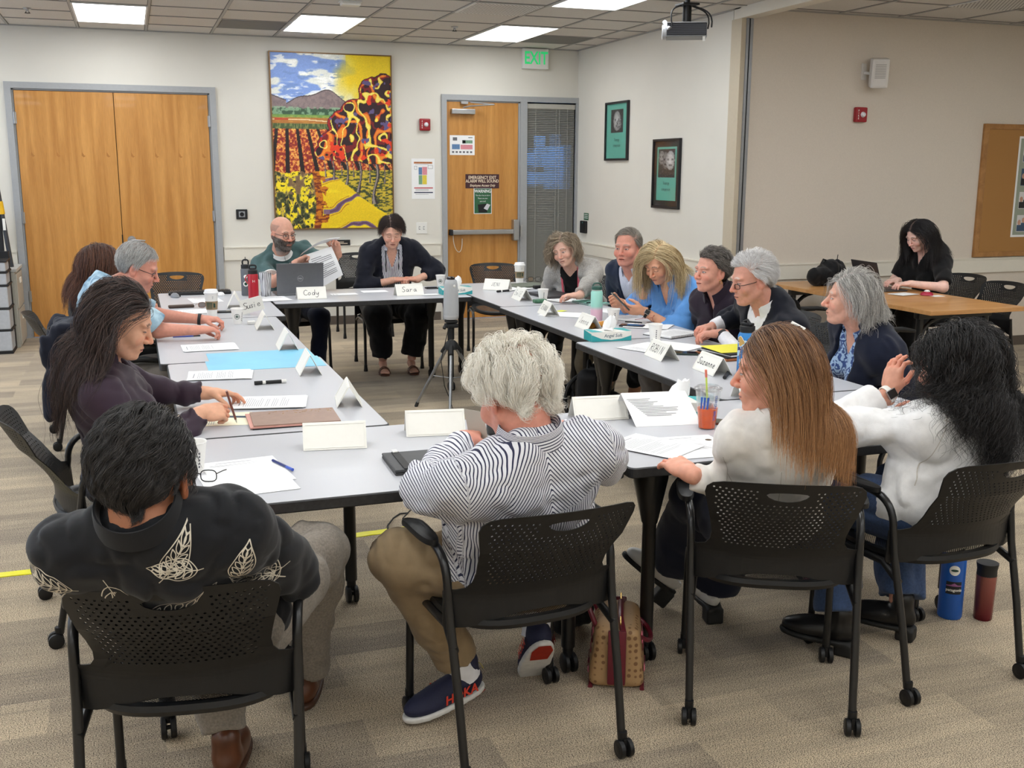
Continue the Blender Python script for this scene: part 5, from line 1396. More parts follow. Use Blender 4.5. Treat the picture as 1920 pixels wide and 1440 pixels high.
    img[:] = img*(.94+.10*rg.random((ny, nx, 1)))
    L3 = np.where(img <= .04045, img/12.92, ((img+.055)/1.055)**2.4).astype(F32)
    # canvas mesh: x to the right, z up
    gx, gz = np.meshgrid(np.linspace(-W_/2, W_/2, nx), np.linspace(H_/2, -H_/2, ny)); V = np.stack([gx.ravel(), np.full(gx.size, -.041), gz.ravel()], 1); img2 = L3[::1].reshape(-1, 3)
    ii = np.arange(nx*ny).reshape(ny, nx); Q = np.stack([ii[1:, :-1], ii[1:, 1:], ii[:-1, 1:], ii[:-1, :-1]], -1).reshape(-1, 4)
    root = empty('vineyard_painting', (2.085, YB, 1.965))
    o = mesh_obj('canvas', V, Q, mat('oil_paint', (.5, .5, .5), .45, attr='Col', bump=.12, bscale=60, bdist=.001), root, col=img2)
    MB().box((-W_/2, -.040, -H_/2), (W_/2, -.002, H_/2)).build('stretcher', M_card, root)
    t = .012; M_pf = mat('thin_bronze_frame', rgb(120, 90, 56), .4, .3)
    MB().box((-W_/2-t, -.052, -H_/2-t), (-W_/2, 0, H_/2+t)).box((W_/2, -.052, -H_/2-t), (W_/2+t, 0, H_/2+t)).box((-W_/2, -.052, H_/2), (W_/2, 0, H_/2+t)).box((-W_/2, -.052, -H_/2-t), (W_/2, 0, -H_/2)).build('frame', M_pf, root)
    tag(root, 'large framed painting of an autumn vineyard with a yellow path and red trees', 'painting')
painting()
# ================================================================== the people
def atY(px, py, Y):
    d = FWD + RT*((px-960)/CF) - UP*((py-720)/CF); t = Y/d.y
    return tuple(Vector((0, 0, CH)) + d*t)
def at3(px, py, z): return tuple(at(px, py, z))
M_sole_w = mat('white_sole', rgb(210, 208, 204), .6, noise=.1); M_shoeb = mat('black_leather', rgb(22, 21, 22), .35, noise=.1); M_solek = mat('black_sole', rgb(18, 18, 18), .6, noise=.1)
M_brown = mat('brown_leather', rgb(86, 48, 28), .3, noise=.25, nscale=20); M_brs = mat('brown_sole', rgb(70, 44, 30), .5, noise=.1)
V3 = lambda *a: np.array(a, F32)
def C_back(q, n): return np.stack([-.9+0*q[:, 0], np.sign(q[:, 1])*.15, -.25+0*q[:, 0]], 1)
def C_part(pl=.02, fwd=-.35, down=-.6, side=1.0):
    def f(q, n):
        sg = np.where(q[:, 1] > pl, 1, -1); top = np.clip((q[:, 2]-.05)/.06, 0, 1)
        return np.stack([fwd+0*q[:, 0], sg*side*top, down+0*q[:, 0]], 1)
    return f
def C_fwd(q, n): return np.stack([.7+0*q[:, 0], np.sign(q[:, 1])*.2, -.6+0*q[:, 0]], 1)
def C_side(sg=1, back=-.5): return lambda q, n: np.stack([back+0*q[:, 0], sg*np.clip((q[:, 2]-.02)/.08, 0, 1), -.4+0*q[:, 0]], 1)
def C_down(q, n): return np.stack([-.2+0*q[:, 0], 0*q[:, 0], -1+0*q[:, 0]], 1)
def stripe_mat(name, c1, c2, period, duty=.4, rough=.85, jit=0.0):
    m = cloth(name, c1, bump=.2); N, L, b = nodes(m)
    a = N.new('ShaderNodeAttribute'); a.attribute_name = 'pat'; sx = N.new('ShaderNodeSeparateXYZ'); L.new(a.outputs['Vector'], sx.inputs[0])
    mu = N.new('ShaderNodeMath'); mu.operation = 'MULTIPLY'; mu.inputs[1].default_value = 1/period; L.new(sx.outputs[0], mu.inputs[0])
    fr = N.new('ShaderNodeMath'); fr.operation = 'FRACT'; L.new(mu.outputs[0], fr.inputs[0])
    lt = N.new('ShaderNodeMath'); lt.operation = 'LESS_THAN'; lt.inputs[1].default_value = duty; L.new(fr.outputs[0], lt.inputs[0])
    mx = N.new('ShaderNodeMix'); mx.data_type = 'RGBA'; L.new(lt.outputs[0], mx.inputs[0]); mx.inputs[6].default_value = (*rgb(*c1), 1); mx.inputs[7].default_value = (*rgb(*c2), 1)
    L.new(mx.outputs[2], b.inputs['Base Color']); return m
def pat_torso(s, yoke=None, arms=True):
    def f(V):
        q = (V-s.pel)@s.TR.T; st = q[:, 1].copy()
        # width across the body, following the curve round the sides
        r_ = np.arctan2(q[:, 1], np.abs(q[:, 0])+.06)*.20; st = r_
        if yoke is not None:
            y = (q[:, 2] > yoke) | (np.abs(q[:, 1]) > s.sw+.01); st[y] = (q[y, 2]*.62+np.abs(q[y, 1])*.92); o_ = np.abs(q[:, 1]) > s.sw+.02; st[o_] = np.abs(q[o_, 1])*.92-q[o_, 2]*.5
        if arms:
            for side in 'LR':
                a, e, w_ = s.sh[side], s.el[side], s.wr[side]
                for (p0, p1) in ((a, e), (e, w_)):
                    ax = nrm(p1-p0); t = (V-p0)@ax; ln = np.linalg.norm(p1-p0); rad = V-p0-t[:, None]*ax; d = np.linalg.norm(rad, axis=1)
                    out = np.abs(q[:, 1]) > s.sw-.015 if p0 is a else np.ones(len(V), bool)
                    m = (t > (-.02 if p0 is a else .05)) & (t < ln+.09) & (d < .105) & out
                    ref = nrm(np.cross(ax, A(0.2, .1, .97))); r2 = np.cross(ax, ref); ang = np.arctan2(rad@ref, rad@r2)
                    st = np.where(m, ang*(.088 if p0 is a else .072), st)
        return {'pat': np.stack([st+1.0, q[:, 2], q[:, 0]], 1)}
    return f
PP = {}

# ---- bald bearded man, back table
base = rgb(204, 152, 130)
s = PP['bald'] = Person('bald bearded man in round glasses and a teal T-shirt holding up papers', head=at3(530, 438, 1.18), hyaw=296, hpitch=8, tyaw=274, pelvis=(1.24, 8.92), w=1.12, belly=1.15, hs=1.06,
  wristR=atY(556, 492, 8.33), wristL=atY(634, 474, 8.32), poleR=(-.7, -.1, -1), poleL=(.5, .1, -1), handR={'dir': (.75, -.1, .45), 'palm': (.5, -.3, -.6), 'curl': .75}, handL={'dir': (-.25, -.2, 1), 'palm': (-.8, -.5, 0), 'curl': .85},
  beard=((.07, .05, .045), (.33, .31, .29)), gaze=.001, hair=dict(root=(.15, .11, .09), bald=34, baldback=-.2, scalp_a=.4, front=80), brow=(.07, .05, .04))
s.build_body(base, hf=.0033)
M_tee = cloth('teal_knit', (72, 96, 96)); M_rib = cloth('white_rib', (215, 215, 212)); M_navyt = cloth('navy_twill', (20, 24, 42))
s.top('tshirt', M_tee, sleeve=.78, r=(.076, .072, .05), amp=.008, h=.010, neckr=.068)
s.collar(M_rib, r0=.070, h=.010, fold=.008, opening=1, name='neck_rib', up=.004, attr=False)
for side in 'LR':
    e = s.sh[side]+(s.el[side]-s.sh[side])*.78; ax = nrm(s.el[side]-s.sh[side]); M_ = Matrix.Translation(Vector(map(float, e-s.org))) @ Vector(map(float, ax)).to_track_quat('Z', 'Y').to_matrix().to_4x4()
    MB().lathe([(.058, -.012), (.076, -.012), (.077, .003), (.058, .003)], M=M_, seg=24).build('sleeve_rib', M_rib, s.root)
s.trousers(M_navyt, h=.012)
s.glasses(mat('dark_brown_frame', rgb(40, 22, 22), .3), True, w=.023, hgt=.021)
bm_ = hairmat('beard_hair', (40, 30, 26), (150, 142, 134))
s.hair(bm_, n=1500, length=.022, steps=4, rad=.0008, grav=.5, lift=.02, comb=lambda q, n: np.stack([.3+0*q[:, 0], 0*q[:, 0], -1+0*q[:, 0]], 1), name='beard', jitter=.3,
       region=lambda q: (q[:, 2] < -.045+.55*np.clip(np.abs(q[:, 1])-.03, 0, .1)) & (q[:, 0] > .0) & (q[:, 2] > -.125) & ~((np.abs(q[:, 1]) < .024) & (np.abs(q[:, 2]+.068) < .010)))
w_ = s.wr['R']; ax = nrm(s.el['R']-w_); M_ = Matrix.Translation(Vector(map(float, w_+ax*.03-s.org))) @ Vector(map(float, ax)).to_track_quat('Z', 'Y').to_matrix().to_4x4()
MB().lathe([(.028, -.009), (.032, -.006), (.032, .006), (.028, .009), (.026, 0), (.028, -.009)], M=M_, seg=22).build('wristband', M_black, s.root)
for side in 'LR': s.shoe(side, M_shoeb, M_solek, h=.008)

# ---- woman in the navy cardigan, back table
base = rgb(214, 164, 142)
s = PP['card'] = Person('woman with short dark hair in a navy cardigan, looking down at clasped hands', fz=(.19, .084, .118), head=at3(735, 434, 1.19), hyaw=262, hpitch=26, tyaw=267, pelvis=(2.06, 9.0), female=True, w=1.22, belly=1.12, bust=1.15, sw=.185,
  wristR=(2.00, 8.50, .79), wristL=(2.19, 8.49, .79), poleR=(-1, .2, -.4), poleL=(1, .2, -.4), handR={'dir': (.95, -.2, .12), 'palm': (0, .1, -1), 'curl': .5}, handL={'dir': (-.95, -.25, .16), 'palm': (0, .1, -1), 'curl': .55},
  ankleL=(2.17, 8.60, .10), ankleR=(1.93, 8.63, .10), kneeL=(2.22, 8.53, .50), kneeR=(1.88, 8.55, .50), eyes=0, lip=rgb(180, 92, 84), hair=dict(root=rgb(30, 22, 20), front=33))
s.build_body(base, hf=.0035)
M_ns = stripe_mat('navy_stripe_cotton', (225, 225, 230), (52, 58, 92), .011, .42); M_cardi = cloth('navy_cardigan_knit', (21, 23, 34)); M_blk = cloth('black_crepe', (13, 13, 15))
s.top('shirt', M_ns, infl=.010, sleeve=.6, r=(.058, .055, .05), vneck=(.17, .055), h=.010, attrs=pat_torso(s, arms=False), amp=.004, neckr=.060)
s.collar(M_ns, r0=.058, h=.030, fold=.034, opening=38, spread=.8, up=.014)
s.top('cardigan', M_cardi, infl=.022, sleeve=1.62, r=(.076, .066, .052), openw=(.075, .085), seed=5, amp=.008, h=.010, neckr=.074, hem=-.07)
s.trousers(M_blk, r=(.125, .115, .095), t1=1.88, h=.012, infl=.03, amp=.010)
s.hair(hairmat('dark_brown_hair', (24, 16, 15), (62, 44, 38)), n=4320, length=.085, steps=8, rad=0.00074, grav=.22, thick=.022, comb=C_part(-.02, -.35, -.5, 1.2), jitter=.3, curl=.004, curlf=.8)
m = MB(); p = [s.neck+s.fw*.06+s.lf*.055+s.up*.01, s.pel+s.up*.33+s.fw*.155+s.lf*.05, s.pel+s.up*.20+s.fw*.165]; p2 = [s.neck+s.fw*.06-s.lf*.055+s.up*.01, s.pel+s.up*.33+s.fw*.155-s.lf*.05, s.pel+s.up*.20+s.fw*.165]
for pp in (p, p2): m.tube([tuple(map(float, x-s.org)) for x in pp], .004, 6)
m.build('lanyard', M_black, s.root)
M_sand = mat('brown_sandal', rgb(92, 58, 42), .4, noise=.1)
for side in 'LR':
    an = s.an[side]; f = A(math.cos(math.radians(262)), math.sin(math.radians(262)), 0); l = A(-f[1], f[0], 0); R = np.stack([f, l, A(0, 0, 1)])
    def ft(P):
        x = smin(d_cap(P, (an-A(0, 0, .03)-f*.03), (an+f*.09-A(0, 0, .06)), .035, .026), d_ell(P, (an+f*.13-A(0, 0, .068)), R, A(.05, .042, .016)), .03)
        for k in range(5): x = smin(x, d_cap(P, an+f*.165+l*(-.03+.015*k)-A(0, 0, .07), an+f*(.19+.004*(k if side == 'R' else 4-k))+l*(-.03+.015*k)-A(0, 0, .072), .0085, .008), .004)
        return x
    V, Q = surface(ft, an-.24, an+.24, .006); o = mesh_obj('foot', V, Q, M_skin, s.root, origin=s.org, col=np.tile(np.asarray(base, F32)*.95, (len(V), 1)))
    sm = MB(); pr = [tuple(map(float, an+f*a+l*b_-s.org)) for a, b_ in ((-.07, -.03), (.05, -.036), (.13, -.05), (.2, -.035), (.215, 0), (.2, .035), (.13, .05), (.05, .036), (-.07, .03))]
    slab(sm, [(x, y) for x, y, z in pr], .003, .016)
    for a in (.10, .145): sm.tube([tuple(map(float, an+f*(a+.01*abs(b_))+l*b_*.047+A(0, 0, -.085+.048*(1-b_*b_)**.5)-s.org)) for b_ in (-1, -.7, -.3, 0, .3, .7, 1)], .006, 6)
    sm.build('sandal', M_sand, s.root)

# ---- woman in the grey cardigan with lanyard
base = rgb(218, 172, 152)
s = PP['lanyard'] = Person('woman with wavy ash hair in a grey cardigan and pink lanyard, head tilted', fz=(.19, .084, .118), head=at3(1057, 468, 1.09), hyaw=226, hpitch=14, hroll=-16, tyaw=222, pelvis=(3.46, 7.76), female=True, w=.98,
  wristL=at3(1085, 554, .80), wristR=(3.24, 7.70, .66), poleL=(.5, -.8, -.6), handL={'dir': (-.8, .3, 0), 'curl': .4}, kneeR=(2.93, 7.55, .52), ankleR=(2.90, 7.72, .12), kneeL=(2.98, 7.30, .52), ankleL=(3.05, 7.6, .12), eyes=.0034, brow=(.16, .11, .08),
  hair=dict(root=rgb(110, 92, 74), front=34))
s.build_body(base, hf=.0035)
M_gk = cloth('grey_heather_knit', (164, 160, 154), noise=.2, nscale=90, bump=.5); M_bt = cloth('black_jersey', (17, 17, 19))
s.top('tank_top', M_bt, infl=.010, sleeve=.3, r=(.056, .055, .05), vneck=(.05, .07), h=.010, neckr=.075)
s.top('cardigan', M_gk, infl=.024, sleeve=1.85, r=(.072, .062, .046), openw=(.05, .075), seed=8, amp=.009, h=.009, neckr=.080, hem=-.1)
s.trousers(M_blk, r=(.088, .068, .055), t1=1.72, h=.012, infl=.008)
for side in 'LR': s.shoe(side, mat('grey_green_flat', rgb(110, 120, 116), .6, noise=.1), M_solek, h=.008, low=.02, d=215)
s.hair(hairmat('ash_wavy_hair', (84, 68, 54), (190, 172, 146)), n=4590, length=.20, steps=12, rad=0.00081, grav=.32, thick=.035, comb=C_part(.02, -.45, -.6, 1.2), jitter=.25, curl=.012, curlf=1.6, clump=.35, avoid=lambda P: s.torso(P, .03))
M_lan = mat('pink_lanyard', rgb(196, 84, 98), .6, noise=.25, nscale=300)
m = MB()
for sg in (1, -1):
    pts = [s.neck+s.fw*.02+s.lf*.075*sg+s.up*.02, s.T(.135, .066*sg, .43), s.T(.180, .045*sg, .34), s.T(.178, 0, .20)]
    for a, b_ in zip(pts[:-1], pts[1:]):
        n_ = s.lf*.008; m.add([tuple(map(float, x-s.org)) for x in (a-n_, b_-n_, b_+n_, a+n_, a-n_+s.fw*.002, b_-n_+s.fw*.002, b_+n_+s.fw*.002, a+n_+s.fw*.002)], [(3, 2, 1, 0), (4, 5, 6, 7), (0, 1, 5, 4), (2, 3, 7, 6)])
m.build('lanyard', M_lan, s.root)
c_ = s.T(.165, 0, .15)-s.org; MB().box(tuple(map(float, c_-A(.03, .006, .04))), tuple(map(float, c_+A(.03, .006, .04))), .003).build('badge', M_white, s.root)

# ---- man in the blue suit
base = rgb(206, 142, 122)
s = PP['suit'] = Person('grey-haired man in a dark blue suit and open collar, speaking', head=at3(1177, 464, 1.16), hyaw=218, hpitch=3, tyaw=205, pelvis=(3.58, 6.86), w=1.12, belly=1.1, hs=1.06, facew=1.05, jaw=1.12, mouth=.0032,
  blush=.8, hair=dict(root=rgb(104, 96, 88), front=42, temple=38, scalp_a=.6), eyes=.0038, brow=(.3, .24, .2), neckw=1.1, kneeL=(3.12, 6.55, .54), ankleL=(3.2, 6.9, .12), kneeR=(3.06, 6.85, .54), ankleR=(3.1, 7.2, .12))
s.build_body(base, hf=.0033, hands='')
M_suit = cloth('blue_wool_suit', (33, 41, 60), bump=.2); M_ps = stripe_mat('pale_check_shirting', (214, 216, 226), (170, 176, 196), .007, .4)
s.top('shirt', M_ps, infl=.012, sleeve=.6, r=(.06, .055, .05), vneck=(.075, .045), h=.010, attrs=pat_torso(s, arms=False), amp=.004)
s.collar(M_ps, r0=.066, h=.038, fold=.036, opening=34, spread=.6, up=.014)
s.top('jacket', M_suit, infl=.026, sleeve=1.92, r=(.080, .066, .052), openw=(.03, .095), seed=14, amp=.008, h=.010, neckr=.080, hem=-.08)
m = MB()
for sg in (1, -1):
    pts = [(.02, .088, .50), (.085, .12, .44), (.128, .135, .36), (.160, .075, .22), (.168, .045, .20), (.150, .060, .33), (.10, .082, .43)]
    m.add([tuple(map(float, s.T(a*s.belly*.98+.012, b_*sg, c_)-s.org)) for a, b_, c_ in pts], [tuple(range(7)) if sg > 0 else tuple(range(6, -1, -1))])
m.build('lapel', M_suit, s.root)
M_kh = cloth('khaki_twill', (128, 118, 100)); s.trousers(M_kh, h=.012)
for side in 'LR': s.shoe(side, M_shoeb, M_solek, h=.008, d=205)
s.hair(hairmat('grey_short_hair', (92, 84, 76), (176, 168, 156)), n=3510, length=.045, steps=6, rad=0.00074, grav=.12, thick=.010, comb=C_side(-1, -.35), jitter=.15)

# ---- blonde woman in the light blue shirt
base = rgb(214, 158, 128)
s = PP['blonde'] = Person('blonde woman in a light blue shirt looking down at her phone', fz=(.19, .070, .108), head=at3(1236, 493, 1.11), hyaw=205, hpitch=30, tyaw=200, pelvis=(3.51, 6.15), female=True, w=1.12, bust=1.1, sw=.18,
  wristL=at3(1206, 583, .815), wristR=(2.98, 6.22, .835), poleL=(.3, -.6, -1), handL={'dir': (-1, .15, .12), 'palm': (0, .75, .55), 'curl': .45}, handR={'dir': (-.9, -.35, .1), 'palm': (.1, -.9, .4), 'curl': .5}, eyes=0, lip=rgb(186, 100, 96),
  hair=dict(root=rgb(150, 122, 84), front=32), kneeL=(3.02, 6.0, .52), ankleL=(3.12, 6.3, .1), kneeR=(3.0, 6.28, .52), ankleR=(3.0, 6.55, .1))
s.build_body(base, hf=.0032)
M_lb = cloth('light_blue_gauze', (96, 150, 212), noise=.1, nscale=14, bump=.6, bscale=260, bdist=.003)
s.top('shirt', M_lb, infl=.018, sleeve=1.45, r=(.080, .078, .066), vneck=(.14, .05), seed=21, amp=.011, h=.008, neckr=.066, hem=-.1)
s.collar(M_lb, r0=.064, h=.034, fold=.036, opening=36, spread=.8, attr=False, up=.014)
s.trousers(M_blk, r=(.090, .070, .056), t1=1.5, h=.012)
for side in 'LR': s.shoe(side, M_shoeb, M_solek, h=.008, low=.02, d=200)
s.hair(hairmat('blonde_hair', (140, 114, 76), (240, 220, 176)), n=7020, length=.33, steps=14, rad=0.00081, grav=.34, thick=.030, comb=C_part(.03, -.6, -.7, 1.3), jitter=.06, curl=.004, curlf=.7, clump=.25, avoid=lambda P: s.torso(P, .03))
def watch(s, side, m, label=None, off=.028, face=True, sz=.017, out=None):
    w_ = s.wr[side]; ax = nrm(s.el[side]-w_); hd, n, ac = s.hd[side][:3]; c = w_+ax*off; z = A(*out) if out is not None else -n; z = nrm(z-ax*float(z@ax)); y = np.cross(z, ax)
    M_ = Matrix(((ax[0], y[0], z[0], c[0]-s.org[0]), (ax[1], y[1], z[1], c[1]-s.org[1]), (ax[2], y[2], z[2], c[2]), (0, 0, 0, 1)))
    o = MB(); 
    ring = [(0, .034*math.cos(a), .034*math.sin(a)) for a in [2*PI*k/24 for k in range(24)]]
    vs = []; 
    for dx, rr in ((-.009, 1), (-.009, .9), (.009, .9), (.009, 1)):
        for (x, y_, z_) in ring: vs.append(M_ @ Vector((dx, y_*rr, z_*rr)))
    o.add(vs, [(i*24+k, i*24+(k+1) % 24, ((i+1) % 4)*24+(k+1) % 24, ((i+1) % 4)*24+k) for i in range(4) for k in range(24)], True)
    w = o.build('watch_band' if face else 'wristband', m, s.root)
    if face: MB().use(M_steel).box((-sz, -sz*.9, .030), (sz, sz*.9, .040), .004, M=M_).use(M_black).box((-sz*.85, -sz*.75, .0395), (sz*.85, sz*.75, .0405), M=M_).build('watch_case', M_steel, w)
watch(s, 'L', M_black, out=(-.2, -1, .2))
c_ = s.T(.148, -.055, .36)-s.org; MB().box((-.035, -.003, -.012), (.035, .003, .012), M=Matrix.Translation(Vector(map(float, c_))) @ Matrix.Rotation(math.radians(290), 4, 'Z')).build('name_badge', M_white, s.root)

# ---- short-haired woman in the dark plum jacket
base = rgb(216, 156, 136)
s = PP['short'] = Person('short grey-haired woman in a dark plum zip jacket with a small hoop earring', head=at3(1334, 508, 1.105), hyaw=190, hpitch=0, tyaw=196, pelvis=(3.52, 5.52), female=True, w=1.12, belly=1.15, bust=1.1, sw=.18, hs=1.02,
  wristL=(3.24, 5.38, .66), wristR=(3.24, 5.60, .66), poleL=(.2, -.8, -1), eyes=.0042, iris=(.10, .14, .16), brow=(.3, .22, .18), blush=.7, hair=dict(root=rgb(72, 64, 60), front=36), kneeL=(2.93, 5.36, .55), kneeR=(2.95, 5.70, .55), ankleL=(3.0, 5.45, .1), ankleR=(3.02, 5.75, .1))
s.build_body(base, hf=.0032, hands='')
M_pl = cloth('dark_plum_fleece', (38, 28, 40)); M_gy = cloth('grey_twill', (112, 106, 100))
s.top('jacket', M_pl, infl=.022, sleeve=1.95, r=(.080, .068, .054), vneck=(.10, .035), seed=31, amp=.010, h=.009, neckr=.070, hem=-.08)
s.collar(M_pl, r0=.070, h=.050, fold=.030, opening=22, spread=.3, attr=False, up=.014)
s.trousers(M_gy, r=(.110, .092, .080), t1=1.9, h=.010, amp=.008)
for side in 'LR': s.shoe(side, M_shoeb, M_solek, h=.008, d=195)
s.hair(hairmat('salt_pepper_hair', (44, 38, 36), (150, 142, 134)), n=4860, length=.062, steps=7, rad=0.00067, grav=.05, lift=.045, thick=.028, comb=C_side(1, -.5), jitter=.3, curl=.004, clump=.4)
m = MB(); H_ = lambda f, l, u: tuple(map(float, s.head+s.HR.T@A(f, l, u)-s.org)); m.tube([H_(-.006+.011*math.sin(a), .079, -.058+.011*math.cos(a)) for a in [2*PI*k/14 for k in range(15)]], .0015, 6, cap=False); m.build('earring', mat('gold', rgb(210, 170, 90), .25, 1), s.root)

# ---- white-haired man in the black suit
base = rgb(204, 146, 126)
s = PP['white'] = Person('white-haired man in glasses and a black suit, hands folded on the table', head=at3(1410, 523, 1.125), hyaw=172, hpitch=12, tyaw=180, pelvis=(3.36, 4.95), w=1.18, belly=1.15, hs=1.10, sw=.195, hunch=.05,
  wristL=at3(1352, 626, .805), wristR=(3.07, 5.22, .808), poleL=(.3, -1, -.4), poleR=(.3, .8, -.4), handL={'dir': (-.85, .5, -.02), 'palm': (0, 0, -1), 'curl': .5}, handR={'dir': (-.8, -.4, 0), 'palm': (0, 0, -1), 'curl': .5}, eyes=.003, brow=(.6, .56, .52), browa=.6, neckw=1.1,
  hair=dict(root=rgb(200, 190, 182), front=34, scalp_a=.45), kneeL=(2.98, 4.80, .55), kneeR=(2.98, 5.05, .55), ankleL=(3.05, 4.9, .1), ankleR=(3.05, 5.1, .1))
s.build_body(base, hf=.003)
M_bs = cloth('black_wool_suit', (20, 22, 32), bump=.2); M_ws = cloth('white_shirting', (226, 226, 230))
s.top('shirt', M_ws, infl=.012, sleeve=1.93, r=(.058, .048, .038), vneck=(.06, .04), h=.009, amp=.003)
s.collar(M_ws, r0=.066, h=.040, fold=.038, opening=30, spread=.6, attr=False, up=.014)
s.top('jacket', M_bs, infl=.028, sleeve=1.72, r=(.084, .070, .056), openw=(.02, .085), seed=41, amp=.009, h=.009, neckr=.084, hem=-.08)
s.trousers(M_bs, h=.012)
for side in 'LR': s.shoe(side, M_shoeb, M_solek, h=.008, d=185)
s.glasses(M_black, False, down=.012, fwd=.006, w=.022, hgt=.013)
s.hair(hairmat('white_hair', (196, 192, 190), (238, 236, 234)), n=5670, length=.075, steps=8, rad=0.00067, grav=.05, lift=.03, thick=.026, comb=C_side(-1, -.45), jitter=.2, curl=.005, curlf=.9, clump=.3)
watch(s, 'L', M_black, off=.01, face=False)

# ---- grey-bobbed woman in the navy jacket
base = rgb(214, 160, 138)
s = PP['bob'] = Person('woman with a grey bob in a navy jacket over a blue patterned blouse, in profile', fz=(.19, .084, .118), head=at3(1594, 560, 1.10), hyaw=150, hpitch=-2, tyaw=176, pelvis=(3.46, 4.17), female=True, w=1.12, belly=1.1, bust=1.1, sw=.175, hs=1.04,
  wristL=(3.18, 4.05, .64), wristR=(3.18, 4.25, .64), nose=1.15, eyes=.0036, iris=(.10, .13, .16), brow=(.5, .45, .4), browa=.5, blush=.7, hair=dict(root=rgb(140, 136, 132), front=32))
s.build_body(base, hf=.003, hands='')
M_bl = cloth('blue_batik', (90, 124, 176)); N, L, b = nodes(M_bl)
_tc = N.new('ShaderNodeTexCoord'); _w = N.new('ShaderNodeTexWave'); _w.inputs['Scale'].default_value = 22; _w.inputs['Distortion'].default_value = 14; _w.inputs['Detail'].default_value = 2; L.new(_tc.outputs['Object'], _w.inputs[0])
_r = N.new('ShaderNodeValToRGB'); _r.color_ramp.elements[0].position = .35; _r.color_ramp.elements[0].color = (*rgb(56, 78, 130), 1); _r.color_ramp.elements[1].position = .6; _r.color_ramp.elements[1].color = (*rgb(160, 186, 216), 1); L.new(_w.outputs['Color'], _r.inputs[0]); L.new(_r.outputs[0], b.inputs['Base Color'])
M_nj = cloth('navy_ponte', (19, 24, 42))
s.top('blouse', M_bl, infl=.012, sleeve=.35, r=(.050, .048, .05), vneck=(.12, .05), seed=51, amp=.004, h=.009, neckr=.062)
s.collar(M_bl, r0=.060, h=.028, fold=.034, opening=40, spread=.8, attr=False, up=.014)
s.top('jacket', M_nj, infl=.026, sleeve=1.95, r=(.080, .070, .054), openw=(.085, .075), seed=52, amp=.008, h=.009, neckr=.078, hem=-.10)
s.trousers(M_nj, h=.012)
for side in 'LR': s.shoe(side, M_shoeb, M_solek, h=.008, d=180)
s.hair(hairmat('grey_bob_hair', (112, 108, 104), (214, 210, 204)), n=7020, length=.20, steps=12, rad=0.00067, grav=.28, thick=.038, comb=C_part(.02, -.6, -.6, 1.0), jitter=.2, curl=.007, curlf=1.2, clump=.35, avoid=lambda P: s.torso(P, .03))

# ---- woman in black at the wooden table
base = rgb(232, 190, 176)
s = PP['black'] = Person('young woman with long black hair in a black top typing at the wooden table', fz=(.19, .084, .118), head=at3(1722, 441, 1.175), hyaw=184, hpitch=28, tyaw=188, pelvis=(6.40, 7.24), female=True, w=1.05, bust=1.1, sw=.17,
  wristL=at3(1706, 532, .80), wristR=at3(1682, 526, .80), poleL=(.5, -.9, -.5), poleR=(.4, .9, -.5), handL={'dir': (-1, .25, -.05), 'curl': .35}, handR={'dir': (-1, -.1, -.05), 'curl': .35}, eyes=.0022, lip=rgb(190, 110, 110), brow=(.06, .04, .04), hair=dict(root=rgb(20, 17, 18), front=33))
s.build_body(base, hf=.0036)
s.top('top', M_bt, infl=.014, sleeve=.85, r=(.070, .066, .06), vneck=(.12, .04), seed=61, amp=.006, h=.011, hem=-.1)
s.trousers(M_blk, r=(.105, .09, .075), h=.012)
for side in 'LR': s.shoe(side, M_shoeb, M_solek, h=.008)
s.hair(hairmat('black_hair', (13, 11, 12), (42, 38, 40), .35), n=4860, length=.36, steps=14, rad=0.00104, grav=.36, thick=.026, comb=C_part(.0, -.5, -.5, 1.2), jitter=.13, clump=.25, curl=.004, avoid=lambda P: s.torso(P, .03))

# ---- auburn-haired woman at the back left
base = rgb(214, 156, 130)
s = PP['auburn'] = Person('woman with long auburn hair and dark glasses, half hidden behind the grey-haired man', head=at3(188, 497, 1.11), hyaw=22, hpitch=4, tyaw=5, pelvis=(-.28, 6.98), female=True, w=1.05, hair=dict(root=rgb(72, 44, 34), front=33),
  wristL=(.02, 7.15, .78), wristR=(.02, 6.9, .78))
s.build_body(base, hf=.0033)
s.top('top', M_bt, infl=.016, sleeve=1.9, r=(.072, .060, .046), seed=71, amp=.007, h=.010)
s.trousers(M_blk, h=.012)
for side in 'LR': s.shoe(side, M_shoeb, M_solek, h=.008)
s.glasses(M_black, False)
s.hair(hairmat('auburn_hair', (58, 32, 25), (126, 84, 62)), n=6210, length=.34, steps=14, rad=0.00081, grav=.30, thick=.034, comb=C_part(.02, -.2, -.7, 1.0), jitter=.2, curl=.008, curlf=1.4, clump=.35, avoid=lambda P: s.torso(P, .03))

# ---- grey-haired man in the pale blue shirt
base = rgb(208, 144, 124)
s = PP['tiedye'] = Person('grey-haired man in glasses and a pale blue tie-dye shirt leaning on the table', head=at3(259, 501, 1.135), hyaw=354, hpitch=22, tyaw=2, pelvis=(-.21, 6.20), w=1.15, belly=1.15, hs=1.10, hunch=.12, necklen=.03, sw=.20,
  wristR=at3(368, 619, .803), elbowR=(.10, 6.13, .80), wristL=at3(378, 599, .808), poleL=(0, .6, -.8), handR={'dir': (.9, .15, 0), 'palm': (0, 0, -1), 'curl': .55}, handL={'dir': (.9, -.25, 0), 'palm': (0, 0, -1), 'curl': .6}, armr=1.1, eyes=.0025, brow=(.4, .34, .3), browa=.5, blush=.8,
  hair=dict(root=rgb(150, 146, 142), front=34, scalp_a=.7), kneeR=(.12, 6.0, .56), ankleR=(.05, 6.05, .1), kneeL=(.12, 6.3, .56), ankleL=(.05, 6.3, .1))
s.build_body(base, hf=.003)
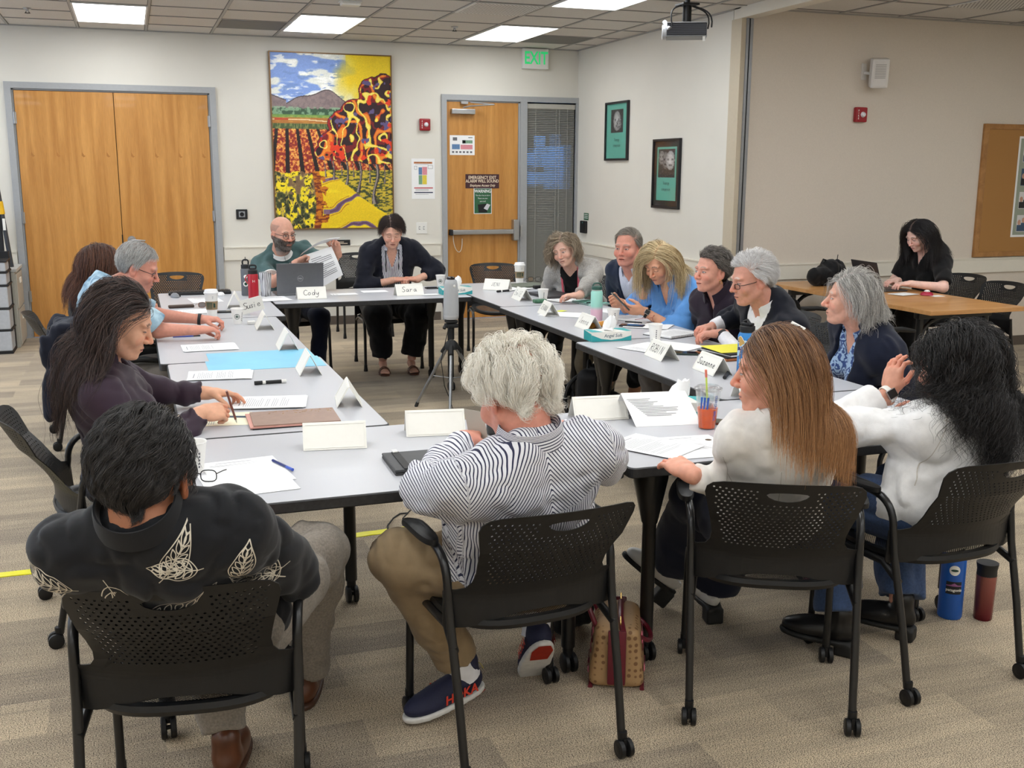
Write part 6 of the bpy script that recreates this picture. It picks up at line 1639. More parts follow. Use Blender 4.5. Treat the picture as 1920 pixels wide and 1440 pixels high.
M_td = cloth('tiedye_cotton', (132, 164, 186)); N, L, b = nodes(M_td)
_tc = N.new('ShaderNodeTexCoord'); _n = N.new('ShaderNodeTexNoise'); _n.inputs['Scale'].default_value = 7; _n.inputs['Detail'].default_value = 6; _n.inputs['Distortion'].default_value = 1.2; L.new(_tc.outputs['Object'], _n.inputs[0])
_r = N.new('ShaderNodeValToRGB'); _r.color_ramp.elements[0].position = .36; _r.color_ramp.elements[0].color = (*rgb(92, 128, 156), 1); _r.color_ramp.elements[1].position = .6; _r.color_ramp.elements[1].color = (*rgb(176, 202, 214), 1); L.new(_n.outputs['Fac'], _r.inputs[0]); L.new(_r.outputs[0], b.inputs['Base Color'])
s.top('shirt', M_td, infl=.020, sleeve=.92, r=(.084, .082, .07), vneck=(.09, .045), seed=81, amp=.010, h=.008, hem=-.12, neckr=.070)
s.collar(M_td, r0=.068, h=.036, fold=.034, opening=36, spread=.8, attr=False, up=.014)
s.trousers(M_gy, h=.011)
for side in 'LR': s.shoe(side, M_brown, M_brs, h=.008)
s.glasses(M_black, False, down=.006, w=.025, hgt=.016)
s.hair(hairmat('silver_hair', (140, 138, 136), (222, 220, 216)), n=5130, length=.042, steps=6, rad=0.00067, grav=.10, thick=.010, comb=C_side(-1, -.15), jitter=.15)
watch(s, 'L', M_black, off=.012, face=False)

# ---- woman in the dark purple blouse
base = rgb(220, 166, 136)
s = PP['purple'] = Person('woman with long dark hair in a dark purple blouse writing with a pen', head=at3(229, 602, 1.15), hyaw=352, hpitch=24, tyaw=4, pelvis=(-.09, 4.09), female=True, w=1.02, hunch=.03, sw=.170, hs=1.04,
  wristR=at3(374, 776, .80), wristL=at3(388, 737, .795), poleR=(-.2, -.7, -1), poleL=(-.1, .9, -.8), handR={'dir': (.9, .25, 0), 'palm': (-.1, .55, -.6), 'curls': (.6, .7, .9, 1.0), 'thumb': .8}, handL={'dir': (.93, -.1, -.05), 'palm': (0, -.2, -1), 'curls': (.25, .3, .5, .6), 'thumb': .6}, eyes=.0018, brow=(.08, .05, .04), lip=rgb(178, 96, 92),
  hair=dict(root=rgb(34, 26, 25), front=34))
s.build_body(base, hf=.0026, hb=.009)
M_pu = cloth('dark_purple_silk', (50, 35, 48), rough=.55, bump=.15); M_sl = cloth('slate_blue_twill', (82, 86, 104))
s.top('blouse', M_pu, infl=.016, sleeve=1.93, r=(.070, .060, .045), vneck=(.07, .04), seed=91, amp=.009, h=.007, hem=-.10, neckr=.062)
s.collar(M_pu, r0=.060, h=.028, fold=.032, opening=38, spread=.8, attr=False, up=.014)
s.trousers(M_sl, h=.010)
for side in 'LR': s.shoe(side, M_shoeb, M_solek, h=.008)
s.hair(hairmat('dark_espresso_hair', (26, 19, 19), (86, 68, 62), .38), n=7000, length=.41, steps=18, rad=.0007, grav=.42, thick=.026, comb=lambda q, n: np.stack([-.75+0*q[:, 0], np.sign(q[:, 1])*.1, -.6+0*q[:, 0]], 1), tuck=True, jitter=.1, curl=.008, curlf=1.8, clump=.3, avoid=lambda P: s.torso(P, .03))
H_ = lambda f, l, u: tuple(map(float, s.head+s.HR.T@A(f, l, u)*1.02-s.org))
MB().tube([H_(-.012, -.083, -.050), H_(-.010, -.086, -.062)], .0018, 6).lathe([(0, -.0045), (.0045, 0), (0, .0045)], c=H_(-.010, -.086, -.067), seg=10).build('earring', mat('pearl', rgb(235, 228, 215), .2), s.root)
MB().tube([H_(-.045, -.095, .060), H_(-.062, -.098, .040)], .0022, 6).tube([H_(-.050, -.092, .064), H_(-.090, -.090, .040)], .0018, 6).build('hair_clip', M_steel, s.root)
pn = np.array([s.wr['R']+s.hd['R'][0]*.155+A(0, .02, .0)]); a_ = pn[0]+A(.04, .0, -.03); b_ = pn[0]+A(-.06, -.01, .07)

# ---- man in the black leaf-print shirt
base = rgb(176, 116, 84)
s = PP['leaf'] = Person('dark-haired man in a black shirt with pale leaf outlines, back to the camera', head=at3(272, 888, 1.055), hyaw=68, hpitch=6, tyaw=79, pelvis=(.105, 2.59, .55), w=1.12, belly=1.2, hs=1.14, sw=.172, hunch=.0, necklen=.008, neckw=1.15, armr=1.1,
  wristR=(.30, 2.86, .69), elbowR=(.315, 2.50, .70), wristL=(-.12, 2.85, .62), elbowL=(-.15, 2.56, .72), kneeR=(.455, 2.95, .585), ankleR=(.42, 3.10, .12), kneeL=(.12, 2.98, .52), ankleL=(.16, 2.80, .10), hair=dict(root=rgb(30, 28, 28), front=34, nape=-50), handR={'curl': .6})
s.build_body(base, hf=.0026, hb=.009)
M_lf = cloth('black_rayon', (20, 21, 25), rough=.7, bump=.15); M_gj = cloth('grey_denim', (128, 120, 110), noise=.22, nscale=160, bump=.6, bscale=500)
leafshirt, leaf_fn = s.top('shirt', M_lf, infl=.022, sleeve=.97, r=(.070, .074, .072), seed=101, amp=.012, h=.007, hem=-.15, neckr=.070)
def leaf_print(s, fn, specs, name='leaf_print', w=.0011, parent=None):
    L2 = []
    def leafcurve(cx, cy, ang, ln, wd, bend):
        ca, sa = math.cos(ang), math.sin(ang); out = []
        T_ = lambda a, b: (cx+ca*a-sa*(b+bend*(a/ln)**2*ln), cy+sa*a+ca*(b+bend*(a/ln)**2*ln))
        prof = lambda t: wd*math.sin(PI*min(1, t)**.8)**.9*(1-.25*t)
        for sg in (1, -1): out.append([T_(t*ln, sg*prof(t)) for t in [i/24 for i in range(25)]])
        out.append([T_(t*ln, 0) for t in [-.12+i*.1 for i in range(11)]])
        for k in range(5):
            t0 = .10+k*.15
            for sg in (1, -1):
                b0, b1 = (t0*ln, sg*.06*wd), ((t0+.20)*ln, sg*prof(t0+.2)*.80); dx, dy = b1[0]-b0[0], b1[1]-b0[1]; q_ = wd*.17
                out.append([T_(b0[0]+dx*t-dy/math.hypot(dx, dy)*q_*math.sin(PI*t)*e, b0[1]+dy*t+dx/math.hypot(dx, dy)*q_*math.sin(PI*t)*e) for e in (1, -1) for t in ([i/8 for i in range(9)] if e > 0 else [1-i/8 for i in range(9)])])
        return out
    for sp in specs: L2 += leafcurve(*sp)
    return project_lines(s, parent, L2, w, mat('cream_print_ink', rgb(206, 198, 182), .8, noise=.05), name)
leaf_print(s, leaf_fn, [(.20, .27, 1.75, .19, .048, .05), (.085, .50, -1.72, .20, .042, .08), (.045, .35, 2.70, .20, .042, -.12), (-.235, .30, 1.0, .18, .040, .1), (-.245, .32, .05, .16, .032, .08), (-.03, .30, 1.7, .09, .026, .1),
    (.16, .49, .4, .10, .03, .1), (-.03, .52, 2.4, .11, .03, -.1), (-.17, .45, 1.9, .10, .030, .1), (-.30, .42, -2.1, .12, .030, .1), (.25, .42, 2.3, .10, .028, 0), (.27, .25, 2.0, .09, .026, 0), (.10, .20, 2.2, .12, .035, .1), (-.06, .20, .9, .12, .035, .1), (-.18, .15, 1.3, .12, .035, 0), (.0, .06, 1.2, .12, .04, 0), (-.10, .52, .2, .10, .028, .1)], parent=leafshirt)
lcol = s.collar(M_lf, r0=.074, h=.040, fold=.044, opening=32, spread=.4, attr=False, up=.022)
s.trousers(M_gj, r=(.112, .088, .068), t1=1.93, h=.008, amp=.009, seed=103)
for side in 'LR': s.shoe(side, M_brown, M_brs, h=.006, d=76)
s.hair(hairmat('near_black_hair', (20, 18, 18), (66, 62, 60), .38), n=9000, length=.068, steps=8, rad=.00062, grav=.10, lift=.012, thick=.014, comb=lambda q, n: np.stack([-.7+0*q[:, 0], .35*np.sin(q[:, 2]*30)+.2, -.75+0*q[:, 0]], 1), jitter=.12, curl=.004, curlf=.8, clump=.35)

# ---- white-haired man in the striped shirt
base = rgb(216, 148, 128)
s = PP['stripe'] = Person('man with fluffy white hair in a navy-striped white shirt, back to camera', head=at3(962, 738, 1.085), hyaw=108, hpitch=26, tyaw=94, pelvis=(1.03, 2.79, .55), w=1.25, belly=1.4, hs=1.08, sw=.200, hunch=.03, neckw=1.1,
  wristL=(.98, 3.20, .81), wristR=(1.36, 3.22, .815), elbowL=(.735, 2.78, .80), elbowR=(1.285, 2.76, .83), kneeL=(.70, 2.93, .535), ankleL=(.90, 2.96, .13), kneeR=(1.25, 3.1, .54), ankleR=(1.17, 3.02, .205), hair=dict(root=rgb(224, 170, 152), front=34, scalp_a=.5, nape=-48), blush=.9, handL={'curl': .7}, handR={'curl': .6})
s.build_body(base, hf=.0028, hb=.009)
M_st = stripe_mat('striped_oxford', (222, 222, 228), (50, 52, 78), .0086, .34)
s.top('shirt', M_st, infl=.026, sleeve=1.9, r=(.074, .066, .052), seed=111, amp=.011, h=.006, hem=-.11, neckr=.072, attrs=pat_torso(s, yoke=.33, arms=False))
M_st2 = stripe_mat('striped_oxford_collar', (222, 222, 228), (46, 48, 74), .0085, .36)
s.collar(M_st2, r0=.074, h=.044, fold=.048, opening=30, spread=.4, up=.022)
M_khk = cloth('khaki_cotton', (140, 120, 92)); s.trousers(M_khk, r=(.120, .096, .078), t1={'L': 1.90, 'R': 1.86}, h=.008, amp=.010, seed=113)
for side in 'LR':
    a_ = s.an[side]; k_ = nrm(s.kn[side]-a_); MB().tube([tuple(map(float, a_-k_*.03-s.org)), tuple(map(float, a_+k_*.10-s.org))], [.046, .044], 16).build('sock', M_ws, s.root)
s.hair(hairmat('fluffy_white_hair', (228, 220, 206), (252, 250, 242), .5), n=9000, length=.085, steps=10, rad=.00055, grav=.07, lift=.035, thick=.034, comb=lambda q, n: np.stack([-.6+0*q[:, 0], np.sign(q[:, 1])*.35, -.6+0*q[:, 0]], 1), jitter=.28, curl=.011, curlf=1.0, clump=.35, lenf=lambda r_: np.where((r_[:, 2] > .10) & (r_[:, 0] < .04), .55, 1.0))

M_snk = mat('navy_mesh', rgb(24, 28, 58), .7, noise=.15, nscale=200, bump=.4, bscale=600); M_or = mat('red_orange_rubber', rgb(206, 60, 40), .5, noise=.1)
for side, dd, pi_ in (('L', 195, 8), ('R', 84, 48)):
    sh_, T_, R_ = s.shoe(side, M_snk, M_sole_w, d=dd, h=.0045, pitch=pi_, L=.30, wide=1.05)
    x0, y0, z0 = R_
    for sg in (1, -1):
        Mt = Matrix(((-sg*x0[0], z0[0], sg*y0[0], 0), (-sg*x0[1], z0[1], sg*y0[1], 0), (-sg*x0[2], z0[2], sg*y0[2], 0), (0, 0, 0, 1)))
        p_ = T_(.045, sg*.052, -.002)-s.org; Mt.translation = Vector(map(float, p_)); t_ = MB(); lettering(t_, 'HOKA', .042, Mt, bold=.0012, shear=.15); t_.build('lettering', M_or, sh_)
    so = MB(); so.add([tuple(map(float, T_(a, b_, -.0455)-s.org)) for a, b_ in ((-.06, -.02), (-.02, -.036), (.05, -.03), (.05, .03), (-.02, .036), (-.06, .02))], [(0, 1, 2, 3, 4, 5), (5, 4, 3, 2, 1, 0)]); so.build('outsole_patch', M_or, sh_)
    hc = MB(); pl_ = T_(-.060, 0, .035)-s.org; hc.tube([tuple(map(float, T_(-.062, b_, .03+.012*(1-(b_/.02)**2))-s.org)) for b_ in (-.02, -.01, 0, .01, .02)], .0015, 5); hc.build('heel_mark', mat('yellow_print', rgb(190, 170, 80), .6), sh_)

# ---- red-haired woman in the white jacket
base = rgb(222, 160, 136)
s = PP['jacket'] = Person('red-haired woman in a white jacket, head turned left, one hand on her papers', head=at3(1452, 694, 1.12), hyaw=142, hpitch=6, tyaw=60, pelvis=(1.885, 2.78), female=True, armr=.85, w=.96, sw=.145, hs=1.06, hunch=.02,
  wristL=at3(1292, 888, .785), elbowL=(1.675, 2.69, .72), handL={'dir': (-.12, .9, .16), 'palm': (.3, 0, -1), 'curls': (.7, .5, .35, .3), 'thumb': .6}, wristR=(2.10, 3.0, .70), kneeL=(1.80, 3.12, .56), ankleL=(1.90, 3.42, .17), kneeR=(2.02, 3.15, .54), ankleR=(1.99, 3.30, .142), lip=rgb(190, 90, 84), eyes=.004, hair=dict(root=rgb(96, 52, 34), front=35))
s.build_body(base, hf=.0027, hb=.009)
M_wj = cloth('white_denim', (228, 224, 218), bump=.3, bscale=500); M_wl = cloth('white_linen', (230, 229, 228), bump=.4, bscale=420)
jk_, _ = s.top('jacket', M_wj, infl=.020, sleeve=1.86, r=(.050, .048, .042), openw=(.03, .05), seed=121, amp=.006, h=.007, hem=-.04, neckr=.070)
s.collar(M_wj, r0=.068, h=.030, fold=.040, opening=40, spread=.8, attr=False, up=.014)
project_lines(s, jk_, [[(0, .04), (0, .20), (0, .44)], [(.15, .38), (.115, .30), (.095, .18), (.09, .04)], [(-.15, .38), (-.115, .30), (-.095, .18), (-.09, .04)], [(.165, .45), (.150, .40), (.150, .30)], [(-.165, .45), (-.150, .40), (-.150, .30)]], w=.0012, m=mat('seam_shadow_thread', rgb(196, 190, 180), .9, noise=.05))
s.trousers(M_navyt, r=(.095, .080, .110), t1={'L': 1.80, 'R': 1.94}, h=.009, amp=.006)
s.hair(hairmat('auburn_red_hair', (66, 38, 30), (196, 146, 100), grad=.55), n=8000, length=.34, steps=16, rad=.00062, grav=.30, thick=.022, comb=C_part(.0, -.55, -.6, .7), tuck=True, jitter=.08, curl=.003, curlf=.7, clump=.3, avoid=lambda P: s.torso(P, .026))
m = MB(); H_ = lambda f, l, u: tuple(map(float, s.head+s.HR.T@A(f, l, u)*1.04-s.org)); m.tube([H_(-.05, -.03, .125), H_(-.085, -.02, .105)], .006, 8); m.build('hair_clip', M_white, s.root)
M_pump = mat('white_leather', rgb(226, 224, 220), .35, noise=.03)
s.shoe('L', M_pump, M_solek, d=158, h=.005, low=.03, pitch=-38, heel=.06, L=.26, wide=.85); s.shoe('R', M_pump, M_solek, d=80, h=.006, low=.03, heel=.05, L=.26, wide=.85)

# ---- woman with long black curls
base = rgb(206, 148, 124)
s = PP['curly'] = Person('woman with long black curly hair in a white shirt, cheek resting on her hand', head=at3(1788, 690, 1.035), hyaw=112, hpitch=10, tyaw=84, pelvis=(2.52, 2.77), female=True, w=1.14, belly=1.15, sw=.172, hs=1.08, hunch=.05,
  wristL=(2.475, 2.97, .915), elbowL=(2.26, 2.98, .815), wristR=(2.80, 3.10, .78), poleR=(1, -.4, -.8), handL={'dir': (.25, .12, .95), 'palm': (.8, .2, -.1), 'curls': (.5, .35, .3, .3), 'thumb': .2}, kneeL=(2.34, 3.08, .53), ankleL=(2.27, 2.90, .127), kneeR=(2.66, 3.1, .53), ankleR=(2.56, 2.93, .127), hair=dict(root=rgb(26, 22, 22), front=34))
s.build_body(base, hf=.0028, hb=.009)
sh_, _ = s.top('shirt', M_wl, infl=.026, sleeve=1.80, r=(.062, .068, .056), seed=131, amp=.010, h=.007, hem=-.14, neckr=.070)
project_lines(s, sh_, [[(.165, .45), (.150, .36), (.165, .22), (.17, .12)], [(-.165, .45), (-.150, .36), (-.165, .22)], [(.16, .36), (0, .345), (-.16, .36)]], w=.0012, m=mat('seam_shadow_thread', rgb(196, 190, 180), .9, noise=.05))
M_dn = cloth('blue_denim', (60, 78, 112), noise=.2, nscale=120, bump=.5)
s.trousers(M_dn, r=(.110, .085, .082), t1=1.93, h=.009, amp=.008)
for side, dd in (('L', 128), ('R', 125)): s.shoe(side, M_shoeb, M_solek, d=dd, h=.006, heel=.035, L=.27)
s.hair(hairmat('black_curly_hair', (12, 11, 11), (40, 35, 34), .4), n=8500, length=.42, steps=26, rad=.0007, grav=.26, thick=.050, comb=lambda q, n: np.stack([-.7+0*q[:, 0], np.sign(q[:, 1])*.35, -.6+0*q[:, 0]], 1), jitter=.22, curl=.013, curlf=4.5, clump=.5, avoid=lambda P: s.torso(P, .03))
watch(s, 'L', M_white, off=.01, out=(-.5, -.8, .1), sz=.019)
# ================================================================== things on the tables
def T2(px, py, z=TZ): v = at(px, py, z); return v
Zt = TZ+.0006
_nsheet = [0]
M_pale_print = mat('pale_grey_print', rgb(150, 150, 154), .7, noise=.3, nscale=900)
# ---- folded name tents
def tent(p0, p1, label, text=None, h=.085, d=.10, ts=.042, slant=.08, group='white folded name tents', tw=.0017):
    p0, p1 = Vector((p0[0], p0[1], 0)), Vector((p1[0], p1[1], 0)); x = (p1-p0).normalized(); L = .215; c = (p0+p1)/2
    out = Vector((x.y, -x.x, 0))                         # the lettered side looks this way
    root = empty('name_tent', (c.x-out.x*d/2, c.y-out.y*d/2, Zt))
    a = Vector((0, 0, 0)); hx = x*L/2; f0 = out*d/2; top = Vector((0, 0, h)); t = .0022
    def panel_(sg, nm):
        n_ = (top-out*0).cross(x); lo = out*(d/2*sg); m = MB()
        nn = (out*sg*h+Vector((0, 0, d/2))).normalized()*t
        q = [lo-hx, lo+hx, top+hx, top-hx]; vs = [v for v in q]+[v+nn for v in q]
        fs = [(0, 1, 2, 3), (7, 6, 5, 4), (0, 4, 5, 1), (1, 5, 6, 2), (2, 6, 7, 3), (3, 7, 4, 0)]
        m.add(vs, fs if sg < 0 else [f[::-1] for f in fs]); return m.build(nm, M_card, root), nn
    o, nn = panel_(1, 'front_panel'); panel_(-1, 'rear_panel')
    up = (top-f0).normalized(); M_ = frame(tuple(f0+(top-f0)*.5+nn+nn*.35), tuple(x), tuple(up))
    b_ = MB(); hw, hh = L/2-.006, (top-f0).length/2-.006
    for (x0, y0, x1, y1) in ((-hw, hh-.003, hw, hh), (-hw, -hh, hw, -hh+.002), (-hw, -hh, -hw+.002, hh), (hw-.002, -hh, hw, hh)): b_.box((x0, y0, -.0006), (x1, y1, .0010), M=M_)
    b_.build('raised_border', M_card, o)
    if text:
        m = MB(); handwriting(m, text, ts, M_, w=tw, slant=slant); m.build('handwriting', M_ink, o)
    tag(root, label, 'name tent', group); return root
tent((1.115, 7.80), (1.33, 7.80), 'white name tent with marker lettering in front of the open laptop', 'Cody')
tent((1.86, 7.79), (2.075, 7.80), 'white name tent with marker lettering before the woman in the navy cardigan', 'Sara')
tent((2.62, 8.02), (2.78, 7.88), 'white name tent with thin lettering at the far left corner of the right row', 'JENI', ts=.030, tw=.0012)
tent((2.65, 7.43), (2.64, 7.21), 'white name tent beside the small paper cup and marker, second in the right row', 'EmilE', tw=.0013)
tent((2.54, 6.60), (2.51, 6.37), 'white name tent beside the yellow sticky note', 'DEANNA', ts=.036, tw=.0013)
tent((2.53, 5.94), (2.52, 5.70), 'white name tent beside the mint and pink bottle', 'Jenna', tw=.0013)
tent((2.475, 4.88), (2.46, 4.64), 'white name tent in capital letters beside the black phone', 'ROBIN', ts=.042, tw=.0016)
tent((2.52, 4.45), (2.51, 4.22), 'white name tent in script lettering near the stickered blue bottle', 'Suzanne', ts=.034)
tent((.50, 3.50), (.715, 3.47), 'blank white name tent beside the tan folder on the front table')
tent((.88, 3.575), (1.09, 3.54), 'blank white name tent between the tripod and the striped-shirt man')
tent((1.545, 3.60), (1.76, 3.575), 'blank white name tent right of the white-haired head on the front right table')
tent((.76, 4.33), (.73, 4.12), 'name tent seen nearly end-on, on the left table beside the printed agenda pages')
tent((.70, 5.05), (.69, 4.84), 'name tent seen end-on, standing on the light blue reflection', h=.095)
tent((.70, 5.78), (.69, 5.57), 'name tent seen end-on, just behind the light blue reflection', h=.095)
tent((.67, 6.55), (.66, 6.34), 'name tent seen end-on beside the white earbud case', h=.095)
tent((.68, 7.42), (.70, 7.62), 'white name tent standing behind the red bottle', h=.10)
tent((2.35, 3.72), (2.56, 3.70), 'white name tent half hidden behind the red-haired woman')
# loose tilted card with lettering, propped on the tent by the red bottle
o = empty('name_card'); o.matrix_world = frame(tuple(at(472, 572, TZ+.062)), (1, -.1, .28), (-.22, -.25, 1))
MB().box((-.075, -.05, -.001), (.075, .05, .001)).build('card_face', M_card, o); m = MB(); handwriting(m, 'Susie', .045, frame((0, 0, .0016), (1, 0, 0), (0, 1, 0)), w=.0015, gap=.5); m.build('handwriting', M_ink, o)
MB().box((-.03, -.075, -.004), (-.026, -.048, -.001)).build('support', M_card, o)
tag(o, 'small tilted lettered card leaning in front of the red bottle', 'name card')

# ---- sheets of paper
def sheet(px, py, rz, label, w=.216, h=.279, n=1, lines=12, z0=None, m=None, name='paper_sheet', pile=.0006, spread=.012, header=True, group=None, at_=None, cat='paper', seed=0):
    c = at_ or T2(px, py); rg = random.Random(seed+int(c.x*977)+int(c.y*331)); _nsheet[0] += 1; z = (z0 if z0 is not None else Zt)+.0007*(_nsheet[0] % 7)
    o = empty(name, (c.x, c.y, z), rz)
    for k in range(n):
        dx, dy, r_ = (rg.uniform(-1, 1)*spread, rg.uniform(-1, 1)*spread, rg.uniform(-.06, .06)) if k else (0, 0, 0)
        MB().box((-w/2, -h/2, 0), (w/2, h/2, pile), M=Matrix.Translation((dx, dy, (n-1-k)*.001)) @ Matrix.Rotation(r_, 4, 'Z')).build('page', m or M_paper, o)
    if lines:
        t = MB(); y = h*.40; zt = (n-1)*.001+pile+.0003
        if header: prect(t, I4, -w*.3, y, w*.18, y+.005, zt); y -= .018
        while y > h*.40-lines*.0135:
            e = rg.uniform(.15, .42)*w
            if rg.random() > .12: prect(t, I4, -w*.40, y, e, y+.0022, zt)
            y -= .0085
        t.build('print', M_pale_print, o)
    tag(o, label, cat, group); return o
R90 = PI/2
sheet(385, 563, .1, 'white page with pale blue tint beyond the tall coffee cup', n=1, lines=5)
sheet(360, 585, R90+.1, 'white printed pages beside the grey-haired man\'s phone', n=2, lines=10)
sheet(512, 561, .15, 'white printed page curling in front of the marbled tumbler', n=2, lines=6)
sheet(392, 652, R90+.02, 'white printed agenda on the table before the dark purple blouse, farther', n=2, lines=10)
sheet(412, 705, R90-.12, 'white printed agenda nearer than the light blue reflection', n=3, lines=13)
sheet(505, 757, R90-.22, 'printed agenda pages by the writing woman\'s fingertips', n=4, lines=14)
sheet(400, 787, R90-.15, 'pale yellow note page under the writing hand', n=1, lines=9, m=mat('cream_paper', rgb(238, 232, 204), .7, noise=.02), header=False)
sheet(448, 782, R90-.35, 'dark blue strip of card beside the tan folder', w=.03, h=.2, lines=0, m=mat('dark_blue_card', rgb(40, 62, 84), .6, noise=.03), cat='card')
sheet(645, 552, R90+.02, 'white page on the back table just right of the laptop', n=1, lines=2, h=.2, w=.12)
sheet(702, 547, R90, 'blank white page on the back table left of the clasped hands', n=1, lines=0, h=.2, w=.14)
sheet(806, 553, R90, 'narrow white page right of the lettered tent on the back table', n=1, lines=0, h=.13, w=.09)
sheet(960, 541, .3, 'white pages under the olive folder at the back right table', n=2, lines=4)
sheet(1062, 563, R90+.3, 'white page under the red pen beside the closed laptop', n=1, lines=3)
sheet(1055, 590, .9, 'crumpled-edged white pages beside the yellow sticky note', n=3, lines=3)
sheet(1150, 583, .2, 'white page under the small cup beside the mint bottle', n=1, lines=3)
sheet(1195, 598, .4, 'white pages in front of the blonde woman under the red reading glasses', n=3, lines=8, w=.25, h=.3)
sheet(1215, 612, .9, 'white page beside the pen and red reading glasses', n=2, lines=6)
sheet(1215, 652, R90+.45, 'white page behind the capital-letter name tent', n=1, lines=6)
sheet(1262, 650, .5, 'large white page between the paper cup and the brown binder', n=2, lines=3)
sheet(1225, 838, .55, 'white printed page under the red-haired woman\'s fingers', n=1, lines=14)
sheet(1305, 838, -.05, 'white printed page with a small round seal beside the red-haired woman\'s hand', n=2, lines=12)
sheet(465, 905, .10, 'two blank-backed white sheets in front of the leaf-shirt man', n=1, lines=2, w=.26, h=.26)
sheet(462, 885, .12, 'lightly ruled white form under the blank sheets with the blue pen', n=1, lines=3, w=.24, h=.30)
sheet(398, 608, .3, 'small folded paper slip under the grey-haired man\'s fingers', w=.05, h=.04, lines=0)
c = T2(1328, 826); 
M_seal = mat('seal_brown', rgb(96, 78, 60), .6, noise=.1)
tag(MB().lathe([(0, .0032), (.011, .0032), (.012, .0026)], c=(0, 0, 0), seg=18).build('round_seal_sticker', M_seal, loc=(c.x, c.y, Zt)), 'small round brown seal on the right printed page', 'sticker')
# standing folded agenda
c = T2(1240, 788); o = empty('folded_agenda', (c.x, c.y, Zt), -.15)
m = MB(); q = [(-.13, -.09, 0), (.13, -.09, 0), (.11, .05, .10), (-.15, .05, .10)]; m.add(q+[(x, y+.001, z+.001) for x, y, z in q], [(0, 1, 2, 3), (7, 6, 5, 4)]); m.add([(-.15, .05, .10), (.11, .05, .10), (.10, .12, .0), (-.16, .12, .0)], [(0, 1, 2, 3)]); m.build('page', M_paper, o)
m = MB(); Mf = frame((-.01, -.02, .0515), (1, 0, 0), (-.12, .14, .10)); rg_ = random.Random(4)
for k in range(12): prect(m, Mf, -.09, .06-k*.0095, -.02+rg_.random()*.1, .0625-k*.0095, .0008)
m.build('print', M_print, o); tag(o, 'white printed agenda folded upright between the blank tent and the iced drink', 'paper')
# light blue reflection on the tabletops, imitated by thin tinted slabs
M_cy = mat('blue_reflection_tint', rgb(140, 212, 242), .35, noise=.06, nscale=6, alpha=.88)
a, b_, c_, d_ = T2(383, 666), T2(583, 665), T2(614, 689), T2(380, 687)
m = MB(); m.box((.30, 5.075, Zt), (.855, 5.365, Zt+.0012)); m.box((.32, 5.365, Zt), (.842, 5.60, Zt+.0012)); o = m.build('reflection_patch', M_cy)
r_ = empty('blue_reflection', (0, 0, 0)); o.parent = r_; tag(r_, 'light blue reflection across the table seam, added as a tinted patch', 'painted reflection')
# tan folder stack
M_tanf = mat('taupe_folder', rgb(150, 122, 108), .45, noise=.08); M_pinkf = mat('pink_folder', rgb(206, 150, 138), .6, noise=.04)
c = Vector(((.36+.66)/2+.02, 3.97, Zt)); o = empty('folder_stack', c, -.02)
MB().box((-.16, -.115, 0), (.17, .115, .004), M=Matrix.Rotation(.03, 4, 'Z')).build('black_folder', M_black, o); MB().box((-.165, -.115, .004), (.16, .12, .009)).build('pink_folder', M_pinkf, o); MB().box((-.15, -.11, .009), (.17, .12, .0135), M=Matrix.Rotation(-.02, 4, 'Z')).build('taupe_folder', M_tanf, o)
m = MB().use(mat('gold_foil', rgb(190, 150, 90), .3, .6)); rg_ = random.Random(2)
for k in range(46): x, y = -.1+.26*rg_.random()**.7, .06+.05*rg_.random(); m.box((x, y, .0136), (x+.003+.004*rg_.random(), y+.003, .0142), M=Matrix.Rotation(-.02, 4, 'Z'))
m.build('gold_flecks', M_tanf, o); tag(o, 'stack of folders topped by a taupe one with gold flecks, beside the blank name tent', 'folder')

# ---- pens and markers
def stick(px, py, ang, L, r, cols, label, name='pen', cat='pen', at_=None, z=None):
    c = at_ or T2(px, py); o = empty(name, (c.x, c.y, (z if z is not None else Zt)+r), ang); x = -L/2; n_ = len(cols)
    for k, (frac, mt, rr, nm) in enumerate(cols):
        MB().tube([(x, 0, 0), (x+L*frac, 0, 0)], r*rr, 12).build(nm, mt, o); x += L*frac
    tag(o, label, cat); return o
M_bluep = mat('blue_plastic', rgb(60, 90, 190), .3, noise=.02); M_navyp = mat('navy_plastic', rgb(28, 44, 110), .3, noise=.02)
stick(350, 632, -.02, .15, .0045, [(.75, M_bluep, 1, 'barrel'), (.25, M_black, .9, 'cap')], 'blue pen lying left of the grey-haired man\'s elbow')
stick(530, 876, 1.9, .14, .005, [(.3, M_bluep, 1, 'cap'), (.7, M_navyp, .95, 'barrel')], 'dark blue click pen on the ruled form', z=Zt+.002)
stick(507, 720, .05, .14, .0085, [(.25, M_black, 1.05, 'cap'), (.1, M_white, .95, 'collar'), (.5, M_black, .95, 'barrel'), (.15, M_white, 1, 'end')], 'black and white dry-erase marker between two end-on name tents', 'marker', 'marker')
stick(945, 547.5, .35, .14, .0085, [(.25, M_black, 1.05, 'cap'), (.1, M_white, .95, 'collar'), (.5, M_black, .95, 'barrel'), (.15, M_white, 1, 'end')], 'black and white marker before the far right name tents', 'marker', 'marker')
stick(1062, 560, -.3, .14, .005, [(.35, mat('red_plastic', rgb(180, 50, 50), .3), 1, 'barrel'), (.3, M_white, 1, 'grip'), (.35, mat('red_plastic'), 1, 'cap')], 'red and white pen on the page beside the closed laptop')
stick(1117, 571, .1, .15, .004, [(.8, M_black, 1, 'barrel'), (.2, M_steel, .8, 'tip')], 'black pen lying on the mint notebook', z=Zt+.012)
stick(1362, 707, .9, .13, .009, [(1, M_black, 1, 'barrel')], 'black marker end peeking out behind the script-lettered tent', 'marker', 'marker')
stick(1192, 607, -.8, .14, .0045, [(.8, M_black, 1, 'barrel'), (.2, M_steel, .7, 'tip')], 'black pen beside the red reading glasses', z=Zt+.004)
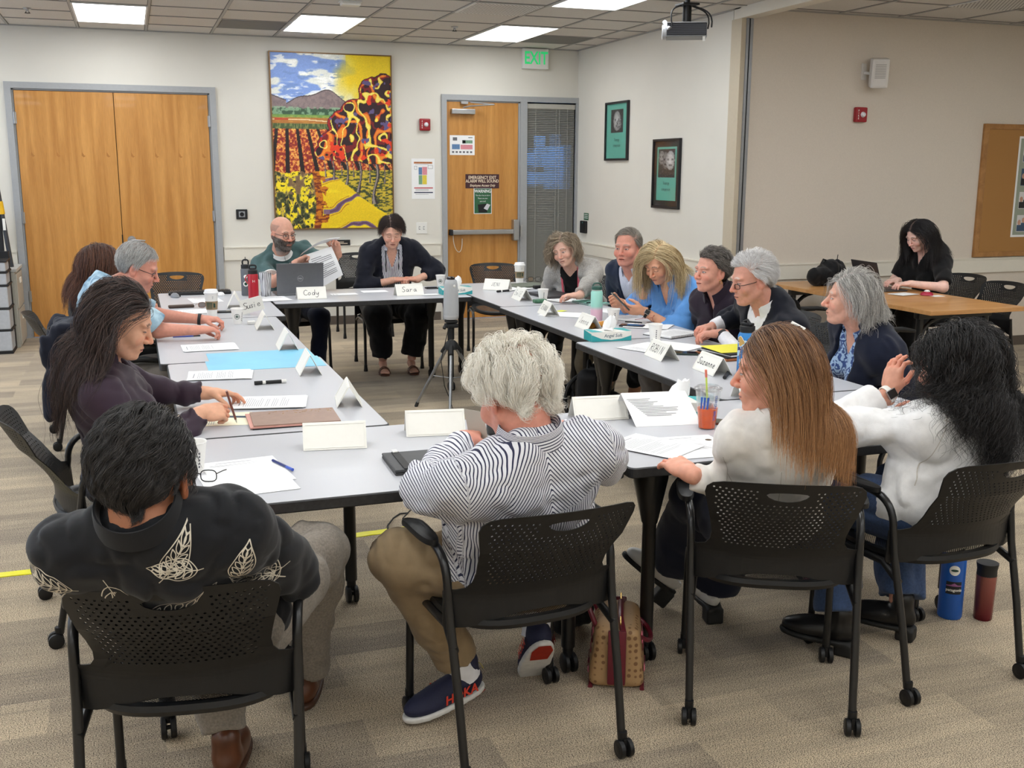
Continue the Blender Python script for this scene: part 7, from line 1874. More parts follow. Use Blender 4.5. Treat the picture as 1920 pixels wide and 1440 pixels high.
# pen in the writing hand
s = PP['purple']; hp = s.wr['R']+s.hd['R'][0]*.10+s.hd['R'][2]*.030; tip = Vector((float(hp[0])+.045, float(hp[1])+.01, Zt+.002)); endp = tip+Vector((-.035, -.05, .135))
o = empty('pen', tip); MB().tube([(0, 0, 0), tuple((endp-tip)*.12), ], [.001, .0045], 8).build('tip', M_steel, o); MB().tube([tuple((endp-tip)*.12), tuple(endp-tip)], .0045, 10).build('barrel', mat('rose_brown_pen', rgb(120, 72, 60), .3), o); tag(o, 'rose-brown pen held in the writing woman\'s hand', 'pen')

# ---- cups
M_cup = mat('paper_cup_white', rgb(236, 234, 230), .5, noise=.01); M_lid = mat('white_lid', rgb(240, 240, 240), .3, noise=.01)
M_sleeve = mat('brown_cup_sleeve', rgb(150, 128, 98), .8, noise=.08, nscale=60); M_logo = mat('dark_green_logo', rgb(28, 66, 52), .6, noise=.02)
def curved(m, r0, r1, h, pts, az, off=.0006):
    """polygon given as (arc length, height) wrapped round a cup"""
    n = len(pts); e = []
    for k in range(n):
        (a, z), (c_, d_) = pts[k], pts[(k+1) % n]; q = max(1, int(abs(c_-a)/.006))
        e += [(a+(c_-a)*i/q, z+(d_-z)*i/q) for i in range(q)]
    ca, cz = sum(p[0] for p in e)/len(e), sum(p[1] for p in e)/len(e); k = len(e); wide = max(p[0] for p in e)-min(p[0] for p in e); R_ = (1, .66, .33) if wide > .012 else (1,)
    def M3(a, z): r = r0+(r1-r0)*z/h+off; t = az+a/r; return (r*math.cos(t), r*math.sin(t), z)
    if len(R_) == 1: m.add([M3(a, z) for a, z in e], [tuple(range(k))]); return
    vs = [M3(ca+(a-ca)*s_, cz+(z-cz)*s_) for s_ in R_ for a, z in e]+[M3(ca, cz)]; fs = [(i*k+q, i*k+(q+1) % k, (i+1)*k+(q+1) % k, (i+1)*k+q) for i in range(2) for q in range(k)]+[(2*k+q, 2*k+(q+1) % k, 3*k) for q in range(k)]
    m.add(vs, fs)
def cup_logo(m, r0, r1, h, zc, az, R=.017):
    rr = [(math.cos(2*PI*k/24), math.sin(2*PI*k/24)) for k in range(25)]
    for k in range(24):
        (a, b_), (c_, d_) = rr[k], rr[k+1]; curved(m, r0, r1, h, [(a*R, zc+b_*R), (c_*R, zc+d_*R), (c_*R*.84, zc+d_*R*.84), (a*R*.84, zc+b_*R*.84)][::-1], az)
    curved(m, r0, r1, h, [(-.004, zc+.006), (.004, zc+.006), (.005, zc-.004), (0, zc-.009), (-.005, zc-.004)], az)
    for sg in (-1, 1):
        for k in range(3): x = sg*(.0065+.0028*k); curved(m, r0, r1, h, [(x, zc+.008-.003*k), (x+.0014, zc+.008-.003*k), (x+.0016, zc-.009+.003*k), (x, zc-.009+.003*k)], az)
    curved(m, r0, r1, h, [(-.005, zc+.008), (-.003, zc+.013), (0, zc+.009), (.003, zc+.013), (.005, zc+.008)], az)
def cup(px, py, label, h=.092, r0=.026, r1=.039, az=-2.0, logo=True, checks=True, at_=None):
    c = at_ or T2(px, py); o = empty('paper_cup', (c.x, c.y, Zt))
    MB().lathe([(0, .004), (r0-.002, .004), (r0, 0), (r1, h-.003), (r1+.0025, h-.001), (r1+.0015, h+.002), (r1-.001, h), (r0-.001, .006), (0, .006)], seg=28).build('body', M_cup, o)
    m = MB()
    if logo: cup_logo(m.use(M_logo), r0, r1, h, h*.5, az)
    if checks:
        for k in range(5): curved(m.use(M_print), r0, r1, h, [(-.003, .02+k*.011), (.003, .02+k*.011), (.003, .027+k*.011), (-.003, .027+k*.011)], az+1.0 if logo else az+.25)
        curved(m, r0, r1, h, [(-.004, .014), (.004, .014), (.004, .017), (-.004, .017)], az-.5 if not logo else az+1.3)
    m.build('printed_marks', M_logo, o); tag(o, label, 'cup', 'small white paper cups'); return o
cup(446, 607, 'white paper cup with round green mark beside the grey-haired man\'s hands', az=-1.75, h=.095)
cup(826, 537, 'white paper cup with round mark near the tissue box on the back table', az=-1.9)
cup(1018, 566, 'white paper cup beside the closed laptop in the right row', logo=False, az=-2.0)
cup(1150, 607, 'white paper cup behind the tissue box beside the mint bottle', logo=False, az=-2.0)
cup(1228, 641, 'white paper cup with printed checks behind the capital-letter name tent', logo=False, az=-2.1, h=.1)
cup(366, 886, 'white paper cup with printed lines beside the leaf-shirt man\'s head', logo=False, az=-1.4, h=.1)
def coffee(px, py, label):
    c = T2(px, py); o = empty('coffee_cup', (c.x, c.y, Zt)); h = .155; r0, r1 = .030, .044
    MB().lathe([(0, .004), (r0, 0), (r1, h), (0, h)], seg=30).build('body', M_cup, o)
    MB().lathe([(r1+.0035, h-.006), (r1+.0035, h+.002), (r1-.001, h+.006), (r1-.003, h+.018), (r1-.007, h+.02), (r1-.009, h+.014), (0, h+.013)], seg=30).build('lid', M_lid, o)
    f = lambda z: r0+(r1-r0)*z/h+.0012
    sl = MB().lathe([(f(.045), .045), (f(.1), .1), (f(.1)-.001, .1), (f(.045)-.001, .045)], seg=30).build('sleeve', M_sleeve, o)
    m = MB(); az = -1.8
    for k in range(6): curved(m.use(M_logo), r0, r1, h, [(-.030+k*.007, .052), (-.027+k*.007, .052), (-.024+k*.007, .094), (-.029+k*.007, .094)], az, .0016)
    curved(m, r0, r1, h, [(.016, .060), (.030, .060), (.030, .086), (.018, .090)], az, .0016)
    m.build('sleeve_print', M_logo, sl)
    m = MB(); curved(m, r0, r1, h, [(.012, .118), (.018, .118), (.018, .121), (.012, .121)], az); curved(m, r0, r1, h, [(.012, .128), (.020, .128), (.020, .131), (.012, .131)], az); m.build('printed_marks', M_print, o)
    tag(o, label, 'coffee cup'); return o
coffee(398, 593, 'tall white lidded coffee cup with brown sleeve on the left corner table')
coffee(974, 531, 'tall white lidded coffee cup with brown sleeve in front of the exit door')
# iced drink
c = T2(1325, 803); o = empty('iced_drink', (c.x, c.y, Zt)); h = .15; r0, r1 = .031, .047
M_cupclear = mat('clear_cup', (.95, .97, 1), .05, trans=1.0, alpha=.32, noise=0)
f = lambda z: r0+(r1-r0)*z/h
MB().lathe([(0, .002), (r0, 0), (r1, h), (r1+.003, h+.002), (r1-.001, h+.003), (r0-.001, .003), (0, .003)], seg=32).build('cup_wall', M_cupclear, o)
MB().lathe([(r1+.004, h-.004), (r1+.005, h+.004), (r1-.003, h+.006), (r1-.004, h+.011), (r1-.009, h+.010), (.008, h+.009), (.007, h+.009)], seg=32).build('lid', M_cupclear, o)
MB().lathe([(0, .004), (r0-.0015, .004), (f(.078)-.0015, .078), (0, .078)], seg=30).build('orange_tea', mat('orange_tea', rgb(226, 92, 26), .12, emit=None, noise=.06), o)
m = MB(); rg_ = random.Random(5)
for k in range(12): a = rg_.random()*6.28; q = rg_.random()*.026; m.box((-.009, -.009, -.007), (.009, .009, .007), .003, M=Matrix.Translation((q*math.cos(a), q*math.sin(a), .076+.022*rg_.random())) @ Matrix.Rotation(rg_.random()*3, 4, (rg_.random(), .5, .4)))
m.build('ice', mat('ice', (.95, .97, 1), .08, trans=.6, alpha=.6), o)
st = MB().tube([(.012, .01, .012), (-.018, -.012, .20)], .0035, 10).build('straw', mat('lime_straw', rgb(200, 220, 90), .4), o); MB().tube([(-.018, -.012, .197), (-.0225, -.015, .225)], .0045, 8).build('straw_tip', mat('coral_tip', rgb(224, 120, 96), .5), st)
m = MB()
for k, ch in enumerate('DUTCH BROS'):
    vs, fs = text_mesh(ch, .016); t_ = -1.35; z_ = .125-k*.0095
    m.add([((f(z_)+.0009)*math.cos(t_+v.y/f(z_)), (f(z_)+.0009)*math.sin(t_+v.y/f(z_)), z_-v.x) for v in vs], fs)
for q in range(3): curved(m, r0, r1, h, [(-.028+q*.012, .080), (-.022+q*.012, .08), (-.018+q*.012, .125), (-.027+q*.012, .125)], -2.1, .001)
m.build('blue_print', mat('blue_cup_print', rgb(44, 84, 170), .5), o)
tag(o, 'clear plastic cup of orange iced tea with a lime straw', 'cup')

# ---- bottles
def bottle(px, py, prof, mt, label, name='water_bottle', z=TZ, cap=None, capm=None, extra=None, at_=None):
    c = at_ or at(px, py, z); o = empty(name, (c.x, c.y, z+.0006)); MB().lathe(prof, seg=32).build('body', mt, o)
    if cap: MB().lathe(cap, seg=28).build('cap', capm or M_black, o)
    if extra: extra(o)
    tag(o, label, 'bottle'); return o
M_redb = mat('red_powder_coat', rgb(176, 22, 40), .35, noise=.04); M_gryb = mat('grey_powder_coat', rgb(92, 94, 98), .4, noise=.04)
def ex_red(o):
    MB().box((-.02, -.016, .222), (.02, .016, .242), .006).tube(arc((-.02, 0, .235), (-.036, 0, .262), (.0, 0, .262), 6)+arc((0, 0, .262), (.036, 0, .262), (.02, 0, .235), 6)[1:], .006, 8).build('carry_loop', M_black, o)
    MB().tube(arc((-.036, 0, .19), (-.07, 0, .17), (-.037, 0, .13)), .004, 8).build('side_clip', M_redb, o)
    m = MB()
    for (x0, z0, x1, z1) in ((-.008, .140, -.0055, .158), (.0055, .140, .008, .158), (-.0055, .148, .0055, .150)): curved(m, .037, .037, .2, [(x0, z0), (x1, z0), (x1, z1), (x0, z1)], -1.55)
    m.build('emblem', M_white, o)
bottle(468, 568, [(0, 0), (.034, 0), (.037, .006), (.037, .19), (.033, .2), (0, .2)], M_redb, 'tall red insulated bottle with black cap and small H emblem', cap=[(.032, .198), (.034, .2), (.034, .225), (.026, .232), (0, .232)], extra=ex_red, at_=Vector((.80, 7.80, 0)))
def ex_grey(o):
    m = MB(); 
    for (z0, R, mt) in ((.09, .02, M_card), (.145, .014, M_card)):
        m.use(mt); curved(m, .038, .038, .2, [(R*math.cos(a), z0+R*math.sin(a)) for a in [k*PI/8 for k in range(16)]], -1.75, .0006)
    m.use(M_logo); curved(m, .038, .038, .2, [(.012*math.cos(a), .09+.012*math.sin(a)) for a in [k*PI/6 for k in range(12)]], -1.75, .0012)
    m.build('sticker_print', M_card, o); MB().tube(arc((-.02, 0, .235), (-.03, 0, .27), (.0, 0, .27), 5)+arc((0, 0, .27), (.03, 0, .27), (.02, 0, .235), 5)[1:], .006, 8).tube([(0, 0, .26), (0, 0, .29)], .003, 6).build('carry_loop', M_black, o)
bottle(455, 545, [(0, 0), (.035, 0), (.038, .006), (.038, .195), (.033, .205), (0, .205)], M_gryb, 'grey stickered bottle behind the red bottle', cap=[(.032, .203), (.034, .205), (.034, .232), (0, .236)], extra=ex_grey, at_=Vector((.79, 8.20, 0)))
M_marb = mat('marbled_steel', rgb(200, 200, 202), .3, noise=0); N, L, b = nodes(M_marb)
_tc = N.new('ShaderNodeTexCoord'); _mp = N.new('ShaderNodeMapping'); _mp.inputs['Scale'].default_value = (1, 1, .22); _w = N.new('ShaderNodeTexWave'); _w.inputs['Scale'].default_value = 26; _w.inputs['Distortion'].default_value = 9; L.new(_tc.outputs['Object'], _mp.inputs[0]); L.new(_mp.outputs[0], _w.inputs[0])
_r = N.new('ShaderNodeValToRGB'); _r.color_ramp.elements[0].color = (*rgb(84, 84, 88), 1); _r.color_ramp.elements[0].position = .1; _r.color_ramp.elements[1].color = (*rgb(214, 214, 216), 1); _r.color_ramp.elements[1].position = .5; L.new(_w.outputs['Color'], _r.inputs[0]); L.new(_r.outputs[0], b.inputs['Base Color'])
bottle(490, 553, [(0, 0), (.034, 0), (.036, .004), (.046, .17), (.047, .176), (.044, .176), (0, .17)], M_marb, 'wide grey and white marbled steel tumbler beside the laptop', name='tumbler', cap=[(.045, .174), (.046, .182), (0, .184)], capm=M_cupclear, at_=Vector((.925, 8.12, 0)))
M_mint = mat('mint_to_pink', rgb(150, 214, 200), .35, noise=0); N, L, b = nodes(M_mint)
_tc = N.new('ShaderNodeTexCoord'); _sx = N.new('ShaderNodeSeparateXYZ'); L.new(_tc.outputs['Object'], _sx.inputs[0]); _r = N.new('ShaderNodeValToRGB'); e = _r.color_ramp.elements
_mr = N.new('ShaderNodeMapRange'); _mr.inputs['From Max'].default_value = .2; L.new(_sx.outputs[2], _mr.inputs[0]); L.new(_mr.outputs[0], _r.inputs[0])
e[0].position = .38; e[0].color = (*rgb(228, 186, 204), 1); e[1].position = .50; e[1].color = (*rgb(158, 216, 202), 1); L.new(_r.outputs[0], b.inputs['Base Color'])
M_dkg = mat('dark_green_lid', rgb(44, 84, 74), .35, noise=.05)
bottle(1118, 603, [(0, 0), (.035, 0), (.038, .006), (.038, .185), (.032, .198), (.03, .2), (0, .2)], M_mint, 'mint green bottle fading to pink with a dark green lid', cap=[(.031, .198), (.034, .2), (.034, .222), (.03, .226), (0, .228)], capm=M_dkg,
       extra=lambda o: (MB().tube(arc((-.028, 0, .222), (-.03, 0, .245), (0, 0, .245), 5)+arc((0, 0, .245), (.03, 0, .245), (.028, 0, .222), 5)[1:], .005, 8).build('carry_loop', M_dkg, o), MB().lathe([(.0335, .2), (.0345, .2), (.0345, .203), (.0335, .203)], seg=28).build('ring', M_white, o)))
M_azure = mat('azure_powder_coat', rgb(36, 126, 196), .4, noise=.03)
def ex_blue(o):
    m = MB(); rg_ = random.Random(9); cols = [M_card, mat('navy_sticker', rgb(40, 50, 110), .5), mat('aqua_sticker', rgb(170, 210, 230), .5), mat('gold_sticker', rgb(200, 160, 90), .5)]
    for k in range(16):
        z0, az, R = .03+.16*rg_.random(), -2.1+rg_.uniform(-1.1, 1.1), .008+.008*rg_.random(); pts = [(R*(1+.25*math.cos(3*a))*math.cos(a), z0+R*(1+.25*math.sin(2*a))*math.sin(a)) for a in [q*PI/7 for q in range(14)]]
        m.use(M_card); curved(m, .041, .041, .2, [(x*1.18, z0+(z-z0)*1.18) for x, z in pts], az, .0006+.00005*k); m.use(cols[1+k % 3]); curved(m, .041, .041, .2, pts, az, .0010+.00005*k)
    m.build('sticker', M_card, o)
    MB().box((-.012, -.03, .236), (.012, .03, .25), .005, M=Matrix.Rotation(.5, 4, 'Z')).tube([(0, -.03, .243), (0, .0, .262), (0, .035, .250)], .006, 8).build('carry_loop', M_black, o)
bottle(1400, 704, [(0, 0), (.038, 0), (.041, .006), (.041, .19), (.034, .205), (0, .205)], M_azure, 'bright blue bottle covered in stickers in front of the black suit sleeve', cap=[(.033, .204), (.034, .204), (.034, .214), (.036, .216), (.036, .234), (0, .238)], extra=ex_blue, at_=T2(1397, 704))

# ---- tissue boxes
M_teal = mat('teal_print', rgb(44, 160, 164), .5, noise=.04); M_tis = mat('tissue', rgb(242, 242, 242), .9, noise=.01, sheen=.1); M_gtxt = mat('grey_text', rgb(120, 132, 140), .6)
def tissue_box(px, py, rz, label, at_=None):
    c = at_ or T2(px, py); o = empty('tissue_box', (c.x, c.y, Zt), rz); w, d, h = .12, .06, .055
    MB().box((-w, -d, 0), (w, d, h), .002).build('box', M_card, o); m = MB().use(M_teal); e = .0007
    m.add([(-w, -d-e, .001), (w, -d-e, .001), (w, -d-e, .030), (.06, -d-e, .014), (-.0, -d-e, .008), (-.06, -d-e, .016), (-w, -d-e, .040)], [(0, 1, 2, 3, 4, 5, 6)])
    m.add([(-w-e, -d, .001), (-w-e, d, .001), (-w-e, d, h), (-w-e, -d, h*.8)], [(3, 2, 1, 0)]); m.add([(w+e, -d, .001), (w+e, d, .001), (w+e, d, h*.5), (w+e, -d, .03)], [(0, 1, 2, 3)])
    m.add([(-w, -d, h+e), (-.05, -d, h+e), (-.09, d, h+e), (-w, d, h+e)], [(0, 1, 2, 3)]); m.add([(w, d, h+e), (.04, d, h+e), (.09, -d, h+e), (w, -d, h+e)], [(0, 1, 2, 3)])
    m.use(M_gtxt); lettering(m, 'Angel Soft', .026, frame((.01, -d-e-.0003, .032), (1, 0, 0), (0, 0, 1)), shear=.1, bold=.0005); m.build('print', M_teal, o)
    sl = MB(); 
    rg_ = random.Random(int(px)); n = 14; vs = []; lev = [(0, .028, .012, h), (.35, .040, .022, h+.02), (.7, .032, .020, h+.045), (1, .018, .006, h+.075)]
    for (t, a, b_, z) in lev:
        for k in range(n): u = 2*PI*k/n; r_ = 1+.35*rg_.uniform(-1, 1)*t+.25*math.sin(3*u+t*2)*t; vs.append((a*r_*math.cos(u)+.02*t, b_*r_*math.sin(u)-.01*t, z+.012*rg_.uniform(-1, 1)*t))
    fs = [(i*n+k, i*n+(k+1) % n, (i+1)*n+(k+1) % n, (i+1)*n+k) for i in range(3) for k in range(n)]+[tuple(3*n+k for k in range(n))]
    sl.add(vs, fs, True); sl.add([(-.045, -.03, h+.012), (.01, -.05, h+.004), (.03, 0, h+.03), (-.02, .01, h+.05)], [(0, 1, 2, 3)], True); sl.build('tissue', M_tis, o)
    tag(o, label, 'tissue box', 'teal tissue boxes'); return o
tissue_box(863, 552, -.05, 'teal tissue box at the right end of the back table', at_=Vector((2.33, 7.82, 0)))
tissue_box(1152, 641, -.05, 'teal tissue box on the right row behind the capital-letter tent', at_=Vector((2.50, 5.38, 0)))
tissue_box(1270, 790, -.50, 'teal tissue box beside the iced orange drink, turned at an angle', at_=Vector((1.99, 3.62, 0)))

# ---- laptops, phones, tablets, notebooks
M_alu = mat('grey_aluminium', rgb(108, 110, 114), .35, .6, noise=.03); M_dalu = mat('dark_laptop', rgb(66, 64, 66), .4, .4, noise=.03)
def laptop(x, y, rz, label, open_=True, mt=None, w=.35, d=.235, ang=105, logo=None):
    o = empty('laptop', (x, y, Zt), rz); mt = mt or M_alu      # local: keyboard towards +y user side, lid at -y
    MB().box((-w/2, -d/2, 0), (w/2, d/2, .014), .005).build('base', mt, o)
    if open_:
        m = MB().use(M_black).box((-w*.44, -d*.35, .0142), (w*.44, d*.12, .0152)); 
        for i in range(12):
            for j in range(4): m.use(M_dalu).box((-w*.43+i*w*.072, -d*.33+j*.026, .0152), (-w*.43+i*w*.072+w*.062, -d*.33+j*.026+.021, .0165))
        m.use(M_dalu).box((-.05, d*.18, .0141), (.05, d*.44, .0146)); m.build('keyboard', M_black, o)
        a = math.radians(ang); Ml = Matrix.Translation((0, -d/2+.006, .012)) @ Matrix.Rotation(a-PI, 4, 'X')
        l = MB().box((-w/2, -.0, -.003), (w/2, d, .003), .003, M=Matrix.Translation((0, -d/2+.006, .012)) @ Matrix.Rotation(math.radians(ang), 4, 'X') ).build('lid', mt, o)
        Mq = Matrix.Translation((0, -d/2+.006, .012)) @ Matrix.Rotation(math.radians(ang), 4, 'X')
        MB().box((-w/2+.008, .012, -.0038), (w/2-.008, d-.01, -.0031), M=Mq).build('screen', mat('laptop_screen', rgb(24, 26, 30), .2, emit=rgb(120, 140, 160), estr=.25), l)
        if logo:
            Mg = Mq @ Matrix.Translation((0, d*.5, .0036)) @ Matrix.Rotation(0, 4, 'Z')
            g = MB().use(mat('logo_silver', rgb(190, 192, 196), .3, .5)); n = 30
            for k in range(n):
                a0, a1 = 2*PI*k/n, 2*PI*(k+1)/n; g.add([Mg @ Vector((math.cos(t)*r_, math.sin(t)*r_, 0)) for t, r_ in ((a0, .022), (a1, .022), (a1, .0205), (a0, .0205))], [(0, 1, 2, 3)])
            vs, fs = text_mesh(logo, .014, bold=.0004); g.add([Mg @ v for v in vs], fs); g.build('logo', M_white, l)
    else: MB().box((-w/2, -d/2, .0145), (w/2, d/2, .021), .004).build('lid', mt, o)
    tag(o, label, 'laptop'); return o
laptop(1.175, 8.20, .03, 'open grey laptop with a round logo facing the camera on the back table', logo='DELL', ang=97, w=.355)
laptop(2.99, 7.44, -R90+.1, 'closed dark laptop in front of the woman with the lanyard', open_=False, mt=M_dalu, w=.36, d=.25)
laptop(5.74, 7.08, -R90-.08, 'open dark laptop on the wooden table before the woman in black', mt=M_dalu, ang=108, w=.36)
def phone(px, py, rz, label, w=.074, h=.15, at_=None, z=None, mt=None):
    c = at_ or T2(px, py); o = empty('phone', (c.x, c.y, z or Zt), rz); MB().box((-w/2, -h/2, 0), (w/2, h/2, .009), .004).build('case', mt or M_black, o); MB().box((-w/2+.003, -h/2+.003, .0088), (w/2-.003, h/2-.003, .0094)).build('screen', mat('dark_glass', rgb(12, 14, 16), .06, spec=.8), o); tag(o, label, 'phone'); return o
phone(414, 586, R90, 'black phone in a case between the tall cup and small cup on the left')
phone(330, 556, .3, 'small black phone beside the silver mouse', w=.05, h=.08)
phone(1281, 664, R90-.45, 'black phone lying between the two near lettered tents and the binder', mt=mat('dark_green_case', rgb(26, 44, 40), .4))
phone(815, 541, R90, 'phone lying beside the paper cup on the back table')
phone(1360, 795, .8, 'brown phone case mostly hidden by the white jacket sleeve', mt=M_brown)
phone(1185, 612, .9, 'dark phone beside the orange pencil case', w=.075, h=.15)
# phone in the blonde woman's hand
s = PP['blonde']; hp = s.wr['L']+s.hd['L'][0]*.12; o = empty('phone'); o.matrix_world = frame((float(hp[0])-.02, float(hp[1])+.03, float(hp[2])+.045), (.25, 1, 0), (-.72, .15, .72))
MB().box((-.037, -.075, -.0045), (.037, .075, .0045), .004).build('case', mat('clear_case', rgb(60, 66, 66), .15), o); MB().box((-.034, -.072, .0044), (.034, .072, .0052)).build('screen', mat('dark_glass', rgb(12, 14, 16), .06), o); tag(o, 'black phone held up by the blonde woman in both hands', 'phone')
# tablet in a folio
o = empty('tablet_folio', (.86, 3.215, Zt), -.03)
MB().box((-.13, -.11, 0), (.13, .11, .008), .004).build('cover', mat('grey_folio', rgb(60, 61, 63), .55, noise=.05), o); MB().box((-.13, -.11, .009), (.13, .11, .018), .004).build('cover', mat('grey_folio', rgb(60, 61, 63), .55), o)
MB().box((-.10, -.108, .0182), (-.075, .10, .0215), .003).build('strap', M_black, o); MB().box((-.097, .085, .021), (-.080, .112, .026), .002).build('stylus_tip', M_white, o)
m = MB().use(mat('orange_red_sticker', rgb(214, 64, 40), .5)).lathe([(0, .0192), (.023, .0190), (.023, .018)], c=(.085, .072, 0), seg=22); m.use(mat('gold_sticker2', rgb(236, 180, 40), .5)).lathe([(0, .0197), (.014, .0195), (.0145, .0192)], c=(.085, .072, 0), seg=14); m.build('sticker', M_redb, o)
tag(o, 'dark grey tablet folio with a strap and round red sticker beside the striped shirt', 'tablet')
o = empty('upright_tablet', (1.195, 3.52, Zt), .05); MB().box((-.03, -.012, 0), (.10, .012, .135), .005).build('body', mat('charcoal_plastic', rgb(62, 62, 62), .5), o); MB().box((-.025, -.05, 0), (.095, .04, .006), .002).build('stand', M_black, o); tag(o, 'dark grey upright device standing beside the white-haired head', 'device')
o = empty('paper_card'); o.matrix_world = frame(tuple(Vector((1.045, 3.27, .84))), (.25, -.5, 0), (-.25, .05, 1)); MB().box((-.05, -.055, 0), (.05, .055, .0008)).build('card_face', mat('grey_back_card', rgb(176, 172, 160), .7), o); tag(o, 'small card held up by the striped-shirt man', 'card')
# papers held by the bald man
s = PP['bald']; a_ = Vector(map(float, s.wr['L']+s.hd['L'][0]*.09)); b2 = Vector(map(float, s.wr['R']+s.hd['R'][0]*.10)); 
o = empty('held_pages', tuple(b2)); q0 = a_-b2; m = MB(); P_ = []
for i in range(9):
    for j in range(7):
        u, v = i/8, j/6; p_ = q0*u*1.0 + Vector((.03, -.03, .035))*v*1.2 + Vector((0, -.03*math.sin(v*3), .03*math.sin(u*PI)+.045*v-.05*v*v)) + Vector((-.06*(1-u), 0, 0)); P_.append(p_)
m.add(P_, [(i*7+j, (i+1)*7+j, (i+1)*7+j+1, i*7+j+1) for i in range(8) for j in range(6)], True); m.build('lifted_page', M_paper, o)
m = MB(); P_ = []
for i in range(7):
    for j in range(9): u, v = i/6, j/8; P_.append(Vector((-.015+.20*u+.085*v, -.02-.03*math.sin(v*3), .01+.06*u-.275*v+.05*u*v)))
m.add(P_, [(i*9+j, i*9+j+1, (i+1)*9+j+1, (i+1)*9+j) for i in range(6) for j in range(8)], True); m.build('hanging_page', M_paper, o)
m = MB()
for k in range(12):
    v = .16+k*.055; r_ = lambda u: Vector((-.015+.20*u+.085*v, -.024-.03*math.sin(v*3), .01+.06*u-.275*v+.05*u*v)); r2 = lambda u: r_(u)+Vector((.002, 0, -.0035)); e = .86 if k % 4 else .5
    m.add([r_(.1), r_(e), r2(e), r2(.1)], [(0, 3, 2, 1)])
m.build('print', M_print, o); tag(o, 'printed pages held up and turned by the bald man', 'paper')
def notebook(px, py, rz, label, w, h, t, mt, spiral=True, page=None, at_=None):
    c = at_ or T2(px, py); o = empty('notebook', (c.x, c.y, Zt), rz); MB().box((-w/2, -h/2, 0), (w/2, h/2, t*.3), .001).build('cover', mt, o); MB().box((-w/2+.004, -h/2+.003, t*.3), (w/2-.004, h/2-.003, t), 0).build('page_block', page or M_paper, o)
    if not page: MB().box((-w/2, -h/2, t), (w/2, h/2, t+.0015), .0005).build('cover', mt, o)
    if spiral:
        m = MB()
        for k in range(22): y = -h/2+.012+k*(h-.024)/21; m.tube([(-w/2+.004+.007*math.cos(a), y, t*.6+.008*math.sin(a)) for a in [j*PI/4 for j in range(9)]], .0011, 5, cap=False)
        m.build('spiral_binding', M_black, o)
    tag(o, label, 'notebook'); return o
notebook(1108, 569, .15, 'mint green spiral notebook between the glasses and mint bottle', .18, .24, .010, mat('mint_cover', rgb(140, 206, 190), .5, noise=.02))
o = notebook(1262, 628, -R90+.35+PI, 'open spiral notebook with handwritten page under the red reading glasses', .22, .28, .012, M_black, page=M_paper); m = MB(); rg_ = random.Random(3)
for k in range(16): prect(m, I4, -.085, .11-k*.013, .03+.06*rg_.random(), .112-k*.013, .0125)
m.build('handwriting', M_print, o)
# brown binder with folders on top
o = empty('binder_stack', (2.93, 4.70, Zt), .08); M_tan = mat('tan_leather', rgb(150, 86, 44), .5, noise=.08)
MB().box((-.17, -.14, 0), (.17, .14, .012), .004).build('leather_cover', M_tan, o); MB().box((-.16, -.13, .012), (.17, .135, .020), .003).build('black_pad', M_black, o); MB().box((-.14, -.12, .020), (.17, .13, .026), M=Matrix.Rotation(.06, 4, 'Z')).build('folder_pages', M_paper, o); MB().box((-.145, -.125, .027), (.16, .12, .034), .002, M=Matrix.Rotation(.03, 4, 'Z')).build('black_folder', M_black, o); MB().box((-.15, -.10, .035), (.12, .13, .037), M=Matrix.Rotation(-.1, 4, 'Z')).build('yellow_pad', mat('yellow_paper', rgb(232, 224, 70), .7, noise=.02), o)
tag(o, 'tan leather binder stacked with black folders and a yellow pad under the black suit sleeve', 'binder')
sheet(1052, 584, .6, 'small yellow sticky note beside the lettered tent', w=.075, h=.05, lines=0, m=mat('sticky_yellow', rgb(226, 232, 70), .7, noise=.02), cat='sticky note', name='sticky_note')
o = empty('pencil_case', tuple(T2(1127, 613)), .5); MB().tube([(-.1, 0, .018), (.1, 0, .018)], .018, 14).build('body', mat('orange_case', rgb(206, 140, 50), .5, noise=.1), o); MB().box((-.09, -.003, .034), (.09, .003, .037)).build('zip', M_white, o); tag(o, 'orange zip pencil case behind the teal tissue box', 'pencil case')
o = empty('folder', tuple(T2(985, 536)), .25); MB().box((-.17, -.13, .0006), (.17, .13, .012), .004).build('cover', mat('olive_folder', rgb(96, 102, 88), .6, noise=.05), o); tag(o, 'olive grey portfolio under the tall coffee cup', 'folder')
for (px, py, L, r, mt, lab, nm) in ((1015, 541, .14, .014, M_black, 'black glasses case beside the closed laptop', 'glasses_case'), (340, 577, .17, .010, mat('dark_brown_case', rgb(66, 50, 40), .5), 'dark brown slender case on the left corner table', 'pen_case'), (1012, 568, .1, .014, mat('green_wrapper', rgb(60, 110, 80), .3, noise=.4, nscale=60), 'green foil snack wrapper beside the small paper cup', 'snack_wrapper')):
    c = T2(px, py); o = MB().box((-L/2, -.025, 0), (L/2, .025, r*2), r*.8).build(nm, mt, loc=(c.x, c.y, Zt), rz=.1); tag(o, lab, nm.replace('_', ' '))
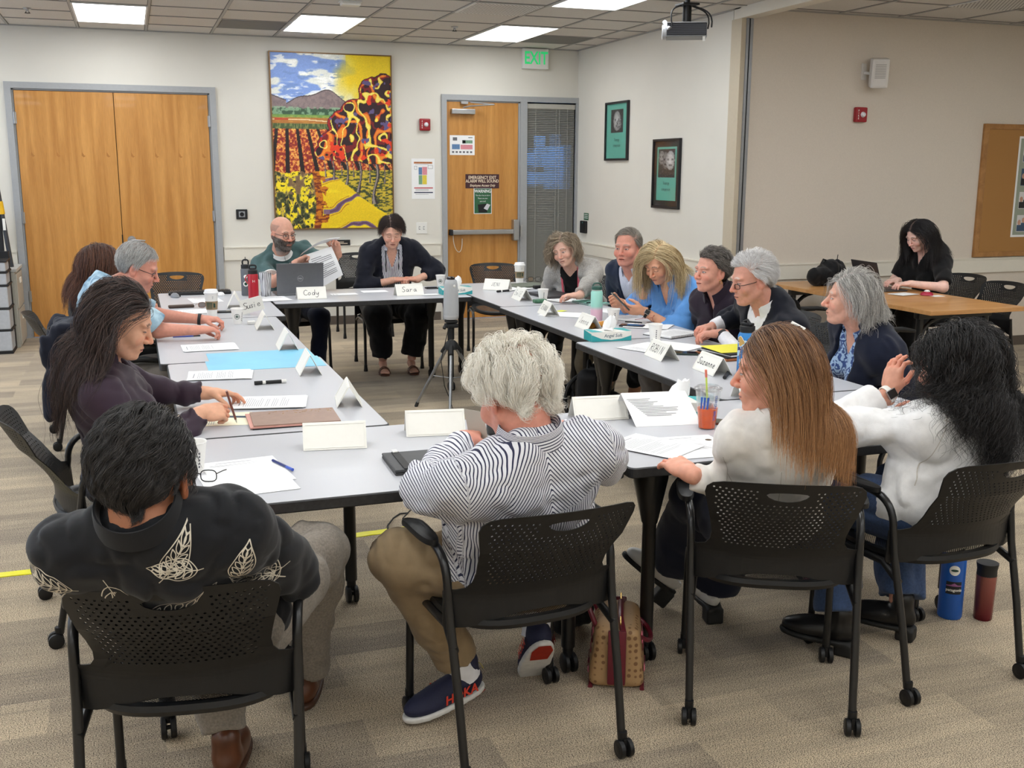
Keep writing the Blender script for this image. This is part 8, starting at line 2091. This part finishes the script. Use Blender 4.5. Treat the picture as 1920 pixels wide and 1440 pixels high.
# keyboard, mouse and bits on the corner table
o = empty('keyboard', (.46, 8.40, Zt), -.03); MB().box((-.23, -.07, 0), (.23, .07, .022), .008).build('body', M_black, o); m = MB()
for i in range(15):
    for j in range(4): m.box((-.215+i*.0288, -.055+j*.028, .022), (-.215+i*.0288+.024, -.055+j*.028+.023, .027), .001)
m.build('keys', M_plastic, o); tag(o, 'long black keyboard at the far edge of the left corner table', 'keyboard')
o = empty('mouse', (.27, 8.22, Zt), .4); MB().lathe([(0, .034), (.012, .032), (.024, .022), (.03, .006), (.028, 0), (0, 0)], seg=20, M=Matrix.Scale(1.6, 4, (0, 1, 0))).build('body', mat('silver_grey_mouse', rgb(120, 122, 126), .4), o); MB().box((-.004, .0, .031), (.004, .03, .036), .002).build('wheel', M_black, o); tag(o, 'grey computer mouse beside the empty corner chair', 'mouse')
c = T2(424, 553); tag(MB().lathe([(0, .03), (.018, .027), (.03, .012), (.026, 0), (0, 0)], seg=9, smooth=False).build('crumpled_wrapper', M_tis, loc=(.60, 8.22, Zt)), 'crumpled white wrapper beside the black keyboard', 'wrapper')
c = T2(462, 608); o = empty('earbud_case', (c.x+.03, c.y, Zt)); MB().box((-.025, -.02, 0), (.025, .02, .02), .009).build('case', M_white, o); MB().box((-.022, -.0205, .012), (.022, -.0195, .013)).build('seam', M_print, o); tag(o, 'small white earbud case between the paper cup and end-on tent', 'earbud case')
# glasses lying on tables
def lying_glasses(px, py, rz, label, mt, w=.024, at_=None, z=None, sun=False):
    c = at_ or T2(px, py); o = empty('eyeglasses', (c.x, c.y, z or Zt), rz); m = MB()
    for sg in (-1, 1):
        pts = [(sg*.032+x, 0, .021+y) for x, y in superpts(w, .018, 20, 3)]; m.tube(pts+[pts[0]], .0018, 6, cap=False); m.tube([(sg*.057, 0, .028), (sg*.062, .06, .02), (sg*.058, .12, .006)], .0018, 6)
    m.tube([(-.009, 0, .026), (0, 0, .029), (.009, 0, .026)], .0018, 6); m.build('frame', mt, o)
    m = MB(); [m.add([(sg*.032+x, 0, .021+y) for x, y in superpts(w*.95, .017, 16, 3)], [tuple(range(16))]) for sg in (-1, 1)]; m.build('lens', mat('tinted_lens', rgb(60, 40, 30), .1, alpha=.8) if sun else M_glass, o); tag(o, label, 'glasses'); return o
M_tort = mat('tortoise_shell', rgb(120, 70, 30), .3, noise=.6, nscale=90); M_redf = mat('red_brown_frame', rgb(150, 60, 44), .3)
lying_glasses(372, 905, -.3, 'black-framed eyeglasses folded open beside the leaf-shirt man\'s ear', M_black)
lying_glasses(1600, 779, .3, 'black eyeglasses between the two women in white', M_black)
lying_glasses(1090, 562, .4, 'dark reading glasses on the page beside the mint notebook', M_black)
lying_glasses(1230, 606, .7, 'red-brown reading glasses standing on the open notebook', M_redf, z=Zt+.013)
lying_glasses(1002, 531, -.2, 'black glasses resting on the olive portfolio', M_black, z=Zt+.013)
lying_glasses(388, 577, .1, 'tortoiseshell sunglasses behind the tall coffee cup', M_tort, sun=True)

# ---- wooden table things
o = empty('tumbler', (5.76, 7.72, Zt)); MB().lathe([(0, 0), (.034, 0), (.044, .16), (0, .16)], seg=26).build('body', M_black, o); MB().lathe([(.046, .158), (.047, .168), (0, .17)], seg=26).build('lid', M_black, o); MB().tube([(.005, 0, .165), (.012, 0, .235)], .0035, 8).build('straw', M_black, o); tag(o, 'black straw tumbler behind the laptop on the wooden table', 'tumbler')
o = empty('shoulder_bag', (5.50, 7.50, Zt), .3)
V, Q = surface(lambda P: smin(d_ell(P, A(0, 0, .085), None, A(.20, .11, .095)), d_ell(P, A(.1, .0, .12), None, A(.12, .10, .085)), .05)+folds(P, 4, .012, 9), (-.3, -.2, -.02), (.3, .2, .28), .009); V[:, 2] = np.maximum(V[:, 2], 0)
mesh_obj('body', V, Q, cloth('black_canvas', (16, 16, 18)), o); MB().tube([(-.12, 0, .12), (-.02, .02, .215), (.1, 0, .18)], .009, 8).build('strap', M_black, o); tag(o, 'soft black bag slumped on the wooden table beside the tumbler', 'bag')
sheet(0, 0, .2, 'white folded papers beside the red gadget on the wooden table', n=2, lines=3, w=.2, h=.14, at_=Vector((5.66, 6.72, 0)))
o = empty('desk_gadget', (5.80, 6.62, Zt)); MB().lathe([(0, .03), (.02, .03), (.045, .018), (.05, .004), (.045, 0), (0, 0)], seg=24).build('body', mat('cherry_red', rgb(170, 30, 60), .3), o); MB().lathe([(0, .043), (.012, .042), (.022, .034), (.022, .029), (0, .029)], seg=20).build('button', M_white, o); tag(o, 'round cherry red gadget with white button on the wooden table', 'gadget')
o = MB().box((-.05, -.04, 0), (.05, .04, .0015)).build('drink_napkin', M_paper, loc=(5.84, 6.56, Zt)); tag(o, 'white napkin beside the round red gadget', 'napkin')

# ================================================================== floor and ceiling things
M_tape = mat('yellow_floor_tape', rgb(232, 226, 20), .35, noise=.05, nscale=20)
def tape(x0, y0, x1, y1, label, w=.028):
    d = Vector((x1-x0, y1-y0, 0)); n_ = Vector((-d.y, d.x, 0)).normalized(); k = 12; m = MB(); vs = []
    for i in range(k+1):
        p_ = Vector((x0, y0, 0))+d*i/k; ww = w*(1+.06*math.sin(i*2.1)); z = .003+.001*math.sin(i*1.7); vs += [p_+n_*ww+Vector((0, 0, z)), p_-n_*ww+Vector((0, 0, z)), p_+n_*ww, p_-n_*ww]
    fs = []
    for i in range(k): a = i*4; fs += [(a, a+1, a+5, a+4), (a+2, a, a+4, a+6), (a+1, a+3, a+7, a+5)]
    fs += [(0, 2, 3, 1), (k*4, k*4+1, k*4+3, k*4+2)]
    m.add(vs, fs); o = m.build('floor_tape', M_tape); tag(o, label, 'floor tape', 'yellow floor tape strips')
tape(.80, 4.66, 1.19, 4.685, 'yellow tape strip on the carpet under the front table'); tape(-1.2, 4.66, -.30, 4.66, 'yellow tape strip on the carpet at the left picture edge')
o = MB().tube([at(765, 962, .006), at(750, 963, .006), at(737, 972, .006), at(727, 985, .006), at(728, 1000, .006), at(740, 1010, .006)], .004, 6).build('floor_cable', M_black); tag(o, 'black cable running onto the yellow tape under the front table', 'cable')
# owl-shaped conference camera on a tripod
tp = at(842, 745, 0); tp = Vector((2.06, 7.02, 0)); o = empty('conference_camera', (tp.x, tp.y, .66))
M_grill = mat('light_grey_mesh', rgb(176, 178, 180), .7, noise=.12, nscale=800); MB().lathe([(0, 0), (.045, 0), (.052, .01), (.0535, .03)], seg=34).build('base', mat('pale_grey_base', rgb(196, 198, 200), .4), o)
MB().lathe([(.0535, .03), (.054, .10), (.051, .18), (.046, .245), (.041, .268), (.034, .277), (0, .278)], seg=34).build('speaker_body', M_grill, o); MB().lathe([(.028, .277), (.027, .291), (.02, .297), (0, .298)], seg=24).build('lens_dome', mat('dark_dome', rgb(30, 24, 22), .1), o)
a0 = -1.35; MB().lathe([(0, .004), (.008, .003), (.010, 0)], seg=16, M=Matrix.Translation((.048*math.cos(a0), .048*math.sin(a0), .235)) @ Vector((math.cos(a0), math.sin(a0), 0)).to_track_quat('Z', 'Y').to_matrix().to_4x4()).build('camera_eye', M_white, o)
tag(o, 'light grey cylindrical 360-degree meeting camera on a tripod in the middle', 'conference camera')
o = empty('tripod', (tp.x, tp.y, 0)); M_talu = mat('tripod_aluminium', rgb(150, 152, 154), .3, .7, noise=.05)
MB().tube([(0, 0, .16), (0, 0, .56)], .013, 12).build('centre_column', M_talu, o); MB().box((-.045, -.03, .60), (.045, .03, .63), .008).tube([(0, 0, .52), (0, 0, .61)], .022, 12).tube([(-.05, -.02, .615), (-.06, -.03, .60)], .012, 8).box((-.04, -.035, .635), (.04, .035, .655), .006).build('pan_head', M_black, o)
MB().lathe([(.03, .445), (.05, .45), (.045, .49), (.025, .51), (0, .51)], seg=18).build('shoulder', M_black, o)
for a in (-1.9, .2, 2.3):
    d = Vector((math.cos(a), math.sin(a), 0)); l = MB().tube([d*.035+Vector((0, 0, .46)), d*.30+Vector((0, 0, .02))], [.013, .010], 10).build('leg', M_talu, o); MB().tube([d*.29+Vector((0, 0, .035)), d*.305+Vector((0, 0, .0))], .013, 10).build('rubber_foot', M_rubber, l); MB().tube([d*.03+Vector((0, 0, .48)), d*.075+Vector((0, 0, .42))], .017, 10).build('leg_collar', M_black, l); MB().tube([d*.16+Vector((0, 0, .243)), Vector((0, 0, .24))], .004, 6).build('brace', M_talu, l)
MB().box((-.012, -.018, .25), (.012, -.013, .42)).build('label_strip', M_black, o)
tag(o, 'silver and black tripod standing in the hollow centre of the tables', 'tripod')
o = MB().tube([(tp.x-.03, tp.y-.05, .62), (tp.x-.09, tp.y-.05, .38), (tp.x-.07, tp.y-.06, .2), (tp.x-.03, tp.y-.06, .1), (tp.x, tp.y-.05, .008), (tp.x-.3, tp.y-1.2, .006), (tp.x-.9, tp.y-2.2, .006)], .003, 6).build('camera_cable', M_black); tag(o, 'thin black cable hanging from the meeting camera down the tripod', 'cable')
# projector
pr_c = at(1287, 58, 2.74); o = empty('projector', tuple(pr_c), math.radians(-27))
M_prj = mat('projector_black', rgb(34, 36, 42), .4, noise=.05); M_prs = mat('projector_silver', rgb(190, 192, 196), .35, .3, noise=.03)
MB().box((-.15, -.12, -.045), (.15, .12, .045), .006).build('housing', M_prj, o); MB().box((-.153, -.123, .045), (.153, .123, .052), .003).build('top_plate', M_prs, o); MB().box((-.153, -.123, -.054), (.153, .123, -.045), .004).build('bottom_plate', mat('projector_grey', rgb(120, 122, 124), .4), o)
m = MB()
for k in range(6): z = -.036+k*.0135; m.box((-.1505, -.1225, z), (.1505, .1225, z+.004))
m.build('vent_slats', mat('slat_grey', rgb(64, 66, 76), .4), o)
MB().lathe([(.055, -.012), (.056, .018), (.048, .022), (.044, .012), (.040, .004), (0, .002)], seg=32, M=Matrix.Translation((-.165, -.05, -.015)) @ Matrix.Rotation(-PI/2, 4, 'Y')).build('lens_ring', M_prs, o); MB().lathe([(0, .012), (.02, .01), (.037, .004)], seg=24, M=Matrix.Translation((-.165, -.05, -.015)) @ Matrix.Rotation(-PI/2, 4, 'Y')).build('lens', mat('lens_glass', rgb(20, 24, 40), .05), o)
MB().tube([(-.17, -.06, .06), (-.13, -.12, .0)], .018, 14).build('cable_plug', M_prs, o); MB().box((.12, -.125, -.09), (.14, -.118, -.055)).build('paper_tag', M_white, o)
tag(o, 'black and silver projector hanging from the ceiling', 'projector')
o = empty('projector_mount', (pr_c.x, pr_c.y, 0)); MB().tube([(0, 0, 2.80), (0, 0, ZC)], .021, 14).tube([(.03, 0, 2.80), (.03, 0, 2.93)], .008, 8).tube([(-.03, 0, 2.80), (-.03, 0, 2.93)], .008, 8).build('pole', M_black, o); MB().box((-.07, -.07, 2.925), (.07, .07, 2.94), .004).box((-.06, -.06, 2.79), (.06, .06, 2.80)).build('plate', M_black, o); MB().box((-.08, -.08, ZC-.012), (.08, .08, ZC), .004).build('ceiling_plate', M_black, o); tag(o, 'black ceiling pole and plates holding the projector', 'projector mount')
for k, (dx, dy, ex, ey) in enumerate(((-.14, -.06, -.05, .02), (.13, -.1, .04, -.02), (.15, -.02, .05, .02))):
    o = MB().tube(bez((pr_c.x+ex*.4, pr_c.y+ey, 2.94), (pr_c.x+ex*1.5, pr_c.y, 2.9), (pr_c.x+dx*1.45, pr_c.y+dy, 2.92), (pr_c.x+dx*1.15, pr_c.y+dy*1.2, 2.76)), .006, 8).build('projector_cable', M_black); tag(o, ['black cable looping down to the projector lens side', 'black cable looping down on the right of the projector, outer one', 'black cable looping down on the right of the projector, inner one'][k], 'cable')

# handbag with cherries, rucksacks and bottles on the floor
o = empty('handbag', (1.47, 3.03, 0), 1.12)
def bagf(P): q = P*A(1, 1, 1); w = .095-.30*(P[:, 2]-.0)*.35; x = smax(np.abs(P[:, 1])-w, np.abs(P[:, 0])-.135+.1*np.maximum(0, P[:, 2]-.14), .03); x = smax(x, np.abs(P[:, 2]-.105)-.105, .03); return x+.004*vnoise(P, 14, 3)
V, Q = surface(bagf, (-.2, -.16, -.04), (.2, .16, .28), .0065); M_bag = mat('brown_signature_canvas', rgb(146, 112, 76), .6, noise=0)
N, L, b = nodes(M_bag); _tc = N.new('ShaderNodeTexCoord'); _v = N.new('ShaderNodeTexVoronoi'); _v.inputs['Scale'].default_value = 46; _v.inputs['Randomness'].default_value = .3; L.new(_tc.outputs['Object'], _v.inputs[0]); _r = N.new('ShaderNodeValToRGB'); e = _r.color_ramp.elements; e[0].position = .28; e[0].color = (*rgb(118, 84, 52), 1); e[1].position = .36; e[1].color = (*rgb(166, 132, 92), 1); L.new(_v.outputs['Distance'], _r.inputs[0]); L.new(_r.outputs[0], b.inputs['Base Color'])
mesh_obj('body', V, Q, M_bag, o); M_burg = mat('burgundy_leather', rgb(98, 22, 38), .35, noise=.1)
m = MB(); m.tube([(-.135, -.02, .20), (-.07, -.01, .222), (.07, -.01, .222), (.135, -.02, .20)], .010, 8); m.box((-.15, -.03, .02), (-.138, .03, .21), .006).box((.138, -.03, .02), (.15, .03, .21), .006); m.tube([(-.135, -.085, .005), (.135, -.085, .005)], .008, 8).tube([(-.135, .085, .005), (.135, .085, .005)], .008, 8); m.build('leather_trim', M_burg, o)
for sg in (-1, 1): MB().tube(bez((-.07, sg*.062, .17), (-.09, sg*.13, .33 if sg > 0 else .12), (.09, sg*.13, .33 if sg > 0 else .12), (.07, sg*.062, .17), 16), .0085, 8).build('handle', M_burg, o)
MB().tube([(-.13, -.01, .228), (.13, -.01, .228)], .003, 6).build('zip', mat('gold', rgb(210, 170, 90), .25, 1), o)
m = MB(); rg_ = random.Random(8); cm = [mat('pink_heart', rgb(224, 120, 140), .4), mat('cherry_dark', rgb(96, 18, 28), .3)]
for sg in (-1, 1):
    for k in range(9):
        x, z = rg_.uniform(-.11, .11), rg_.uniform(.03, .17); m.use(cm[k % 2]); m.lathe([(0, .004), (.010, .003), (.0125, 0)], seg=12, M=Matrix.Translation((x, sg*(.097-.105*z), z)) @ Matrix.Rotation(-sg*PI/2, 4, 'X')); m.use(M_burg).tube([(x, sg*(.1-.105*z), z+.01), (x+.012, sg*(.0985-.105*z), z+.035)], .0012, 5)
m.build('cherry_charms', cm[0], o); MB().tube([(.152, .012*math.cos(a), .13+.014*math.sin(a)) for a in [k*PI/6 for k in range(13)]], .0022, 6, cap=False).build('ring', mat('gold', rgb(210, 170, 90), .25, 1), o)
tag(o, 'small brown patterned handbag with burgundy handles and cherries, on the carpet', 'handbag')
def rucksack(x, y, rz, sc, label, mt, seed):
    o = empty('backpack', (x, y, 0), rz)
    V, Q = surface(lambda P: smin(d_box(P, A(0, 0, .21)*sc, np.eye(3, dtype=F32), A(.15, .085, .2)*sc, .06*sc), d_box(P, A(0, -.10, .14)*sc, np.eye(3, dtype=F32), A(.12, .05, .11)*sc, .04*sc), .02)+folds(P, seed, .008, 10), A(-.24, -.24, -.04)*sc, A(.24, .2, .5)*sc, .010*sc); V[:, 2] = np.maximum(V[:, 2], 0.0)
    mesh_obj('body', V, Q, mt, o); MB().tube(arc((-.04*sc, .04*sc, .4*sc), (0, .05*sc, .5*sc), (.04*sc, .04*sc, .4*sc)), .009*sc, 8).build('grab_handle', M_black, o)
    for sg in (-1, 1): MB().tube(bez((sg*.07*sc, .08*sc, .37*sc), (sg*.16*sc, .2*sc, .3*sc), (sg*.15*sc, .16*sc, .12*sc), (sg*.12*sc, .08*sc, .05*sc)), .014*sc, 8).build('strap', M_black, o)
    MB().tube([(-.11*sc, -.152*sc, .24*sc), (.11*sc, -.152*sc, .24*sc)], .003, 6).build('zip', M_steel, o); tag(o, label, 'backpack'); return o
M_bkc = cloth('black_nylon', (17, 17, 20), rough=.6)
rucksack(2.78, 6.15, .9, 1.05, 'large black backpack under the right row of tables', M_bkc, 3)
rucksack(1.42, 3.42, .3, .72, 'black bag on the carpet behind the cherry handbag', M_bkc, 6)
rucksack(2.60, 3.45, .5, .62, 'dark red bag on the carpet beyond the black ankle boots', cloth('dark_red_nylon', (96, 22, 36), rough=.6), 8)
def ex_flask(o):
    m = MB().use(M_card); curved(m, .045, .045, .3, [(.02*math.cos(a), .20+.02*math.sin(a)) for a in [k*PI/10 for k in range(20)]], -2.2); m.use(M_logo); curved(m, .045, .045, .3, [(.014*math.cos(a), .20+.005*math.sin(a)) for a in [k*PI/6 for k in range(12)]], -2.2, .0011)
    m.use(M_black); curved(m, .045, .045, .3, [(-.03, .105), (.028, .105), (.028, .155), (-.03, .155)], -2.15)
    m.use(mat('sunset_stripe', rgb(150, 90, 140), .5)); curved(m, .045, .045, .3, [(-.03, .140), (-.012, .143), (0, .150), (.012, .142), (.028, .140), (.028, .137), (-.03, .137)], -2.15, .0010)
    vs, fs = text_mesh('patagonia', .016, bold=.0003); m.use(M_card); m.add([((.0465)*math.cos(-2.15+v.x/.0465), (.0465)*math.sin(-2.15+v.x/.0465), .122+v.y) for v in vs], fs); m.build('sticker_print', M_card, o)
M_cob = mat('cobalt_powder_coat', rgb(24, 86, 170), .4, noise=.03)
bottle(0, 0, [(0, 0), (.042, 0), (.045, .006), (.045, .25), (.040, .262), (0, .262)], M_cob, 'large cobalt blue flask with stickers standing on the carpet', z=0, cap=[(.036, .26), (.037, .285), (0, .288)], extra=ex_flask, at_=Vector((2.88, 3.02, 0)))
M_rose = mat('burgundy_fade_steel', rgb(150, 60, 62), .25, .5, noise=0); N, L, b = nodes(M_rose); _tc = N.new('ShaderNodeTexCoord'); _sx = N.new('ShaderNodeSeparateXYZ'); L.new(_tc.outputs['Object'], _sx.inputs[0]); _mr = N.new('ShaderNodeMapRange'); _mr.inputs['From Max'].default_value = .17; L.new(_sx.outputs[2], _mr.inputs[0]); _r = N.new('ShaderNodeValToRGB'); e = _r.color_ramp.elements; e[0].color = (*rgb(96, 16, 32), 1); e[1].color = (*rgb(150, 92, 84), 1); L.new(_mr.outputs[0], _r.inputs[0]); L.new(_r.outputs[0], b.inputs['Base Color'])
bottle(0, 0, [(0, 0), (.032, 0), (.034, .006), (.037, .17), (.037, .178), (0, .178)], M_rose, 'burgundy travel mug with black lid on the carpet at the right', name='travel_mug', z=0, cap=[(.037, .176), (.036, .2), (.040, .222), (.040, .226), (0, .222)], at_=Vector((2.985, 2.96, 0)))

# ---- left wall corner: folding cart handle, drawer tower, file cabinet
M_fil = mat('putty_steel', rgb(176, 174, 164), .5, .1, noise=.03)
o = empty('file_cabinet', (-1.26, 11.23, 0)); MB().box((-.19, -.30, 0), (.19, .26, .72), .006).build('cabinet', M_fil, o)
for k in range(2): d_ = MB().box((.190, -.28, .03+k*.345), (.205, .24, .355+k*.345), .004).build('drawer', M_fil, o); MB().box((.203, -.06, .25+k*.345), (.214, .06, .30+k*.345), .003).build('handle', M_card, d_)
MB().box((-.195, -.305, .72), (.21, .27, .75), .004).build('top', mat('light_grey_top', rgb(190, 190, 186), .5), o); tag(o, 'putty two-drawer file cabinet beside the double doors', 'file cabinet')
o = empty('drawer_tower', (-1.27, 10.74, 0)); M_clr = mat('clear_drawer', rgb(205, 208, 212), .25, alpha=.75, noise=.05); z = .03
MB().box((-.17, -.16, 0), (.17, .18, .03), .006).build('base', M_black, o); MB().box((-.17, .12, .03), (.17, .18, .92)).box((-.17, -.16, .03), (-.155, .18, .92)).build('frame', M_black, o)
for k, hh in enumerate((.20, .20, .21, .12, .10)):
    d_ = MB().box((-.15, -.17, z), (.165, .12, z+hh-.018), .01).build('drawer', M_clr, o); MB().box((-.03, -.178, z+hh*.6), (.05, -.169, z+hh*.6+.03)).build('label', M_card, d_); MB().box((-.17, -.175, z+hh-.018), (.178, .18, z+hh), .006).build('shelf_rim', M_black, o); z += hh
tag(o, 'black tower of clear plastic drawers at the left picture edge', 'drawer unit')
o = empty('folding_cart', (-1.375, 11.15, .752)); M_dg = mat('dark_grey_tube', rgb(62, 64, 68), .4, .2)
MB().tube([(.265, .0, .0), (.20, .0, .78)]+arc((.20, 0, .78), (.175, 0, .90), (.05, 0, .90), 8)+[(-.3, 0, .90)], .020, 12).build('handle', M_dg, o)
MB().tube([(.224, 0, .50), (.213, 0, .62)], .026, 14).build('grip_collar', mat('safety_yellow', rgb(232, 180, 20), .4), o); MB().box((-.4, -.02, .13), (.215, .02, .52), .02).build('platform', mat('black_ribbed_platform', rgb(26, 26, 30), .7, noise=.2, nscale=120), o)
MB().box((.222, -.024, .35), (.246, -.020, .46)).build('label', M_card, o)
tag(o, 'folded platform cart with dark handle and yellow collar, stood at the left edge', 'cart')
# jacket over the grey-haired man's chair
jo = ch_tiedye; a = math.radians(2); bx = Vector((-.375, 6.22, 0))
def jf(P):
    q = P-A(bx.x, bx.y, 0); x = d_box(q, A(-.035, 0, .66), np.eye(3, dtype=F32), A(.030, .24, .19), .02); x = smin(x, d_box(q, A(.05, 0, .70), np.eye(3, dtype=F32), A(.022, .235, .15), .02), .02); x = smin(x, d_box(q, A(.0, 0, .838), np.eye(3, dtype=F32), A(.07, .24, .022), .02), .03)
    x = smin(x, d_cap(q, A(-.06, -.20, .78), A(-.075, -.27, .40), .055, .04), .03); x = smin(x, d_cap(q, A(-.05, .18, .78), A(-.07, .22, .42), .055, .04), .03)
    return x+folds(q, 9, .014, 8)
V, Q = surface(jf, (bx.x-.25, bx.y-.42, .25), (bx.x+.22, bx.y+.42, .98), .009); M_jk = cloth('navy_black_softshell', (20, 23, 36))
o = empty('jacket', (bx.x, bx.y, 0)); mesh_obj('body', V, Q, M_jk, o, origin=A(bx.x, bx.y, 0)); MB().tube([(-.085, -.1, .80), (-.09, -.1, .5)], .003, 5).build('zip', M_black, o); tag(o, 'dark navy jacket draped over the chair of the man in pale blue', 'jacket')
